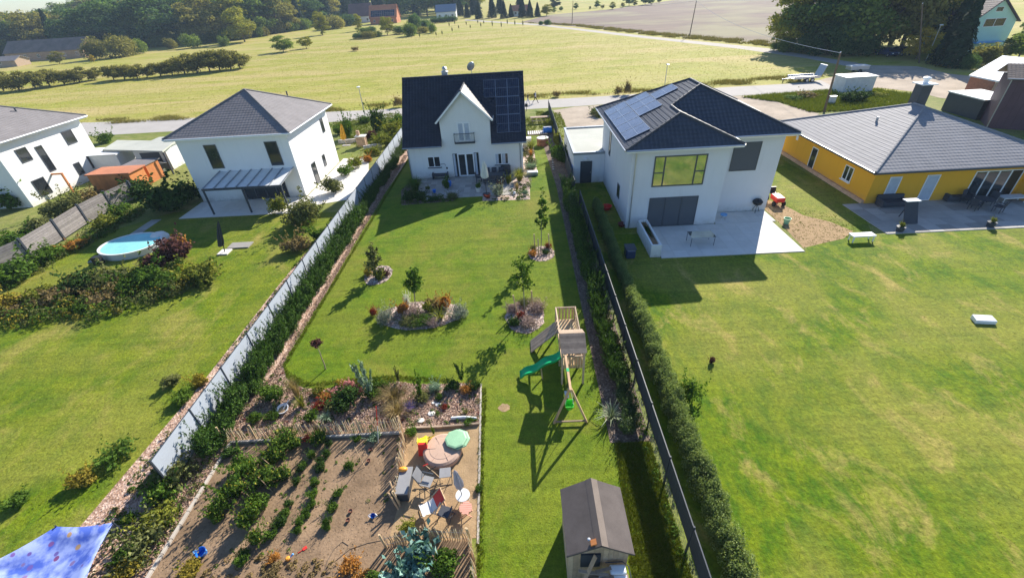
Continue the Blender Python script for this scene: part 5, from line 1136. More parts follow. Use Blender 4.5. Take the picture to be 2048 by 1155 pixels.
# junk behind the shed
b = thing('scrap_hob', 'white enamelled scrap panel with round hole leaning on the junk pile behind the shed', 'scrap panel', (2.3, 6.1, .6))
MB().hexa([(1.8, 5.3, .9), (2.75, 5.3, .9), (2.7, 6.1, 1.15), (1.85, 6.1, 1.15), (1.8, 5.3, .96), (2.75, 5.3, .96), (2.7, 6.1, 1.21), (1.85, 6.1, 1.21)]).build('panel', 'white', b, bevel=.02)
MB().lathe([(.085, 0), (.085, .012)], (2.12, 5.62, 1.055), 16).build('hole', 'black', b)
b = thing('white_tub', 'white tub with rounded rim at the back of the junk pile', 'tub', (2.5, 6.2, .8)); m = MB(); m.box(2.2, 2.7, 6.1, 6.38, 1.15, 1.30); m.build('tub', 'white', b, bevel=.06)
MB().tube([(2.1, 6.42, 1.3), (2.62, 6.42, 1.33), (2.78, 6.3, 1.3), (2.84, 5.4, 1.1)], .018, 6).build('rim', 'anth', b)
b = thing('junk_table', 'low board table carrying junk behind the garden shed', 'table', (2.2, 5.9, 0))
for i in range(5): MB().box(1.5, 2.8, 5.2+i*.22, 5.4+i*.22, .82, .86).build('board', 'wood_grey', b)
for x, y in ((1.55, 5.25), (2.75, 5.25), (1.55, 6.25), (2.75, 6.25)): MB().box(x-.04, x+.04, y-.04, y+.04, 0, .82).build('leg', 'wood_grey', b)
jr = random.Random(3)
for (x, y, z, L, a) in ((1.7, 6.15, 1.28, .9, -.15), (1.9, 6.0, 1.22, .8, .12), (2.1, 5.95, 1.27, .85, -.05), (1.75, 5.85, 1.0, .7, .3), (2.0, 6.2, 1.34, .5, .2)):
    d = Vector((math.cos(a), math.sin(a), 0))*L/2; c = Vector((x, y, z)); o = MB().bar(c-d, c+d, .09, .03).build('loose_board', jr.choice(['wood_grey', 'wood']), None); tag(o, 'loose grey board on the junk pile behind the shed', 'board', 'loose boards behind the shed')
for c, nm in ((1.74, 'red container left of its twin on the junk pile'), (1.98, 'red container right of its twin on the junk pile')):
    b = thing('red_can', nm, 'container', (c, 5.55, 1.0)); MB().box(c-.09, c+.09, 5.4, 5.7, .98, 1.16).build('body', 'red', b, bevel=.03); MB().tube([(c-.05, 5.55, 1.16), (c, 5.55, 1.2), (c+.05, 5.55, 1.16)], .012, 6).build('handle', 'white', b)
b = thing('leaning_plank', 'long grey plank leaning against the front of the shed', 'plank', (1.3, 6.2, 0)); MB().bar((1.15, 5.9, 0), (1.75, 6.3, 2.0), .12, .03).build('plank', 'wood_grey', b)
b = thing('lamp_block', 'orange brown block with small grey spotlight on the shed roof edge', 'spotlight', (1.72, 6.5, 2.4)); MB().hexa([(1.60, 6.36, 2.44), (1.76, 6.36, 2.53), (1.76, 6.52, 2.53), (1.60, 6.52, 2.44), (1.60, 6.36, 2.50), (1.76, 6.36, 2.59), (1.76, 6.52, 2.59), (1.60, 6.52, 2.50)]).build('block', 'wood_orange', b); MB().lathe([(.04, 0), (.05, .05), (.02, .07)], (1.56, 6.52, 2.50), 10).build('lamp', 'alu', b)
b = thing('garden_hose_reel', 'black curved pipe lying at the bottom edge beside the fence', 'pipe', (3.4, 5.9, 0)); MB().tube([(2.9, 5.9, .3), (3.2, 6.0, .33), (3.6, 5.95, .28)], .03, 7).build('pipe', 'black', b)
# ---- play area
b = thing('sandbox', 'round brown plastic sandbox with closed lid on the sandy ground', 'sandbox', tuple(at(887, 905)))
c = at(886, 906); m = MB(); m.lathe([(.74, 0), (.80, .05), (.80, .22), (.76, .24)], (c.x, c.y, 0), 36, 1, 1); m.build('tub', 'sandbox', b, smooth=False)
MB().lathe([(.78, .245), (.79, .27), (.70, .33), (.69, .332), (.52, .335), (.50, .345), (.02, .36)], (c.x, c.y, 0), 36).build('lid', 'sandbox', b)
for k in range(6):
    a = k*math.pi/3; MB().bar((c.x+.25*math.cos(a), c.y+.25*math.sin(a), .352), (c.x+.66*math.cos(a), c.y+.66*math.sin(a), .342), .012, .02).build('lid_rib', 'sandbox', b)
c = W3(912, 878, .42); b = thing('water_basin', 'pale green octagonal plastic lids stacked on the sandbox edge', 'lid', tuple(c))
for k, (dx, dy, z, r) in enumerate(((.09, .03, .36, .50), (0, 0, .43, .47))): MB().lathe([(r, 0), (r, .05), (r*.86, .07), (.02, .075)], (c.x+dx, c.y+dy, z), 8).build('lid', 'turtle', b)
c = at(843, 890); b = thing('toddler_slide', 'red and yellow plastic toddler slide with step holes', 'toddler slide', tuple(c))
a = W3(850, 900); vs = []
m = MB(); m.hexa([(a.x-.22, a.y-.28, 0), (a.x+.20, a.y-.28, 0), (a.x+.17, a.y+.05, .0), (a.x-.19, a.y+.05, .0), (a.x-.2, a.y-.12, .55), (a.x+.18, a.y-.12, .55), (a.x+.17, a.y+.0, .55), (a.x-.19, a.y+.0, .55)]); st = m.build('steps', 'red', b, bevel=.02)
for z in (.16, .38): yy = a.y-.285+.16*z/.55; MB().lathe([(.085, 0), (.085, .01)], (0, 0, 0), 14).build('step_hole', 'black', st).matrix_local = Matrix.Translation((a.x-.01-c.x, yy-c.y, z)) @ Euler((R(74), 0, 0)).to_matrix().to_4x4()
pts = [(a.x, a.y+.0, .55), (a.x+.02, a.y+.15, .5), (a.x+.10, a.y+.4, .25), (a.x+.17, a.y+.62, .1)]
vs = []; fs = []
for x, y, z in pts: vs += [(x-.19, y, z+.1), (x-.18, y, z), (x+.18, y, z), (x+.19, y, z+.1), (x+.16, y, z-.03), (x-.16, y, z-.03)]
for i in range(3): fs += [(i*6+j, i*6+(j+1) % 6, i*6+6+(j+1) % 6, i*6+6+j) for j in range(6)]
MB().add(vs, fs).build('chute', 'yellow_pl', b)
for x in (-.2, .18): MB().box(a.x+x-.015, a.x+x+.015, a.y-.12, a.y+.1, .55, .75).build('handrail', 'yellow_pl', b, bevel=.01)
p0, p1 = W3(800, 1000), W3(822, 930)
b = thing('storage_box', 'long grey plastic storage box beside the paling fence', 'storage box', tuple(p0))
c = at(811, 985); MB().box(c.x-.22, c.x+.22, c.y-.35, c.y+.75, .02, .50).build('body', 'anth', b, bevel=.02); MB().hexa([(c.x-.25, c.y-.38, .505), (c.x+.25, c.y-.38, .505), (c.x+.25, c.y+.78, .505), (c.x-.25, c.y+.78, .505), (c.x-.23, c.y-.36, .56), (c.x+.23, c.y-.36, .56), (c.x+.23, c.y+.76, .56), (c.x-.23, c.y+.76, .56)]).build('lid', 'grey_fab', b)
o = MB().lathe([(.05, 0), (.13, .03), (.14, .07), (.02, .1)], (c.x-.1, c.y+.62, .56), 16, 1.3, .8).build('orange_toy', 'orange_pl', None, smooth=True); tag(o, 'small orange plastic toy dish on the grey storage box', 'toy')
def folding_chair(px, py, turn, mat, label, frame='anth', s=1.0, back=True):
    p = at(px, py); t = thing('folding_chair', label, 'folding chair', tuple(p)); q = Matrix.Rotation(turn, 4, 'Z')
    def bld(m, nm, mt, **k): m.v = [tuple(p+(q @ (Vector(v)*s))) for v in m.v]; return m.build(nm, mt, t, **k)
    bld(MB().box(-.22, .22, -.2, .22, .43, .455), 'seat', mat, bevel=.01)
    if back: bld(MB().hexa([(-.21, .22, .50), (.21, .22, .50), (.21, .24, .50), (-.21, .24, .50), (-.21, .42, .98), (.21, .42, .98), (.21, .44, .98), (-.21, .44, .98)]), 'backrest', mat)
    for x in (-.235, .235):
        bld(MB().tube([(x, -.25, 0), (x, .2, .44), (x, .43, 1.0) if back else (x, .22, .46)], .014, 6), 'leg', frame); bld(MB().tube([(x, .3, 0), (x, -.2, .44)], .014, 6), 'leg', frame)
        if back: bld(MB().box(x-.025, x+.025, -.18, .28, .63, .655), 'armrest', frame, bevel=.008)
    bld(MB().tube([(-.235, -.25, .03), (.235, -.25, .03)], .012, 6), 'foot_bar', frame); return t
folding_chair(858, 975, R(75), 'grey_fab', 'grey folding armchair facing the storage box')
folding_chair(893, 958, R(5), 'grey_fab', 'small grey folding stool near the sandbox', back=False)
folding_chair(893, 1035, R(160), 'dark_fab', 'dark folding armchair beside the salmon side table')
p = at(868, 1020); b = thing('deck_chair', 'wooden deck chair with white and red cloth', 'deck chair', tuple(p)); q = Matrix.Rotation(R(-62), 4, 'Z')
def bd(m, nm, mt): m.v = [tuple(p+(q @ Vector(v))) for v in m.v]; return m.build(nm, mt, b)
for x in (-.27, .27): bd(MB().tube([(x, -.5, .03), (x, .45, .75)], .02, 6), 'frame_rail', 'wood_tan'); bd(MB().tube([(x, .45, .03), (x, -.35, .42)], .02, 6), 'frame_rail', 'wood_tan')
for y, z in ((.45, .75), (-.45, .35), (.45, .03)): bd(MB().tube([(-.27, y, z), (.27, y, z)], .02, 6), 'cross_bar', 'wood_tan')
cl = [(.45, .76), (.3, .6), (.12, .42), (-.05, .33), (-.25, .32), (-.45, .37)]
for nm, mt, seg in (('cloth', 'red', cl[:3]), ('cloth', 'cream_fab', cl[2:])):
    m = MB(); vs = []; [vs.extend([(-.25, y, z), (.25, y, z)]) for y, z in seg]; m.add(vs, [(2*i, 2*i+1, 2*i+3, 2*i+2) for i in range(len(seg)-1)]); o = bd(m, nm, mt); md = o.modifiers.new('t', 'SOLIDIFY'); md.thickness = .008
c = at(928, 1002); b = thing('parasol_base_table', 'round white side table around the closed parasol pole', 'side table', tuple(c)); MB().lathe([(.26, 0), (.27, .02), (.265, .05), (.06, .06)], (c.x, c.y, .40), 28).build('table_top', 'white_old', b)
for k in range(3): a = k*2.09; MB().tube([(c.x+.22*math.cos(a), c.y+.22*math.sin(a), 0), (c.x+.16*math.cos(a), c.y+.16*math.sin(a), .4)], .015, 6).build('leg', 'white_old', b)
b = thing('parasol', 'closed pale lilac parasol standing through the round white table', 'parasol', tuple(c)); MB().tube([(c.x, c.y, 0), (c.x-.12, c.y+.03, 1.95)], .018, 8).build('pole', 'anth', b)
def folded(px, py, top, base, r, mat, parent, n=16):
    m = MB(); vs = []; fs = []; a0, a1 = Vector(base), Vector(top); K = 7
    for i in range(K):
        f = i/(K-1); rr = r*(.25+1.0*f**.7)*(1 if i < K-1 else .85) if i else r*.12; cc = a1.lerp(a0, f)
        for k in range(n): a = 2*math.pi*k/n; q = rr*(1+.32*(-1)**k+.1*math.sin(3*a+i)); vs.append((cc.x+q*math.cos(a), cc.y+q*math.sin(a), cc.z+(.04*(-1)**k if i == K-1 else 0)))
    for i in range(K-1): fs += [(i*n+k, i*n+(k+1) % n, (i+1)*n+(k+1) % n, (i+1)*n+k) for k in range(n)]
    m.add(vs, fs+[tuple(range(n))]); o = m.build('canopy', mat, parent); return o
folded(0, 0, (c.x-.12, c.y+.03, 1.95), (c.x-.04, c.y+.01, .95), .12, 'lilac_fab', b)
c = at(934, 1027); b = thing('side_table', 'round salmon slatted side table on crossed legs', 'side table', tuple(c))
for i in range(6):
    y = -.2+i*.08; hw_ = math.sqrt(max(.002, .235**2-y*y)); MB().box(c.x-hw_, c.x+hw_, c.y+y-.036, c.y+y+.036, .42, .44).build('slat', 'salmon', b)
for s_ in (-1, 1):
    for y in (-.12, .12): MB().bar((c.x-.2*s_, c.y+y, 0), (c.x+.16*s_, c.y+y, .42), .03, .02).build('leg', 'salmon', b)
p = at(860, 948); b = thing('scooter', 'toy scooter with red grip and wooden pole lying by the chairs', 'toy', tuple(p))
MB().tube([p+Vector((-.15, .1, .5)), p+Vector((.25, -.15, .35)), p+Vector((.6, -.35, .05))], .016, 6).build('pole', 'wood_tan', b); MB().tube([p+Vector((-.2, .05, .5)), p+Vector((-.02, .1, .55))], .025, 6).build('grip', 'red', b); MB().tube([p+Vector((0, -.1, .4)), p+Vector((.3, .05, .45))], .02, 6).build('bar', 'black', b)
# small things in the beds and plot
def tub(name, label, px, py, r, h, mat, cat, inner=None, tilt=0, handles=None, n=20):
    p = at(px, py); b = thing(name, label, cat, tuple(p)); m = MB(); m.lathe([(r*.7, 0), (r, h), (r*1.08, h), (r*1.08, h-.02), (r*.98, h-.02)], n=n)
    m = MB(); m.lathe([(r*.7, 0), (r*.95, h*.9), (r*1.05, h), (r*.93, h), (r*.66, .03), (.01, .03)], n=n); q = Matrix.Translation(p) @ Euler((tilt, 0, 0)).to_matrix().to_4x4(); m.v = [tuple(q @ Vector(v)) for v in m.v]; m.build('bowl', mat, b)
    if inner: m = MB().lathe([(r*.85, 0), (.01, .01)], n=n); m.v = [tuple(q @ (Vector(v)+Vector((0, 0, h*.55)))) for v in m.v]; m.build('contents', inner, b)
    if handles:
        for a in (0, math.pi): m = MB(); m.tube([(math.cos(a)*r, -.06, h), (math.cos(a)*(r+.08), 0, h*1.05), (math.cos(a)*r, .06, h)], .018, 6); m.v = [tuple(q @ Vector(v)) for v in m.v]; m.build('handle', handles, b)
    return b
b = tub('garden_tub', 'white garden tub with a tool inside it in the flower bed', 568, 821, .27, .22, 'white', 'tub', 'sand', .15); p = at(568, 821); MB().tube([p+Vector((0, 0, .12)), p+Vector((.2, .35, .35))], .022, 6).build('tool', 'white', b)
tub('blue_tub', 'bright blue tub with pale handles at the lower left of the plot', 408, 1106, .17, .24, 'blue_pl', 'tub', None, .2, 'skyblue')
tub('sand_bucket', 'small blue toy bucket with white and yellow side near the paling fence', 748, 1030, .085, .15, 'blue_pl', 'bucket', None, .5, 'white')
for px, py in ((702, 1023), (697, 1041), (742, 900), (738, 922)): tub('flower_pot', 'small dark red pot standing on the vegetable soil', px, py, .07, .10, 'terracotta', 'pot', 'soil'); 
for o in list(COL.objects):
    if o.name.startswith('flower_pot'): o['group'] = 'dark red pots on the vegetable plot'
p = at(605, 1100); b = thing('toy_spade', 'red plastic toy spade lying on the soil', 'toy spade', tuple(p)); MB().tube([p+Vector((-.12, -.1, .03)), p+Vector((.02, .02, .03))], .014, 6).build('handle', 'red', b); MB().bar(p+Vector((.02, .02, .03)), p+Vector((.12, .11, .03)), .11, .015).build('blade', 'red', b)
p = at(577, 1118); b = thing('toy_watering_can', 'red and yellow toy watering can with pale blue spout', 'toy', tuple(p)); MB().lathe([(.07, 0), (.08, .1), (.05, .13)], tuple(p), 12).build('can', 'orange_pl', b); MB().tube([p+Vector((.05, .03, .06)), p+Vector((.16, .12, .14))], [.02, .035], 8).build('spout', 'skyblue', b)
p = at(757, 885); b = thing('garden_pole', 'thin red pole standing in the vegetable plot', 'pole', tuple(p)); tp = onwall(752, 812, p.y); MB().tube([p, ((p.x+tp[0])/2, p.y, tp[1]*.5)], .014, 6).build('lower_pole', 'white_old', b); MB().tube([((p.x+tp[0])/2, p.y, tp[1]*.5), (tp[0], p.y, tp[1])], .017, 6).build('upper_pole', 'red', b)
for a, b2, lab in (((730, 934), (709, 893), 'thin tan cane beside the soil rows'), ((560, 946), (524, 915), 'thin tan cane leaning in the tomato row, uppermost'), ((545, 982), (516, 953), 'thin tan cane leaning in the tomato row, middle one'), ((511, 1005), (494, 987), 'short tan cane in the tomato row, lowest')):
    q = thing('bamboo_cane', lab, 'cane', tuple(at(*a))); MB().tube([at(*a), at(b2[0], b2[1], .75)], .012, 5).build('cane', 'wood_tan', q)
hp = [(640+5, 1155), (655, 1120), (668, 1097), (685, 1082), (697, 1090), (690, 1104), (672, 1120), (700, 1097), (735, 1085), (770, 1078)]
q = thing('garden_hose', 'thin brown garden hose looping over the soil', 'hose', tuple(at(*hp[0]))); MB().tube([at(x, y, .015) for x, y in hp], .014, 6).build('hose', 'trunk', q)
for (px, py, r, lab) in ((842, 841, .16, 'round pale stepping stone nearest the paling fence'), (863, 827, .17, 'round pale stepping stone near the middle of the chips'), (876, 809, .14, 'flat pale stone beside the small red plant'), (867, 806, .09, 'small white stone by the lavender')):
    p = at(px, py); o = MB().lathe([(r, 0), (r*1.02, .03), (r*.9, .045), (.01, .05)], (p.x, p.y, .01), 11, 1, .85).build('stepping_stone', 'paver_white', None); tag(o, lab, 'stone')
p0, p1 = at(903, 838), at(953, 838); q = thing('birch_log', 'pale birch log lying on the chips behind the timber edging', 'log', tuple(p0)); MB().tube([p0+Vector((0, 0, .08)), p0.lerp(p1, .5)+Vector((0, .04, .09)), p1+Vector((0, 0, .08))], [.07, .075, .065], 10).build('log', 'white_old', q)
p = at(1008, 815); 
struct('bare_spot', MB().sheet([(p.x+.26*math.cos(i*.45)*(1+.15*math.sin(i*2)), p.y+.24*math.sin(i*.45)*(1+.15*math.cos(i*3))) for i in range(14)], .0145), 'sand')
# ---- terrace furniture
TZ = .055
def at_t(px, py): p = at(px, py, TZ); return p
p = at_t(882, 356); b = thing('garden_swing_bench', 'dark bench with cushion under the left window', 'bench', tuple(p)); c = p
MB().box(c.x-.75, c.x+.75, c.y-.35, c.y+.35, .35, .50).build('seat', 'dark_fab', b, bevel=.03); MB().box(c.x-.75, c.x+.75, c.y+.3, c.y+.42, .5, 1.0).build('backrest', 'dark_fab', b, bevel=.03)
for x in (-.75, .75): MB().box(c.x+x-.04, c.x+x+.04, c.y-.35, c.y+.4, .06, .65).build('side_frame', 'anth', b); 
MB().tube([(c.x-.7, c.y+.35, 1.0), (c.x-.65, c.y+.1, 1.45), (c.x+.55, c.y+.1, 1.45), (c.x+.7, c.y+.35, 1.0)], .02, 6).build('canopy_frame', 'anth', b)
c = at_t(897, 352); b = thing('gas_grill', 'black gas grill with side shelves left of the terrace door', 'grill', tuple(c)); MB().box(c.x-.4, c.x+.4, c.y-.25, c.y+.25, .1, .8).build('cabinet', 'black', b); MB().lathe([(.28, 0), (.33, .15), (.24, .3), (.02, .34)], (c.x, c.y, .85), 4, 1.35, 1).build('hood', 'black', b, bevel=.02)
for x in (-.62, .62): MB().box(c.x+x-.2, c.x+x+.2, c.y-.22, c.y+.22, .82, .86).build('side_shelf', 'anth', b)
for i in range(4): MB().lathe([(.035, 0), (.03, .03)], (0, 0, 0), 10).build('knob', 'alu', b).matrix_local = Matrix.Translation((-.27+i*.18, -.25, .72)) @ Euler((R(90), 0, 0)).to_matrix().to_4x4()
c = at_t(978, 368); b = thing('dining_table', 'dark dining table on the terrace beside the closed parasol', 'table', tuple(c)); c = c+Vector((.5, .8, 0)); MB().box(c.x-1.1, c.x+1.1, c.y-.5, c.y+.5, .74, .78).build('table_top', 'anth', b, bevel=.01)
for x in (-1, 1):
    for y in (-.42, .42): MB().box(c.x+x-.03, c.x+x+.03, c.y+y-.03, c.y+y+.03, .06, .74).build('leg', 'black', b)
def patio_chair(x, y, rot, label, mat='dark_fab', g='dark woven chairs at the terrace table'):
    t = thing('patio_chair', label, 'chair', (x, y, TZ), g); q = Matrix.Rotation(rot, 4, 'Z'); P = Vector((x, y, TZ))
    def bl(m, nm): m.v = [tuple(P+(q @ Vector(v))) for v in m.v]; m.build(nm, mat, t)
    bl(MB().box(-.25, .25, -.25, .25, .40, .46), 'seat'); bl(MB().hexa([(-.25, .22, .46), (.25, .22, .46), (.25, .27, .46), (-.25, .27, .46), (-.25, .32, .95), (.25, .32, .95), (.25, .37, .95), (-.25, .37, .95)]), 'backrest')
    for a in (-.23, .23):
        for b_ in (-.23, .23): bl(MB().box(a-.02, a+.02, b_-.02, b_+.02, 0, .4), 'leg')
        bl(MB().box(a-.03, a+.03, -.22, .3, .62, .65), 'armrest')
for i, x in enumerate((-.7, 0, .7)): patio_chair(c.x+x, c.y+.85, 0, 'dark woven chair pushed up to the terrace table'); patio_chair(c.x+x, c.y-.85, math.pi, 'dark woven chair pushed up to the terrace table')
patio_chair(c.x-1.5, c.y, R(90), 'dark woven chair pushed up to the terrace table')
p = at_t(1012, 350); MB_ = MB().box(p.x-.5, p.x+.5, p.y+.1, p.y+.4, .06, .95).build('cabinet', 'alu_dark', None, bevel=.01); tag(MB_, 'dark grey cabinet under the right window', 'cabinet')
p = at_t(985, 346); o = MB().box(p.x-.45, p.x+.45, p.y+.2, p.y+.5, .06, .9).build('wooden_board', 'wood_grey', None); tag(o, 'brown low sideboard right of the terrace door', 'sideboard')
pb = at_t(973, 388); tp = onwall(972, 322, pb.y); b = thing('parasol', 'closed cream parasol on a dark pole in front of the terrace door', 'parasol', tuple(pb))
MB().tube([pb, (pb.x, pb.y, tp[1])], .03, 8).build('pole', 'black', b); folded(0, 0, (pb.x, pb.y, tp[1]), (pb.x, pb.y, onwall(972, 355, pb.y)[1]), .25, 'cream_fab', b); MB().lathe([(.35, 0), (.35, .05), (.06, .1)], (pb.x, pb.y, .055), 16).build('base', 'anth', b)
p = at_t(957, 383); b = thing('planter', 'pale pot with green bush at the terrace front', 'potted plant', tuple(p)); MB().lathe([(.18, 0), (.26, .4), (.22, .4)], tuple(p), 16).build('pot', 'paver_white', b); link_mesh('foliage', proto('bush', 'l_mid')[0], b, (0, 0, .35), (.38, .38, .6))
p = at_t(1037, 341); b = thing('planter', 'pair of small dark conifers in a pot by the right house corner', 'potted plant', tuple(p))
for dx in (-.17, .17): link_mesh('conifer', conifer_mesh('conifer', 5, 'l_dark', 500, .26, .09), b, (dx, 0, .1), (.9, .9, 1.25))
MB().box(p.x-.35, p.x+.35, p.y-.18, p.y+.18, .05, .35).build('pot', 'anth', b)
p = at_t(893, 372); b = thing('blue_pot', 'bright blue glazed pot at the left of the terrace', 'pot', tuple(p)); MB().lathe([(.2, 0), (.3, .3), (.27, .5), (.22, .5)], (p.x+.25, p.y, .05), 16).build('pot', 'blue_pl', b)
p = at_t(869, 385); b = thing('blue_pot', 'smaller blue pot beside the dark low cushion', 'pot', tuple(p)); MB().lathe([(.12, 0), (.18, .3), (.14, .3)], tuple(p), 14).build('pot', 'blue_pl', b)
p = at_t(857, 385); b = thing('clay_pot', 'pale clay pot with small plant at the left of the terrace', 'pot', tuple(p)); MB().lathe([(.14, 0), (.22, .32), (.18, .32)], tuple(p), 14).build('pot', 'paver', b); link_mesh('foliage', proto('bush', 'l_olive')[0], b, (0, 0, .3), (.3, .3, .4))
p = at(1029, 389); o = MB().lathe([(.02, 0), (.12, .05), (.15, .15), (.12, .25), (.02, .3)], tuple(p), 16).build('garden_ball', 'white', None, smooth=True); tag(o, 'white garden ball at the edge of the terrace bed', 'garden ball')
p = at(854, 400); o = MB().lathe([(.1, 0), (.16, .08), (.1, .2), (.02, .24)], tuple(p), 8).build('white_rock', 'white_old', None); tag(o, 'white rock in the bed left of the terrace', 'rock')
struct('planting_bed', MB().sheet([*[tuple(p[:2]) for p in pp((803, 411), (908, 402), (913, 390))], (-9.92, 38.45), (-9.92, 43.88), (-10.84, 43.88), (-11.5, 41)], .018), 'darkmulch')
struct('planting_bed', MB().sheet([*[tuple(p[:2]) for p in pp((965, 402), (1060, 399), (1060, 365), (1052, 343))], (.45, 43.88), (-.58, 43.88), (-.58, 38.45), (-3.4, 38.45)], .018), 'chips')
struct('planting_bed', MB().sheet([(.52, 43.9), (1.9, 43.9), (1.9, 53), (.52, 53)], .0185), 'chips')
# ---- right side of the main house
def rawbox(name, lab, cat, px, py, w_, d_, h, mat, z=0, bevel=.01, **k):
    p = at(px, py); o = MB().box(p.x-w_/2, p.x+w_/2, p.y, p.y+d_, z, z+h).build(name, mat, None, bevel=bevel); tag(o, lab, cat); return o
p = at(1086, 293); b = thing('raised_bed', 'round brown brick raised bed right of the house', 'raised bed', (p.x, p.y+.6, 0))
for j in range(4):
    for i in range(16):
        a = 2*math.pi*(i+.5*(j % 2))/16; c = Vector((p.x+.62*math.cos(a), p.y+.6+.62*math.sin(a), .12+j*.2)); tdir = Vector((-math.sin(a), math.cos(a), 0)); MB().bar(c-tdir*.11, c+tdir*.11, .12, .18).build('brick', 'brick', b)
MB().lathe([(.72, 0), (.72, .06), (.5, .08)], (p.x, p.y+.6, .82), 8).build('lid', 'paver_white', b)
rawbox('garden_table', 'white and red covered table against the house side', 'table', 1052, 292, 1.3, .9, .85, 'paver_white')
b = thing('pallet_deck', 'pale pallets with white slats laid behind the raised bed', 'pallet', tuple(at(1075, 268)))
p = at(1075, 270)
for i in range(9): MB().box(p.x-1.2+i*.27, p.x-1.03+i*.27, p.y, p.y+1.5, .12, .15).build('slat', 'paver_white', b)
for y in (0, .7, 1.4): MB().box(p.x-1.2, p.x+1.3, p.y+y, p.y+y+.1, 0, .12).build('bearer', 'wood', b)
p = at(1095, 266); b = thing('barrel', 'blue and white plastic barrel lying beside the pallets', 'barrel', tuple(p)); MB().tube([(p.x-.55, p.y, .4), (p.x+.0, p.y, .4), (p.x+.55, p.y, .4)], [.36, .4, .36], 16).build('body', 'blue_pl', b); MB().tube([(p.x-.5, p.y, .55), (p.x+.5, p.y, .55)], .28, 12).build('cover', 'white', b)
p = at(1080, 245); b = thing('picnic_bench', 'grey wooden picnic table with two benches right of the house', 'picnic table', tuple(p))
for i in range(4): MB().box(p.x-1.3, p.x+1.3, p.y-.4+i*.2, p.y-.22+i*.2, .74, .78).build('table_board', 'wood_grey', b)
for y in (-.75, .75): MB().box(p.x-1.3, p.x+1.3, p.y+y-.13, p.y+y+.13, .44, .48).build('bench_board', 'wood_grey', b)
for x in (-1, 1): MB().bar((p.x+x, p.y-.7, 0), (p.x+x, p.y+.1, .74), .08).build('leg', 'wood_grey', b); MB().bar((p.x+x, p.y+.7, 0), (p.x+x, p.y-.1, .74), .08).build('leg', 'wood_grey', b)
p = at(1053, 222); b = thing('letter_box_post', 'small black letter box on a post by the road', 'letter box', tuple(p)); MB().box(p.x-.2, p.x+.2, p.y-.12, p.y+.12, .6, 1.05).build('box', 'black', b); MB().box(p.x-.04, p.x+.04, p.y-.04, p.y+.04, 0, .6).build('post', 'anth', b)
p = at(1066, 352); b = thing('metal_planter', 'grey metal planter box in the bed right of the house', 'planter', tuple(p)); MB().box(p.x-.6, p.x+.5, p.y, p.y+.7, .0, .35).build('box', 'zinc', b, bevel=.02); MB().box(p.x-.5, p.x+.4, p.y+.1, p.y+.6, .35, .38).build('soil_fill', 'white_old', b)
for i in range(7): p = at(1104+i*.5, 312+i*4.5); o = MB().lathe([(.10, 0), (.13, .05), (.05, .1)], tuple(p), 7).build('edge_stone', 'stone', None); tag(o, 'small pale stone along the lawn edge near the garage', 'stone', 'pale edge stones near the garage')
GROW[:] = [1.3, 1.15]
# ================================================================== NEIGHBOURS
p = at(268, 498); b = thing('swimming_pool', 'round above ground pool with turquoise cover in left garden', 'pool', tuple(p))
MB().lathe([(2.25, 0), (2.25, .5), (2.32, .55), (2.15, .55), (2.15, .1)], (p.x, p.y, 0), 40, 1.0, .82).build('pool_wall', 'white_old', b); MB().lathe([(2.14, .50), (1.0, .47), (.02, .46)], (p.x, p.y, 0), 40, 1.0, .82).build('pool_cover', 'pool', b)
q = at(322, 480); MB().lathe([(.7, 0), (.72, .3), (.5, .6), (.1, .75)], tuple(q), 12).build('rolled_cover', 'cream_fab', b); q = at(200, 527); MB().box(q.x-.3, q.x+.3, q.y-.2, q.y+.2, 0, .6).build('pump', 'black', b)
p = at(450, 505); b = thing('parasol', 'closed black parasol on pale base in the left garden', 'parasol', tuple(p)); tp = onwall(436, 442, p.y); MB().tube([p, (tp[0], p.y, tp[1])], .035, 8).build('pole', 'black', b); folded(0, 0, (tp[0], p.y, tp[1]), (p.x-.05, p.y, .6), .16, 'dark_fab', b)
MB().box(p.x-.4, p.x+.4, p.y-.4, p.y+.4, 0, .1).build('base', 'paver_white', b)
p = at(482, 492); tag(MB().box(p.x-.9, p.x+.8, p.y-.4, p.y+.5, .02, .1).build('paving_patch', 'paver', None), 'grey paved patch beside the closed black parasol', 'paving')
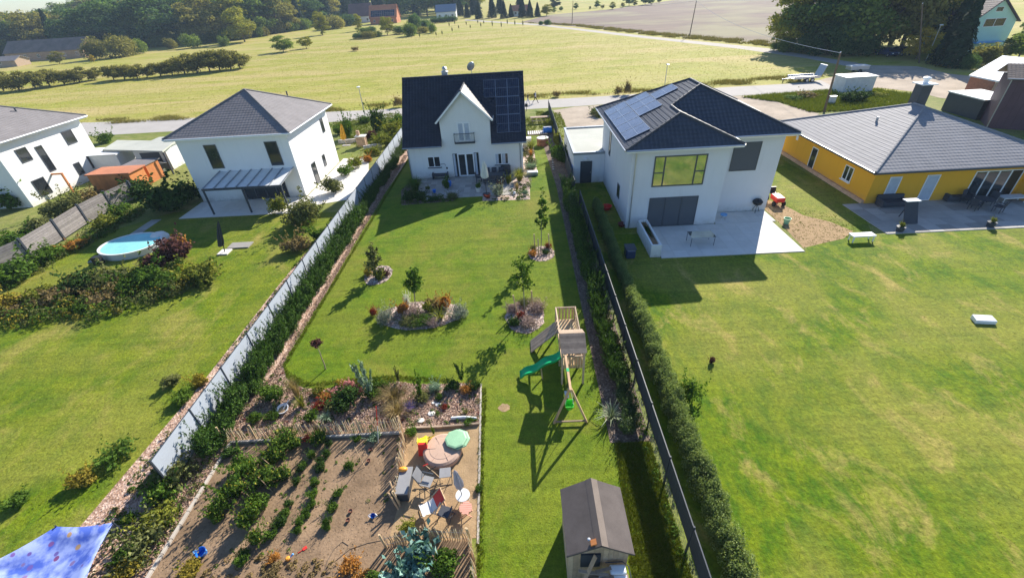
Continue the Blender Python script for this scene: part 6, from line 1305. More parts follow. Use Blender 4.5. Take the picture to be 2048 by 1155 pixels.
for lab, kind, mat, px, py, r, h in [
    ('dark purple leaved shrub beside the pool', 'bush', 'l_purple', 345, 530, 1.5, 1.8), ('orange tinged shrub right of the purple one', 'bush', 'l_orange', 368, 515, .8, 1.4), ('yellow green shrub mass below the pool', 'bush', 'l_yellow', 405, 560, 1.5, 1.2), ('dark green shrub below the pool', 'bush', 'l_mid', 290, 570, 1.6, 1.4), ('olive shrub below the pool pump', 'bush', 'l_olive', 235, 570, 1.5, 1.2), ('dark shrub left of the pool', 'bush', 'l_dark', 180, 575, 1.4, 1.3), ('rust tinged shrub in the left garden bed', 'bush', 'l_tan', 130, 600, 1.1, 1.0), ('golden green shrub at the left photo edge', 'bush', 'l_gold', 5, 625, 1.2, 1.3), ('pale brownish shrub in the middle of the left bed', 'bush', 'l_tan', 205, 605, 1.2, .8), ('yellow flowering shrub in the left bed', 'bush', 'l_yellow', 85, 600, 1.0, .9), ('mid green shrub at the right of the pool bed', 'bush', 'l_mid', 330, 575, 1.1, 1.0), ('brown grass clump at the lower left bed', 'bush', 'l_tan', 40, 625, .9, .7),
    ('big round green shrub before the panel fence', 'bush', 'l_mid', 30, 560, 1.6, 1.5), ('low green shrub along the panel fence', 'bush', 'l_green', 100, 520, 1.2, 1.0), ('reddish low shrub along the panel fence', 'bush', 'l_orange', 150, 500, .9, .7), ('yellow shrub at the end of the panel fence', 'bush', 'l_yellow', 215, 455, 1.2, 1.0), ('green shrub at the end of the panel fence', 'bush', 'l_green', 250, 430, 1.1, 1.1),
    ('dark spreading shrub before the left villa', 'bush', 'l_dark', 330, 425, 2.6, 2.4), ('dark conifer shrub at the villa corner', 'bush', 'l_dark', 385, 400, 1.5, 1.8), ('dark low shrub under the villa wall', 'bush', 'l_dark', 290, 390, 2.0, 1.6), 
    ('large grey green shrub near the villa terrace', 'big', 'l_olive', 615, 445, 1.7, 2.0), ('brownish shrub below the grey green one', 'bush', 'l_tan', 595, 500, 1.2, 1.1), ('yellow green shrub by the villa terrace corner', 'bush', 'l_yellow', 560, 425, .9, 1.3), ('dark green shrub against the fence', 'bush', 'l_mid', 640, 480, .9, 1.1), ('olive green shrub along the fence near the villa', 'bush', 'l_olive', 665, 385, 1.0, 1.3), ('green shrub beside the villa drive', 'bush', 'l_green', 690, 350, .9, 1.0), ('yellowish shrub by the shaded fence', 'bush', 'l_yellow', 712, 335, .9, 1.0),
    ('golden leaved shrub in the strip left of the fence', 'bush', 'l_gold', 400, 770, .45, .6), ('golden shrub at the lower fence strip', 'bush', 'l_gold', 170, 965, .55, .6), ('dark green shrub at the lower fence strip', 'loose', 'l_mid', 240, 915, .8, .6), ('small green shrub in the brown strip', 'bush', 'l_green', 370, 800, .5, .5), ('olive shrub in the brown strip', 'bush', 'l_olive', 345, 770, .5, .5), ('green bush beside the blue cloth', 'bush', 'l_mid', 40, 1008, .5, .5), ('bright green bush in the strip bottom', 'bush', 'l_green', 262, 1040, .3, .4), ('dark bush right of the blue cloth', 'bush', 'l_mid', 262, 1118, .45, .6),
    ('round green shrub below the leftmost villa', 'bush', 'l_mid', 30, 415, 1.9, 1.9), ('olive round shrub before the orange shed', 'big', 'l_olive', 140, 425, 1.9, 1.7), ('tan green shrub before the orange shed', 'bush', 'l_tan', 190, 405, 1.3, 1.4), ('green shrub by the leftmost villa wall', 'bush', 'l_green', 95, 370, 1.3, 1.6), ('olive shrub along the panel fence outside', 'bush', 'l_olive', 90, 465, 1.4, 1.2), ('green shrub outside the panel fence', 'bush', 'l_mid', 30, 490, 1.4, 1.2), ('round green bush on the verge by the road', 'bush', 'l_green', 212, 285, 1.2, 1.4),
    ('tall dark conifer shrub behind the left fence', 'bush', 'l_dark', 757, 262, 1.2, 2.8), ('narrow green conifer near the yellow parasol', 'bush', 'l_mid', 697, 275, .9, 2.6), ('dark round shrub by the lamp', 'bush', 'l_mid', 731, 245, 1.0, 1.0), ('yellow green hedge shrub left of the white house, nearest', 'bush', 'l_yellow', 770, 292, 1.3, 1.3), ('yellow green hedge shrub left of the white house, farther', 'bush', 'l_yellow', 785, 270, 1.5, 1.6), ('green shrub left of the white house by the road', 'bush', 'l_mid', 795, 252, 1.3, 1.4), ('brown red shrub behind the brick oven', 'bush', 'l_purple', 742, 278, .8, .9), ('green shrub right of the brick oven', 'bush', 'l_green', 760, 283, 1.0, .8), ('yellowish shrub below the low wall', 'bush', 'l_yellow', 745, 310, 1.0, .9), ('orange tinged shrub below the low wall', 'bush', 'l_orange', 737, 322, .7, .7), ('green shrub behind the low wall at left', 'bush', 'l_mid', 680, 268, 1.1, 1.2),
    ('olive weedy bush left of the second driveway', 'loose', 'l_olive', 1195, 232, 1.3, .9), ('green weedy bush before the pale grey villa', 'bush', 'l_mid', 1190, 226, .8, .6),
    ('greyish green bush growing out of the thuja hedge', 'loose', 'l_green', 1375, 800, .7, 1.1), ('small brown bush on the right lawn', 'bush', 'l_purple', 1422, 725, .2, .35),
    ('dark leafy hedge in front of the white container', 'bush', 'l_dark', 1690, 204, 1.6, 1.3), ('dark leafy hedge at the right of the white container', 'bush', 'l_dark', 1715, 204, 1.6, 1.3), ('brownish weedy bush left of the white container', 'loose', 'l_tan', 1610, 196, 1.6, .8), ('green weedy bush near the utility box', 'loose', 'l_green', 1585, 200, 1.4, .6), ('tan weedy bush right of the container', 'loose', 'l_yellow', 1750, 192, 1.4, .6),
    ('tall dry weed bush beside the road, left one', 'loose', 'l_tan', 1237, 190, .9, 1.3), ('tall dry weed bush beside the road, right one', 'loose', 'l_tan', 1254, 189, .7, 1.8), ('brown weed bush beside the road near the left houses', 'loose', 'l_tan', 797, 214, 1.0, 1.4), ('brown weed bush behind the walking people', 'loose', 'l_tan', 1113, 194, .8, .9),
    ('dry brown shrub alone in the meadow', 'loose', 'l_tan', 711, 102, 1.6, 1.2)]:
    plant('shrub', kind, mat, at(px, py), r, h, lab, 'shrub')
# spotted blue cloth
cn = [at(226, 1044, 1.0), at(112, 1052, .9), at(-50, 1140, .8), at(-40, 1260, .9), at(160, 1190, 1.0)]
b = thing('shade_cloth', 'blue cloth with brown and red spots stretched at the bottom left', 'shade sail', (cn[0].x, cn[0].y, 0))
cc = sum(cn, Vector())/5; m = MB(); K = 6; vs = [cc-Vector((0, 0, .35))]; fs = []
for i in range(5):
    for j in range(K):
        e = cn[i].lerp(cn[(i+1) % 5], j/K); e = e+(cc-e)*.06*math.sin(math.pi*j/K)
        for k in range(1, 5): f = k/4; q = cc.lerp(e, f); vs.append(q-Vector((0, 0, .35*(1-f*f))))
n = 5*K
for i in range(n):
    a, c = 1+i*4, 1+((i+1) % n)*4; fs.append((0, a, c)); fs += [(a+k, a+k+1, c+k+1, c+k) for k in range(3)]
o = m.add(vs, fs).build('cloth', 'spotted', b, smooth=True); md = o.modifiers.new('t', 'SOLIDIFY'); md.thickness = .01
for q in cn: MB().tube([(q.x, q.y, 0), tuple(q+Vector((0, 0, .05)))], .03, 6).build('post', 'anth', b)
# left: orange sheds, carports, cars
p = at(238, 388); b = thing('orange_shed', 'orange wooden shed with flat boards near the leftmost villa', 'shed', tuple(p))
for i in range(12): MB().box(p.x-2.2+i*.36, p.x-2.2+i*.36+.35, p.y, p.y+.1, 0, 2.1).build('board', 'wood_orange', b)
MB().box(p.x-2.2, p.x+2.1, p.y+.11, p.y+2.2, 0, 2.05).build('wall', 'wood_orange', b); MB().box(p.x-2.4, p.x+2.3, p.y-.1, p.y+2.4, 2.1, 2.2).build('roof', 'tile_orange', b)
p = at(285, 366); b = thing('orange_shed', 'second smaller orange shed with grey glazed roof', 'shed', tuple(p)); MB().box(p.x-1.2, p.x+1.3, p.y, p.y+2, 0, 1.9).build('wall', 'wood_orange', b); MB().box(p.x-1.4, p.x+1.4, p.y-.1, p.y+2.3, 1.9, 2.0).build('roof', 'tile_grey', b)
p = at(130, 386); b = thing('wooden_arch', 'orange wooden frame beside the leftmost villa', 'frame', tuple(p))
for x in (-.9, .9): MB().box(p.x+x-.08, p.x+x+.08, p.y, p.y+.15, 0, 2.0).build('post', 'wood_orange', b)
MB().box(p.x-1.0, p.x+1.0, p.y, p.y+.15, 2.0, 2.15).build('lintel', 'wood_orange', b)
b = thing('flat_carport', 'grey green flat roofed carport between the two left villas', 'carport', tuple(at(270, 330))); q = [at(205, 300, 2.6), at(325, 303, 2.6), at(350, 283, 2.6), at(235, 281, 2.6)]
MB().prism(q, 2.5, 2.66).build('roof', 'flatroof', b)
for v in q: MB().box(v.x-.07, v.x+.07, v.y-.07, v.y+.07, 0, 2.5).build('post', 'anth', b)
p = at(322, 340); b = thing('garage', 'small white garage at the back of the left villa', 'garage', tuple(p)); MB().box(p.x-2.2, p.x+1.6, p.y, p.y+5, 0, 2.4).build('wall', 'render_white', b); MB().box(p.x-2.3, p.x+1.7, p.y-.1, p.y+5.1, 2.4, 2.55).build('roof', 'flatroof', b); MB().box(p.x-1.5, p.x+.8, p.y-.04, p.y-.002, .05, 2.1).build('door', 'blind', b)
p = at(200, 352); b = thing('garage', 'white walled extension right of the leftmost villa', 'garage', tuple(p)); MB().box(p.x-3.4, p.x+3.2, p.y, p.y+3, 0, 2.3).build('wall', 'render_white', b); MB().box(p.x-3.5, p.x+3.3, p.y-.1, p.y+3.1, 2.3, 2.42).build('roof', 'white_old', b)
def car(p, turn, paint, label, hatch=True):
    b = thing('parked_car', label, 'car', tuple(p)); q = Matrix.Translation(p) @ Matrix.Rotation(turn, 4, 'Z')
    def bl(m, nm, mt, par=b, **k): m.v = [tuple(q @ Vector(v)) for v in m.v]; return m.build(nm, mt, par, **k)
    prof = [(-2.1, .35), (-2.15, .7), (-1.95, .92), (-1.1, 1.0), (-.45, 1.42), (.9, 1.45), (1.75, 1.05), (2.1, .95), (2.15, .45), (2.05, .3)]
    m = MB(); n = len(prof); m.add([(x, -.85+.12*max(0, z-1)/.45, z) for x, z in prof]+[(x, .85-.12*max(0, z-1)/.45, z) for x, z in prof], [tuple(range(n-1, -1, -1)), tuple(range(n, 2*n))]+[(i, (i+1) % n, n+(i+1) % n, n+i) for i in range(n)]); bl(m, 'body', paint, bevel=.05)
    for s in (-1, 1): m = MB(); y = s*.79; m.hexa([(-.95, y-.03, 1.03), (1.5, y-.03, 1.05), (1.5, y+.03, 1.05), (-.95, y+.03, 1.03), (-.45, s*.74-.03, 1.36), (.9, s*.74-.03, 1.38), (.9, s*.74+.03, 1.38), (-.45, s*.74+.03, 1.36)]); bl(m, 'side_glass', 'glass')
    m = MB().hexa([(-1.12, -.7, 1.02), (-1.06, -.7, 1.0), (-1.06, .7, 1.0), (-1.12, .7, 1.02), (-.52, -.66, 1.40), (-.46, -.66, 1.38), (-.46, .66, 1.38), (-.52, .66, 1.40)]); bl(m, 'windscreen', 'glass')
    for x in (-1.3, 1.3):
        for s in (-1, 1): w_ = bl(MB().tube([(x, s*.74, .32), (x, s*.9, .32)], .32, 16), 'wheel', 'rubber'); bl(MB().tube([(x, s*.9, .32), (x, s*.915, .32)], .19, 12), 'rim', 'alu', w_)
    for s in (-1, 1): bl(MB().box(-2.17, -2.1, s*.6-.15, s*.6+.15, .62, .76), 'headlight', 'white')
    return b
p = at(1772, 112); car(p, R(95), 'car', 'dark blue car parked in the shade under the big trees'); p = at(1800, 110)
car(p, R(95), 'black', 'black car parked beside the blue one under the trees')
car(at(300, 352), R(70), 'black', 'black car parked beside the left villa')
# brick oven, low walls, golden parasol
p = at(724, 294); b = thing('garden_oven', 'tan brick garden oven with flat slab and chimney in the left neighbour garden', 'oven', tuple(p))
for j in range(6):
    for i in range(3):
        for y in (0, .62): MB().box(p.x-.55+i*.37+.0, p.x-.55+i*.37+.355, p.y+y, p.y+y+.17, .02+j*.2, .02+j*.2+.185).build('brick', 'brick_tan', b)
MB().box(p.x-.5, p.x+.5, p.y+.18, p.y+.61, 0, 1.2).build('core', 'brick_tan', b); MB().box(p.x-.65, p.x+.65, p.y-.08, p.y+.88, 1.22, 1.32).build('slab', 'paver_white', b); MB().box(p.x-.45, p.x-.1, p.y+.3, p.y+.65, 1.33, 1.9).build('chimney', 'brick_tan', b)
for (a, c, lab) in (((678, 287), (716, 284), 'low grey stone wall left of the brick oven'), ((728, 299), (764, 293), 'low grey stone wall right of the brick oven')):
    p0, p1 = at(*a), at(*c); b = thing('low_wall', lab, 'wall', tuple(p0)); n = 7
    for i in range(n): MB().bar(p0.lerp(p1, i/n)+Vector((0, 0, .22)), p0.lerp(p1, (i+.94)/n)+Vector((0, 0, .22)), .3, .44).build('stone', 'stone', b)
p = at(693, 291); b = thing('parasol', 'closed golden yellow parasol by the low stone wall', 'parasol', tuple(p)); tp = onwall(682, 248, p.y); MB().tube([p, (tp[0], p.y, tp[1])], .03, 8).build('pole', 'wood_tan', b); folded(0, 0, (tp[0], p.y, tp[1]), (p.x-.15, p.y, .8), .25, 'gold_fab', b); MB().box(p.x-.5, p.x+.5, p.y-.3, p.y+.3, 0, .06).build('base', 'paver', b)
# right villa terrace
b = thing('stone_planter', 'long white planter trough with dark soil at the villa terrace', 'planter', (9.0, 28, 0)); m = MB()
m.box(8.75, 8.87, 26.3, 30.2, 0, .95); m.box(9.33, 9.45, 26.3, 30.2, 0, .95); m.box(8.87, 9.33, 26.3, 26.42, 0, .95); m.box(8.87, 9.33, 30.08, 30.2, 0, .95); m.build('trough', 'render_white', b); MB().box(8.87, 9.33, 26.42, 30.08, .5, .8).build('soil', 'soil', b); link_mesh('foliage', proto('bush', 'l_dark')[0], b, (.1, .5, .7), (.2, 1.5, .3))
p = at(1405, 495, 0); b = thing('glass_table', 'greenish glass garden table in the shade of the villa', 'table', tuple(p)); MB().box(p.x-.85, p.x+.85, p.y+.1, p.y+1.1, .72, .75).build('top', 'glass_lit', b)
for x in (-.8, .8):
    for y in (.15, 1.05): MB().tube([(p.x+x, p.y+y, .05), (p.x+x, p.y+y, .72)], .02, 6).build('leg', 'alu_dark', b)
p = at(1510, 424); b = thing('kettle_grill', 'black kettle grill by the villa corner', 'grill', tuple(p)); MB().lathe([(.1, 0), (.3, .1), (.38, .28), (.36, .34), (.2, .5), (.02, .55)], (p.x, p.y, .6), 18).build('bowl', 'black', b)
for k in range(3): a = k*2.1; MB().tube([(p.x+.3*math.cos(a), p.y+.3*math.sin(a), .05), (p.x, p.y, .7)], .02, 6).build('leg', 'black', b)
p = at(1445, 440); b = thing('garden_stool', 'small pale stool on the villa terrace', 'stool', tuple(p)); MB().lathe([(.25, 0), (.26, .06)], (p.x, p.y, .45), 14).build('seat', 'skyblue', b); [MB().tube([(p.x+.2*math.cos(k*2.1), p.y+.2*math.sin(k*2.1), .05), (p.x, p.y, .45)], .02, 6).build('leg', 'alu', b) for k in range(3)]
p = at(1262, 518); b = thing('blue_bin', 'dark blue covered item at the left of the white planter', 'bin', tuple(p)); MB().box(p.x-.35, p.x+.3, p.y, p.y+.8, 0, .7).build('body', 'car', b, bevel=.1); MB().box(p.x-.38, p.x+.33, p.y-.03, p.y+.83, .7, .76).build('lid', 'anth', b, bevel=.02)
tub('red_tub', 'round red tub on the shaded lawn beside the villa', 1213, 418, .42, .3, 'red', 'tub')
tub('purple_tub', 'dark red tub near the villa wall', 1243, 452, .3, .25, 'terracotta', 'tub')
p = at(1556, 412); b = thing('ride_on_mower', 'red ride-on mower by the corner of the pale grey villa', 'mower', tuple(p))
MB().box(p.x-.35, p.x+.35, p.y-.2, p.y+.9, .35, .75).build('bonnet', 'red', b, bevel=.08); MB().box(p.x-.25, p.x+.25, p.y+.95, p.y+1.4, .6, .7).build('seat', 'black', b, bevel=.04); MB().box(p.x-.25, p.x+.25, p.y+1.35, p.y+1.45, .7, 1.1).build('seat_back', 'black', b); MB().tube([(p.x, p.y+.7, .75), (p.x, p.y+.95, 1.05)], .02).build('steering_column', 'black', b)
for x, y, r in ((-.4, 0, .2), (.4, 0, .2), (-.42, 1.2, .28), (.42, 1.2, .28)): MB().tube([(p.x+x-.07, p.y+y, r), (p.x+x+.07, p.y+y, r)], r, 12).build('wheel', 'rubber', b)
b = tub('green_can', 'dark green bucket on the bare ground beside the mower', 1572, 447, .25, .45, 'l_mid' if 0 else 'turtle', 'bucket')
p = at(1725, 484); b = thing('white_table', 'low white table at the corner of the yellow house terrace', 'table', tuple(p)); MB().box(p.x-.8, p.x+.75, p.y-.05, p.y+.5, .42, .5).build('top', 'white', b, bevel=.01)
for x in (-.7, .65):
    for y in (0, .42): MB().box(p.x+x-.03, p.x+x+.03, p.y+y-.03, p.y+y+.03, 0, .42).build('leg', 'white', b)
p = at(1962, 643); o = MB().hexa([(p.x-.45, p.y-.15, 0), (p.x+.5, p.y-.3, 0), (p.x+.6, p.y+.2, 0), (p.x-.3, p.y+.35, 0), (p.x-.45, p.y-.15, .22), (p.x+.5, p.y-.3, .22), (p.x+.6, p.y+.2, .26), (p.x-.3, p.y+.35, .26)]).build('white_slab', 'white', None, bevel=.04); tag(o, 'white slab lying on the right neighbour lawn', 'slab')
for px, py, lab in ((1345, 773, 'dark object with pale lid beside the thuja hedge'),): p = at(px, py); o = MB().lathe([(.15, 0), (.18, .3), (.1, .36)], tuple(p), 10).build('garden_light', 'black', None); tag(o, lab, 'garden light')
# yellow house terrace
for px, py, mt, lab in ((1780, 412, 'dark_fab', 'dark blue lounge sofa left on the yellow house terrace'), (1910, 400, 'dark_fab', 'dark sofa near the middle of the yellow house terrace')):
    p = at(px, py); b = thing('outdoor_sofa', lab, 'sofa', tuple(p)); MB().box(p.x-1.0, p.x+1.0, p.y-.4, p.y+.4, .08, .45).build('seat', mt, b, bevel=.05); MB().box(p.x-1.0, p.x+1.0, p.y+.25, p.y+.45, .45, .85).build('backrest', mt, b, bevel=.04); [MB().box(p.x+x-.1, p.x+x+.1, p.y-.4, p.y+.25, .45, .62).build('armrest', mt, b, bevel=.03) for x in (-.9, .9)]
p = at(1820, 450); b = thing('awning_stand', 'slanted dark blue upright lounger with white head on the yellow house terrace', 'lounger', tuple(p)); MB().hexa([(p.x-.5, p.y, .1), (p.x+.5, p.y, .1), (p.x+.5, p.y+.08, .1), (p.x-.5, p.y+.08, .1), (p.x-.3, p.y+.9, 1.5), (p.x+.6, p.y+.9, 1.5), (p.x+.6, p.y+.98, 1.5), (p.x-.3, p.y+.98, 1.5)]).build('panel', 'dark_fab', b); MB().box(p.x-.35, p.x+.65, p.y+.7, p.y+1.2, 1.5, 1.56).build('head', 'white', b); MB().bar((p.x+.1, p.y+1.3, .06), (p.x+.15, p.y+.98, 1.4), .05).build('strut', 'anth', b)
for px, py, lab in ((1798, 463, 'round planter with small plant at the front terrace edge, left one'), (1979, 454, 'round planter with small plant at the front terrace edge, right one')):
    p = at(px, py); b = thing('round_planter', lab, 'planter', tuple(p)); MB().lathe([(.2, 0), (.28, .4), (.24, .4)], tuple(p), 14).build('pot', 'anth', b); link_mesh('foliage', proto('bush', 'l_yellow')[0], b, (0, 0, .35), (.28, .28, .4))
p = at(1960, 415); b = thing('round_grill_table', 'dark round table with chairs at the right end of the terrace', 'table', tuple(p)); MB().lathe([(.6, 0), (.62, .05)], (p.x, p.y, .7), 20).build('top', 'anth', b); MB().tube([(p.x, p.y, .06), (p.x, p.y, .7)], .06).build('leg', 'anth', b)
for k in range(4): a = k*1.57+.4; patio_chair(p.x+1.0*math.cos(a), p.y+1.0*math.sin(a), a-R(90), 'dark chair around the round table of the yellow house', g='chairs on the yellow house terrace')
p = at(2020, 405); b = thing('white_lounger', 'white low table at the far right of the terrace', 'table', tuple(p)); MB().box(p.x-.9, p.x+.9, p.y-.3, p.y+.4, .45, .52).build('top', 'white_old', b); [MB().box(p.x+x-.03, p.x+x+.03, p.y+y-.03, p.y+y+.03, .05, .45).build('leg', 'white_old', b) for x in (-.8, .8) for y in (-.2, .3)]
# ================================================================== STREET
def lamp(base, top, label, head='white'):
    b = at(*base); tp = onwall(top[0], top[1], b.y); t = thing('street_lamp', label, 'street lamp', tuple(b)); MB().tube([b, (b.x, b.y, tp[1]-.05)], [.075, .05], 8).build('pole', 'alu', t); MB().lathe([(.08, 0), (.24, .05), (.27, .14), (.1, .2)], (b.x, b.y-.1, tp[1]-.1), 12, 1, 1.4).build('lamp_head', head, t); return t
lamp((732, 239), (717, 174), 'street lamp left of the white house'); lamp((1329, 174), (1334, 129), 'street lamp at the meadow edge above the pale grey villa', 'zinc'); lamp((1852, 121), (1883, 50), 'street lamp with white head before the big dark trees')
def pole(base, top, label):
    b = at(*base); tp = onwall(top[0], top[1], b.y); t = thing('utility_pole', label, 'utility pole', tuple(b)); MB().tube([b, (tp[0], b.y, tp[1])], [.15, .10], 8).build('pole', 'trunk', t); MB().lathe([(.05, 0), (.06, .12), (.03, .16)], (tp[0], b.y, tp[1]), 8).build('insulator', 'white', t); return Vector((tp[0], b.y, tp[1]))
t1 = pole((1648, 224), (1681, 106), 'wooden utility pole beside the white container'); t2 = pole((1379, 72), (1393, 2), 'wooden utility pole at the ploughed field edge, right one'); t3 = pole((1144, 47), (1146, 2), 'wooden utility pole at the ploughed field edge, left one')
tw = onwall(1838, 20, 100); pole((1838, 126), (1845, 8), 'thick utility pole in front of the dark trees')
for a, b, lab in ((t1, t2, 'overhead wire from the near pole to the field pole'), (t2, t3, 'overhead wire between the two field poles')):
    q = thing('overhead_wire', lab, 'wire', tuple(a)); pts = [a.lerp(b, i/12)-Vector((0, 0, 1.6*4*(i/12)*(1-i/12))) for i in range(13)]; MB().tube(pts, .022, 4).build('wire', 'zinc', q)
# white container
c0, c1, c2 = at(1681, 196), at(1739, 201) if 0 else at(1742, 196), at(1752, 176)
p = at(1684, 190); b = thing('site_container', 'white flat topped container box by the road', 'container', tuple(p)); x0, x1, y0, y1 = p.x, p.x+4.3, p.y+.2, p.y+2.8
MB().box(x0, x1, y0, y1, .05, 2.2).build('body', 'white_old', b); MB().box(x0-.12, x1+.12, y0-.12, y1+.12, 2.2, 2.32).build('roof', 'white', b)
for i in range(1, 5): MB().box(x0+i*.86-.02, x0+i*.86+.02, y0-.03, y0-.002, .1, 2.15).build('rib', 'white_old', b)
p = at(1664, 209); b = thing('utility_box', 'small grey utility box near the wooden pole', 'utility box', tuple(p)); MB().box(p.x-.4, p.x+.35, p.y, p.y+.4, 0, 1.0).build('body', 'white_old', b, bevel=.02); MB().box(p.x-.45, p.x+.4, p.y-.04, p.y+.44, 1.0, 1.06).build('cap', 'zinc', b)
# trailers
p = at(1612, 165); b = thing('car_trailer', 'flat twin axle car trailer with raised ramp on the road edge', 'trailer', tuple(p)); x, y = p.x, p.y
MB().box(x-2.2, x+2.1, y, y+2.0, .55, .68).build('deck', 'alu', b)
for yy in (y-.04, y+2.0): MB().box(x-2.2, x+2.1, yy, yy+.05, .6, .95).build('side_board', 'alu', b)
MB().hexa([(x+2.12, y+.05, .65), (x+2.2, y+.05, .65), (x+2.2, y+1.95, .65), (x+2.12, y+1.95, .65), (x+2.7, y+.05, 2.4), (x+2.78, y+.05, 2.4), (x+2.78, y+1.95, 2.4), (x+2.7, y+1.95, 2.4)]).build('ramp', 'zinc', b)
MB().bar((x-2.2, y+1, .58), (x-3.5, y+1, .5), .12).build('drawbar', 'zinc', b); MB().tube([(x-3.3, y+1, 0), (x-3.3, y+1, .6)], .06).build('jockey_wheel', 'rubber', b)
for xx in (.0, .85):
    for yy in (y-.2, y+2.0): w_ = MB().tube([(x+xx, yy, .33), (x+xx, yy+.18, .33)], .33, 14).build('wheel', 'rubber', b); MB().tube([(x+xx, yy-.01, .33), (x+xx, yy+.0, .33)], .2, 12).build('rim', 'alu', w_)
p = at(1718, 146); b = thing('small_trailer', 'small trailer with pale tarpaulin cover on the meadow edge', 'trailer', tuple(p)); x, y = p.x, p.y
MB().box(x-1.6, x+1.5, y, y+1.5, .5, 1.0).build('box', 'alu', b); MB().box(x-1.7, x+1.6, y-.06, y+1.56, 1.0, 1.12).build('cover', 'paver_white', b, bevel=.03)
for yy in (y-.17, y+1.5): MB().tube([(x, yy, .3), (x, yy+.16, .3)], .3, 12).build('wheel', 'rubber', b)
MB().bar((x-.3, y+.7, .45), (x-.6, y-1.0, .35), .08).build('drawbar', 'zinc', b)
b = thing('picket_fence', 'short pale picket fence under the dark conifers', 'fence', tuple(at(1900, 128)))
p0, p1 = at(1880, 127), at(1925, 132)
for i in range(14): q = p0.lerp(p1, i/13); MB().box(q.x-.04, q.x+.04, q.y-.02, q.y+.02, 0, 1.0).build('picket', 'white_old', b)
for z in (.3, .8): MB().bar(p0+Vector((0, .04, z)), p1+Vector((0, .04, z)), .05).build('rail', 'white_old', b)
# walking people
def person(px, py, h, facing, top, legs, hair, label, stride=.35, extra=None):
    p = at(px, py); P = lambda x, y, z: (x*h, y*h, z*h); s = stride
    vs = [P(0, 0, .52), P(0, 0, .62), P(0, .01, .76), P(0, .01, .84), P(0, .02, .88), P(0, .02, .95), P(0, .02, .985),
          P(.055, 0, .49), P(.06, s*.30, .27), P(.06, s*.52, .035), P(.06, s*.52+.09, .015), P(-.055, 0, .49), P(-.06, -s*.22, .27), P(-.06, -s*.62, .06), P(-.06, -s*.62+.07, .02),
          P(.11, .01, .81), P(.135, -.06, .66), P(.12, .03, .54), P(.12, .06, .50), P(-.11, .01, .81), P(-.135, .06, .66), P(-.12, .12, .54), P(-.12, .15, .51)]
    es = [(0, 1), (1, 2), (2, 3), (3, 4), (4, 5), (5, 6), (0, 7), (7, 8), (8, 9), (9, 10), (0, 11), (11, 12), (12, 13), (13, 14), (3, 15), (15, 16), (16, 17), (17, 18), (3, 19), (19, 20), (20, 21), (21, 22)]
    rr = [.075, .072, .085, .05, .032, .052, .04, .055, .038, .026, .022, .055, .038, .026, .022, .035, .026, .02, .018, .035, .026, .02, .018]
    me = bpy.data.meshes.new('body'); me.from_pydata(vs, es, []); o = bpy.data.objects.new('body', me); COL.objects.link(o)
    m = o.modifiers.new('skin', 'SKIN'); m.use_smooth_shade = True
    if not me.skin_vertices: me.attributes.new if 0 else None
    bpy.context.view_layer.objects.active = o
    try: bpy.ops.mesh.customdata_skin_add() if not me.skin_vertices else None
    except Exception: pass
    if me.skin_vertices:
        for i, sv_ in enumerate(me.skin_vertices[0].data): sv_.radius = (rr[i]*h, rr[i]*h*.8); sv_.use_root = (i == 0)
    o.modifiers.new('sub', 'SUBSURF').levels = 1; o.modifiers['sub'].render_levels = 1
    dg = bpy.context.evaluated_depsgraph_get(); ev = bpy.data.meshes.new_from_object(o.evaluated_get(dg)); bpy.data.objects.remove(o)
    for k in ('skin', top, legs, hair, 'black'): ev.materials.append(MT[k])
    for f in ev.polygons:
        c = f.center/h; ax = abs(c.x); i = 0
        if c.z < .05: i = 4
        elif c.z < .52 and ax < .105: i = 2
        elif c.z < .86 and c.z > .5: i = 1 if not (ax > .1 and c.z < .6) else 0
        elif c.z > .955 or (c.z > .9 and c.y < .01): i = 3
        f.material_index = i; f.use_smooth = True
    t = thing('person', label, 'person', tuple(p)); t.rotation_euler = (0, 0, facing); b = bpy.data.objects.new('body', ev); COL.objects.link(b); b.parent = t
    if extra: m = MB(); m.v = []; e_ = m.box(-.16, .16, -.22, -.08, h*.62, h*.84).mesh('backpack', extra); q = bpy.data.objects.new('backpack', e_); COL.objects.link(q); q.parent = t; q.modifiers.new('b', 'BEVEL').width = .05
    return t
person(1071, 206, 1.78, R(-80), 'cloth_w', 'cloth_b', 'trunk', 'person in pale top and dark trousers striding along the road', .42, 'cloth_b')
person(1056, 209, 1.72, R(-85), 'cloth_b', 'cloth_w', 'trunk', 'person in black top and light trousers half hidden by the house', .3)
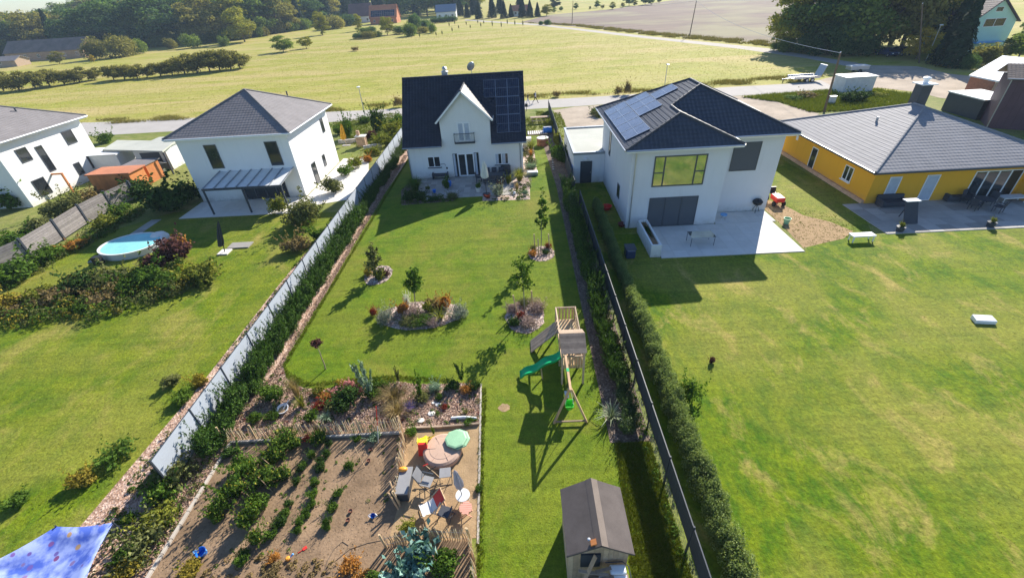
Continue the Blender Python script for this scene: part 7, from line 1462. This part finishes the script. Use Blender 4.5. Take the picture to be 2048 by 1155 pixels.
# ================================================================== FAR TREES
BT = {}
def crown(kind, v):
    k = (kind, v)
    if k not in BT:
        if kind == 'round': BT[k] = crown_mesh('crown', 10+v, 'f_dark', 30+3*v, 6500, .030, (.36, .36, .43), .50, (.10, .18))
        elif kind == 'tall': BT[k] = crown_mesh('crown', 30+v, 'f_dark', 32, 6500, .027, (.25, .25, .49), .50, (.09, .15))
        elif kind == 'low': BT[k] = crown_mesh('crown', 50+v, 'f_olive', 24, 4200, .048, (.52, .45, .38), .47, (.17, .27), lean=.12)
        elif kind == 'con': BT[k] = conifer_mesh('crown', 70+v, 'f_con', 4200, .21, .032)
    return BT[k]
TR = {}
fr_ = random.Random(77)
def far_tree(px, py, h, kind, mat, label, group=None, wid=1.0, loc=None, cat='tree', name=None):
    if kind == 'mass':
        p = at(px, py); o = link_mesh(name or 'bush', fr_.choice(proto('clip', 'f_mid')), None, (p.x, p.y, 0), (h*wid*.55, h*wid*.5, h*.95), fr_.uniform(0, 6.28), mat); return tag(o, label, 'bush', group)
    p = at(px, py) if loc is None else Vector(loc); v = fr_.randrange(4 if kind != 'con' else 3); me = crown(kind, v)
    nm = name or {'con': 'conifer', 'low': 'field_tree', 'round': 'broadleaf_tree', 'tall': 'broadleaf_tree'}[kind]
    t = thing(nm, label, cat, (p.x, p.y, 0), group)
    if kind == 'low':
        s = h/1.0; k = ('low', v)
        if k not in TR: TR[k] = trunk_mesh('trunk', 5+v, .32, .035, 6, 'trunk', .3, .5, .1)
    elif kind == 'con':
        k = ('con', 0)
        if k not in TR: TR[k] = MB().tube([(0, 0, 0), (0, 0, .95)], [.016, .003], 6).mesh('trunk', 'trunk')
    else:
        k = (kind, v)
        if k not in TR: TR[k] = trunk_mesh('trunk', 15+v, .42, .022, 7, 'trunk', .22, .75)
    rz_ = fr_.uniform(0, 6.28) if kind != 'low' else fr_.uniform(-.3, .3)
    link_mesh('crown', me, t, (0, 0, 0), (h*wid, h*wid*fr_.uniform(.9, 1.1), h), rz_, mat); link_mesh('trunk', TR[k], t, (0, 0, 0), (h, h, h), rz_); return t
def px_tree(px, py, topy, kind, mat, label, group=None, wid=1.0, **k):
    p = at(px, py); h = onwall(px+(px-1150)*-.0, topy, p.y)[1]; return far_tree(px, py, h, kind, mat, label, group, wid, **k)
# named, easily told apart ones
for a in [(490, 84, 14, 'round', 'f_yell', 'large yellow green tree above the far cabin', 1.5), (567, 104, 68, 'round', 'f_mid', 'small round tree standing alone in the meadow', 1.7), (613, 97, 72, 'round', 'f_yell', 'small yellowish tree at the meadow edge', 1.5), (188, 125, 108, 'round', 'f_gold', 'small bright yellow tree beside the barn', 1.0),
          (775, 70, 32, 'round', 'f_yell', 'yellow green tree in front of the orange roofed farmhouse', 1.1), (645, 70, 22, 'tall', 'f_yell', 'drooping golden green willow at the wood edge', 1.3), (830, 60, 22, 'mass', 'f_dark', 'dark round tree right of the orange roofed farmhouse', 1.2), (822, 72, 38, 'mass', 'f_mid', 'grey green tree below the dark round one', 1.3), (865, 66, 42, 'mass', 'f_mid', 'small grey green tree near the dark hedge', 1.3), (718, 62, 30, 'tall', 'f_yell', 'small yellow tree beside the brown farmhouse', 1.2),
          (45, 100, 50, 'round', 'f_olive', 'broad olive autumn tree behind the long barn', 1.7), (90, 98, 55, 'round', 'f_gold', 'golden tinged tree behind the long barn', 1.0), (200, 118, 66, 'mass', 'f_olive', 'olive tree at the right end of the barn', 1.3), (245, 114, 58, 'mass', 'f_olive', 'broad olive green tree right of the barn', 1.5), (280, 108, 72, 'mass', 'f_mid', 'green tree at the meadow corner', 1.3), (120, 128, 100, 'round', 'f_olive', 'small olive tree before the barn wall', 1.4), (345, 98, 72, 'mass', 'f_olive', 'low brownish bush tree at the wood edge', 1.5), (385, 96, 62, 'mass', 'f_mid', 'round green bush tree at the wood edge', 1.6), (450, 93, 68, 'mass', 'f_mid', 'round dark bush left of the red cabin', 1.3), (585, 62, 5, 'round', 'f_olive', 'tall olive tree right of the yellow tree', 1.1), (395, 88, 18, 'round', 'f_olive', 'autumn olive tree in the middle of the wood edge', 1.0), (375, 86, 28, 'tall', 'f_gold', 'slim golden tree in the wood edge', 1.2)]:
    px_tree(a[0], a[1], a[2], a[3], a[4], a[5], None, a[6], cat='tree')
# field tree rows
for i, (px, py, ty) in enumerate([(8, 182, 142), (40, 181, 140), (72, 178, 138), (100, 172, 134), (130, 170, 138), (160, 165, 132), (190, 160, 134)]): px_tree(px, py, ty, 'low', 'f_olive', 'wind bent olive tree in the left half of the meadow row', 'wind bent trees in the left meadow row', 1.3)
for i, (px, py, ty) in enumerate([(228, 160, 128), (250, 159, 126), (275, 157, 127), (295, 155, 130), (322, 153, 122), (345, 150, 118), (370, 148, 105), (395, 146, 104), (420, 143, 98), (440, 141, 95), (462, 139, 100), (480, 137, 104)]): px_tree(px, py, ty, 'low', 'f_olive', 'dense olive green tree in the right half of the meadow row', 'dense trees in the right meadow row', 1.35)
# the wood: several ranks behind one another
rk = random.Random(9)
def edge_y(px): 
    xs = [(-80, 128), (60, 105), (200, 100), (330, 92), (450, 82), (560, 66), (640, 52), (700, 44), (760, 36), (900, 30), (1100, 22), (1340, 2)]
    for (a, b), (c, d) in zip(xs, xs[1:]):
        if px <= c: return b+(d-b)*(px-a)/(c-a)
    return 0
cnt = 0
for rank, dy in enumerate((0, 5, 11, 18, 27)):
    px = -90.0
    while px < 960:
        ey = edge_y(px); ymin = 35-.0645*px; py = ey-dy*(ey-ymin)/60
        p = at(px, py); k = scale_at(px, py); H = 18.5+rk.uniform(-2.5, 3.5)+(1.5*rank if px > 150 else 0)
        if px < 230: H -= 2.5
        if 330 < px < 400: H -= 2.0
        if px > 640: H = 19+rk.uniform(-3, 4)+rank
        con = rk.random() < (.06 if px < 560 else .55)
        mat = 'f_con' if con else rk.choice(['f_dark', 'f_dark', 'f_dark', 'f_mid', 'f_mid', 'f_mid', 'f_olive', 'f_olive', 'f_yell' if rank < 2 else 'f_mid'])
        tone = {'f_con': 'dark', 'f_dark': 'deep green', 'f_mid': 'mid green', 'f_olive': 'olive green', 'f_yell': 'yellow green'}[mat]; whr = ('behind the old barns' if px < 210 else 'behind the meadow tree row' if px < 440 else 'above the red cabin' if px < 570 else 'between the cabin and farmhouses' if px < 690 else 'behind the farmhouses' if px < 800 else 'above the main house roof'); rkn = ('front', 'second', 'middle', 'fourth', 'back')[rank]
        far_tree(px, py, H, 'con' if con else rk.choice(['round', 'round', 'tall']), mat, tone+(' conifer' if con else ' broadleaf tree')+', '+rkn+' rank, '+whr, 'conifers of the far wood' if con else 'broadleaf trees of the far wood', rk.uniform(1.3, 1.6) if not con else 1.15); cnt += 1
        px += (H*.56/k)*rk.uniform(.8, 1.25)
for px, py, ty in [(935, 36, 6), (958, 38, 2), (985, 36, -10), (1008, 37, 0), (1022, 35, 8), (1045, 35, -5), (1060, 35, 0), (1075, 34, 5), (900, 36, 4), (920, 32, -8), (950, 30, -16), (1000, 28, -16), (1040, 26, -18)]: px_tree(px, py, ty, 'con', 'f_con', 'dark pointed conifer left of the ploughed field', 'dark conifers left of the ploughed field', 1.5)
for px, py, ty, m_ in [(1093, 32, 8, 'f_yell'), (1108, 26, 14, 'f_mid'), (1122, 23, 12, 'f_mid'), (1110, 18, -6, 'f_con'), (1152, 19, 6, 'f_mid'), (1194, 16, 0, 'f_mid'), (1180, 19, 12, 'f_olive'), (1225, 19, 4, 'f_yell'), (1205, 18, 9, 'f_olive'), (1258, 12, -12, 'f_dark'), (1270, 12, 0, 'f_olive'), (1290, 10, -10, 'f_mid'), (1302, 10, -6, 'f_mid'), (1318, 6, -4, 'f_olive'), (1245, 15, 5, 'f_olive')]: px_tree(px, py, ty, 'round', m_, 'small rounded tree along the far edge of the ploughed field', 'small trees along the far field edge', 1.3)
for px, py, ty in ((1082, 50, 40), (1095, 50, 36)): px_tree(px, py, ty, 'mass', 'f_dark', 'dark bush by the farm lane', 'bushes by the farm lane', 1.4, name='lane_bush', cat='bush')
px = -60.0
while px < 700:
    ey = edge_y(px)+rk.uniform(-1, 2.5)
    if not (20 < px < 190): far_tree(px, ey, rk.uniform(4.5, 8), 'mass', rk.choice(['f_dark', 'f_mid', 'f_olive', 'f_mid']), 'low leafy bush at the foot of the far wood', 'bushes at the foot of the far wood', 1.5, name='wood_edge_bush', cat='bush')
    px += rk.uniform(11, 19)
hp_ = [at(868, 47), at(908, 43)]
for i in range(8): q = hp_[0].lerp(hp_[1], i/7); plant('hedge_plant', 'big', 'f_dark', q, 2.2, 2.4, 'dark clipped hedge plant before the white farmhouse', 'hedge plant', 'dark hedge before the white farmhouse')
# bushes beneath the farmhouse group
for px, py, ty, w_ in [(716, 78, 64, 1.5), (735, 77, 60, 1.5), (755, 74, 60, 1.5), (728, 66, 52, 1.3), (800, 68, 48, 1.4), (845, 66, 50, 1.4), (742, 64, 50, 1.3), (850, 56, 36, 1.2), (695, 52, 22, 1.2), (665, 58, 24, 1.3)]: px_tree(px, py, ty, 'mass', rk.choice(['f_mid', 'f_dark', 'f_olive']), 'leafy bush around the far farmhouses', 'bushes around the far farmhouses', w_*1.9)
# young orchard whips
or_ = random.Random(4)
for px, py in [(840, 78), (873, 75), (905, 67), (918, 61), (941, 60), (962, 57), (985, 56), (1003, 58), (1030, 54), (885, 73), (899, 56), (933, 53), (968, 51), (864, 68), (956, 50), (1015, 52), (1046, 55), (910, 52)]:
    p = at(px, py); t = thing('sapling', 'thin young sapling in the fenced plot beside the lane', 'sapling', tuple(p), 'saplings in the far plot'); link_mesh('trunk', TR[('con', 0)], t, (0, 0, 0), (1.6, 1.6, 2.6)); link_mesh('crown', proto('loose', 'l_olive')[0], t, (0, 0, .7), (.45, .45, or_.uniform(1.2, 2.4)))
# big dark group at the right
for a in [(1578, 100, -12, 'round', 'f_yell', 'pale green tree at the left end of the big right group', 1.1), (1600, 98, -60, 'round', 'f_yell', 'broad light green tree above the lane', 1.3), (1628, 103, -70, 'round', 'f_mid', 'large dark tree behind the lane, leftmost of the big ones', 1.1), (1665, 106, -90, 'round', 'f_dark', 'large dark tree in the middle of the right group', 1.1), (1705, 108, -90, 'round', 'f_mid', 'large green tree over the parked cars', 1.1), (1750, 106, -100, 'round', 'f_olive', 'large dark tree behind the parked cars', 1.1), (1800, 104, -100, 'round', 'f_olive', 'large olive tree behind the thick pole', 1.1), (1640, 92, -90, 'tall', 'f_mid', 'tall green tree behind the first dark tree', 1.3), (1720, 92, -110, 'round', 'f_dark', 'tall dark tree at the back of the right group', 1.2), (1835, 98, -40, 'round', 'f_mid', 'tall green tree beside the mint green house', 1.0), (1780, 90, -120, 'round', 'f_mid', 'tallest green tree at the back right', 1.2), 
          (1832, 118, 52, 'round', 'f_gold', 'small golden tree before the dark trees', 1.2), (1858, 118, 70, 'round', 'f_yell', 'small yellow tree by the white headed lamp', 1.0), (1870, 125, 80, 'round', 'f_yell', 'yellow green shrub tree below the lamp', 1.0), (1900, 134, -20, 'con', 'f_con', 'tall dark spruce left of the mint green house', .95), (1880, 128, 30, 'con', 'f_con', 'shorter dark spruce beside the tall one', 1.4), (1890, 110, -20, 'con', 'f_con', 'dark spruce behind the lamp', 1.3), (1965, 130, 82, 'mass', 'f_olive', 'olive bush below the mint green house', 1.6), (1990, 122, 84, 'mass', 'f_olive', 'brownish bush under the mint green gable', 1.3), (2035, 118, 50, 'round', 'f_mid', 'green tree at the right edge below the purple roof', 1.2), (2050, 100, 30, 'round', 'f_dark', 'dark tree cut by the right photo edge', 1.0), (1935, 138, 100, 'mass', 'f_dark', 'dark bush left of the white carport roof', 1.3), (2015, 112, 88, 'mass', 'f_dark', 'dark bush behind the white carport', 1.4),
          (1552, 101, 80, 'mass', 'f_dark', 'dark bush at the lane beginning of the right group', 1.5), (1572, 104, 66, 'mass', 'f_mid', 'second dark bush beside the lane', 1.4), (1605, 107, 55, 'mass', 'f_dark', 'third dark bush beside the lane', 1.4), (1640, 110, 45, 'mass', 'f_dark', 'dark bush under the large dark tree', 1.3), (1680, 113, 48, 'mass', 'f_dark', 'dark bush under the middle dark tree', 1.3), (1722, 112, 50, 'mass', 'f_dark', 'dark bush left of the parked cars', 1.2)]:
    px_tree(a[0], a[1], a[2], a[3], a[4], a[5], None, a[6])
# ================================================================== GRASS, CHIPS
tufts('grass', [LAWN], 36000, .045, 'tuft', 21, 3, .008, holes=IS)
tufts('grass_edges', [[(p[0]+dx, p[1]) for p in [Vector((-12.95, 17)), Vector((-12.75, 17)), Vector((-12.4, 58)), Vector((-12.6, 58))]] for dx in (0,)]+[pp((958, 900), (968, 900), (974, 775), (964, 775)), pp((955, 1150), (967, 1150), (968, 900), (958, 900)), pp((566, 728), (573, 755), (607, 774), (690, 766), (760, 770), (795, 760), (900, 766), (900, 758), (795, 750), (700, 757), (620, 766), (580, 745))], 4500, .09, 'tuft', 22, 4, .014)
tufts('rough_grass', [[(2.9, 4.5), (4.95, 4.5), (4.95, 11.6), (3.5, 11.6)]], 7000, .12, 'tuft', 23, 4, .014)
tufts('neighbour_grass', [[(5.4, 3), (5.4, 26), (47, 26), (47, 3)]], 9000, .04, 'tuft', 24, 3, .01)
tufts('neighbour_grass', [[(-16.7, 4), (-17, 34), (-37, 33), (-37, 4)]], 6000, .04, 'tuft', 25, 3, .014)
vg = pp((830, 212), (1077, 197), (1289, 184), (1447, 172), (1575, 165), (1651, 156), (1640, 148), (1447, 161), (1289, 176), (1077, 189), (700, 212), (190, 240), (190, 250), (700, 221))
tufts('bare_ground_grass', [[(19.4, 26.6), (19.6, 35), (24.5, 31), (24.5, 28)]], 600, .06, 'tuft', 35, 4, .02)
tufts('roadside_weeds', [vg], 15000, .42, 'weeds', 26, 3, .028, clump=.15)
lw = pp((1050, 46), (1146, 52), (1221, 62), (1337, 75), (1537, 93), (1640, 108), (1640, 96), (1537, 84), (1337, 68), (1221, 56), (1146, 49))
tufts('lane_weeds', [lw], 7000, .6, 'weeds', 27, 4, .06, clump=-.1)
tufts('meadow_grass', [pp((0, 200), (0, 150), (500, 110), (700, 80), (1050, 55), (1500, 100), (1640, 150), (1400, 172), (1060, 196), (700, 218), (190, 248), (0, 250))], 36000, .10, 'tuft_dry', 28, 3, .03)
tufts('verge_weeds', [pp((1480, 195), (1537, 190), (1676, 180), (1740, 178), (1830, 190), (1820, 215), (1700, 222), (1620, 225), (1560, 205))], 6000, .4, 'tuft', 29, 4, .04)
tufts('verge_grass', [[(-14.3, 62), (.6, 56), (2.6, 60), (2.8, 66), (-20, 74), (-28, 70), (-20, 56)], [(3.0, 60), (6.5, 60), (6.5, 68), (3.0, 70)]], 12000, .2, 'tuft', 30, 3, .03)
chips('bark_chips', [BED, [(-13.2, 13.5), (-12.95, 17), (-12.9, 52), (-13.4, 52)]], 26000, .05, 'l_chip', 31, .012)
chips('stone_chips', IS+[[(-3.0, 39.9), (1.15, 39.9), (1.3, 43.8), (.6, 43.8), (-.3, 40.9)]], 5200, .055, 'l_pebble', 32, .02)
def cover(name, polys, n, r, mat, seed, leaves=26, size=.045, hgt_=.5, holes=()):
    rg = np.random.default_rng(seed); areas = [abs(sum(p[i][0]*p[(i+1) % len(p)][1]-p[(i+1) % len(p)][0]*p[i][1] for i in range(len(p))))/2 for p in polys]
    P = np.concatenate([scatter_pts(rg, p, max(3, int(n*a/sum(areas)))) for p, a in zip(polys, areas)]); rr = np.repeat(r*rg.uniform(.4, 1.3, len(P)), leaves); Q = np.repeat(P, leaves, 0); d = rnd_dir(rg, len(Q)); d[:, 2] = np.abs(d[:, 2])
    C = np.concatenate([Q, np.zeros((len(Q), 1))], 1)+d*rr[:, None]*np.array([1, 1, hgt_*2]); V, F, A = leaf_quads(rg, C, d, size, 1.7); V[:, 2] = np.maximum(V[:, 2], .015)
    o = link_mesh(name, npmesh(name, V, F, mat, A)); tag(o, kind='stuff'); return o
cover('ground_cover', [BED], 130, .13, 'l_mid', 41); cover('ground_cover', [BED], 110, .11, 'l_olive', 42, 30, .03); cover('ground_cover', [BED], 60, .10, 'l_tan', 43, 30, .03); cover('ground_cover', [BED], 40, .09, 'l_red', 44, 24, .03)
cover('ground_cover', IS, 70, .13, 'l_heather', 45, 40, .03, .4); cover('ground_cover', IS, 60, .12, 'l_olive', 46, 30, .035, .4)
HS = [pp((470, 900), (600, 880), (800, 875), (790, 1000), (700, 1060), (620, 1110), (440, 1140), (330, 1140))]
cover('seedlings', HS, 70, .07, 'l_green', 47, 16, .04, .4); cover('withered_plants', [pp((440, 1110), (700, 1120), (760, 1155), (350, 1200))], 55, .13, 'l_tan', 48, 30, .05, .5); cover('weeds', [pp((320, 960), (420, 890), (450, 900), (290, 1150), (200, 1155))], 60, .17, 'l_olive', 49, 30, .05, .9); cover('weeds', [pp((320, 960), (420, 890), (450, 900), (290, 1150), (200, 1155))], 45, .15, 'l_green', 50, 30, .05, .9)
TB = [pp((803, 411), (908, 402), (910, 391), (840, 388), (828, 350), (810, 372)), pp((970, 402), (1058, 399), (1058, 365), (1040, 362), (1010, 392))]
cover('ground_cover', TB, 60, .2, 'l_mid', 51, 50, .06, .7); cover('ground_cover', TB, 60, .2, 'l_olive', 52, 50, .05, .6); cover('ground_cover', [[(.6, 44.5), (1.8, 44.5), (1.8, 52), (.6, 52)]], 40, .22, 'l_olive', 53, 60, .06, .7)
LG = [pp((0, 610), (0, 655), (200, 640), (330, 600), (440, 560), (430, 530), (350, 540), (180, 590))]
cover('ground_cover', LG, 120, .45, 'l_green', 61, 60, .09, .8); cover('ground_cover', LG, 90, .45, 'l_olive', 62, 60, .09, .8); cover('ground_cover', LG, 50, .4, 'l_gold', 63, 50, .08, .8)
PF = [pp((0, 590), (0, 570), (280, 410), (300, 425))]
cover('ground_cover', PF, 90, .35, 'l_green', 64, 50, .08, .8); cover('ground_cover', PF, 60, .3, 'l_olive', 65, 50, .08, .8)
LW = [[(-16.3, 2.5), (-14.8, 2.5), (-14.8, 36), (-16.5, 36)]]
cover('weeds', LW, 140, .2, 'l_olive', 54, 36, .06, .6); cover('weeds', LW, 120, .2, 'l_mid', 55, 36, .06, .6); cover('weeds', LW, 60, .16, 'l_tan', 56, 30, .06, .6)
RW = [[(4.6, 3), (4.95, 3), (4.95, 38), (4.6, 38)], [(5.1, 3), (5.5, 3), (5.5, 30), (5.1, 30)]]
cover('weeds', RW, 240, .13, 'l_green', 57, 30, .05, .8)
chips('soil_clods', [pp((468, 892), (806, 870), (800, 1010), (775, 1090), (955, 1150), (955, 1250), (240, 1250), (300, 1150))], 2600, .03, 'l_clod', 33, .012)
chips('fallen_leaves', [[(XL+.2, 3), (-12.9, 3), *[tuple(p[:2]) for p in pp((285, 1165), (458, 888))], (XL+.2, 11.4)]], 3500, .06, 'l_chip', 34, .012)
# ================================================================== HAZE
hz = MB().box(-420, 420, -30, 520, -1.0, 27.0).build('haze', 'haze', None); tag(hz, kind='stuff')
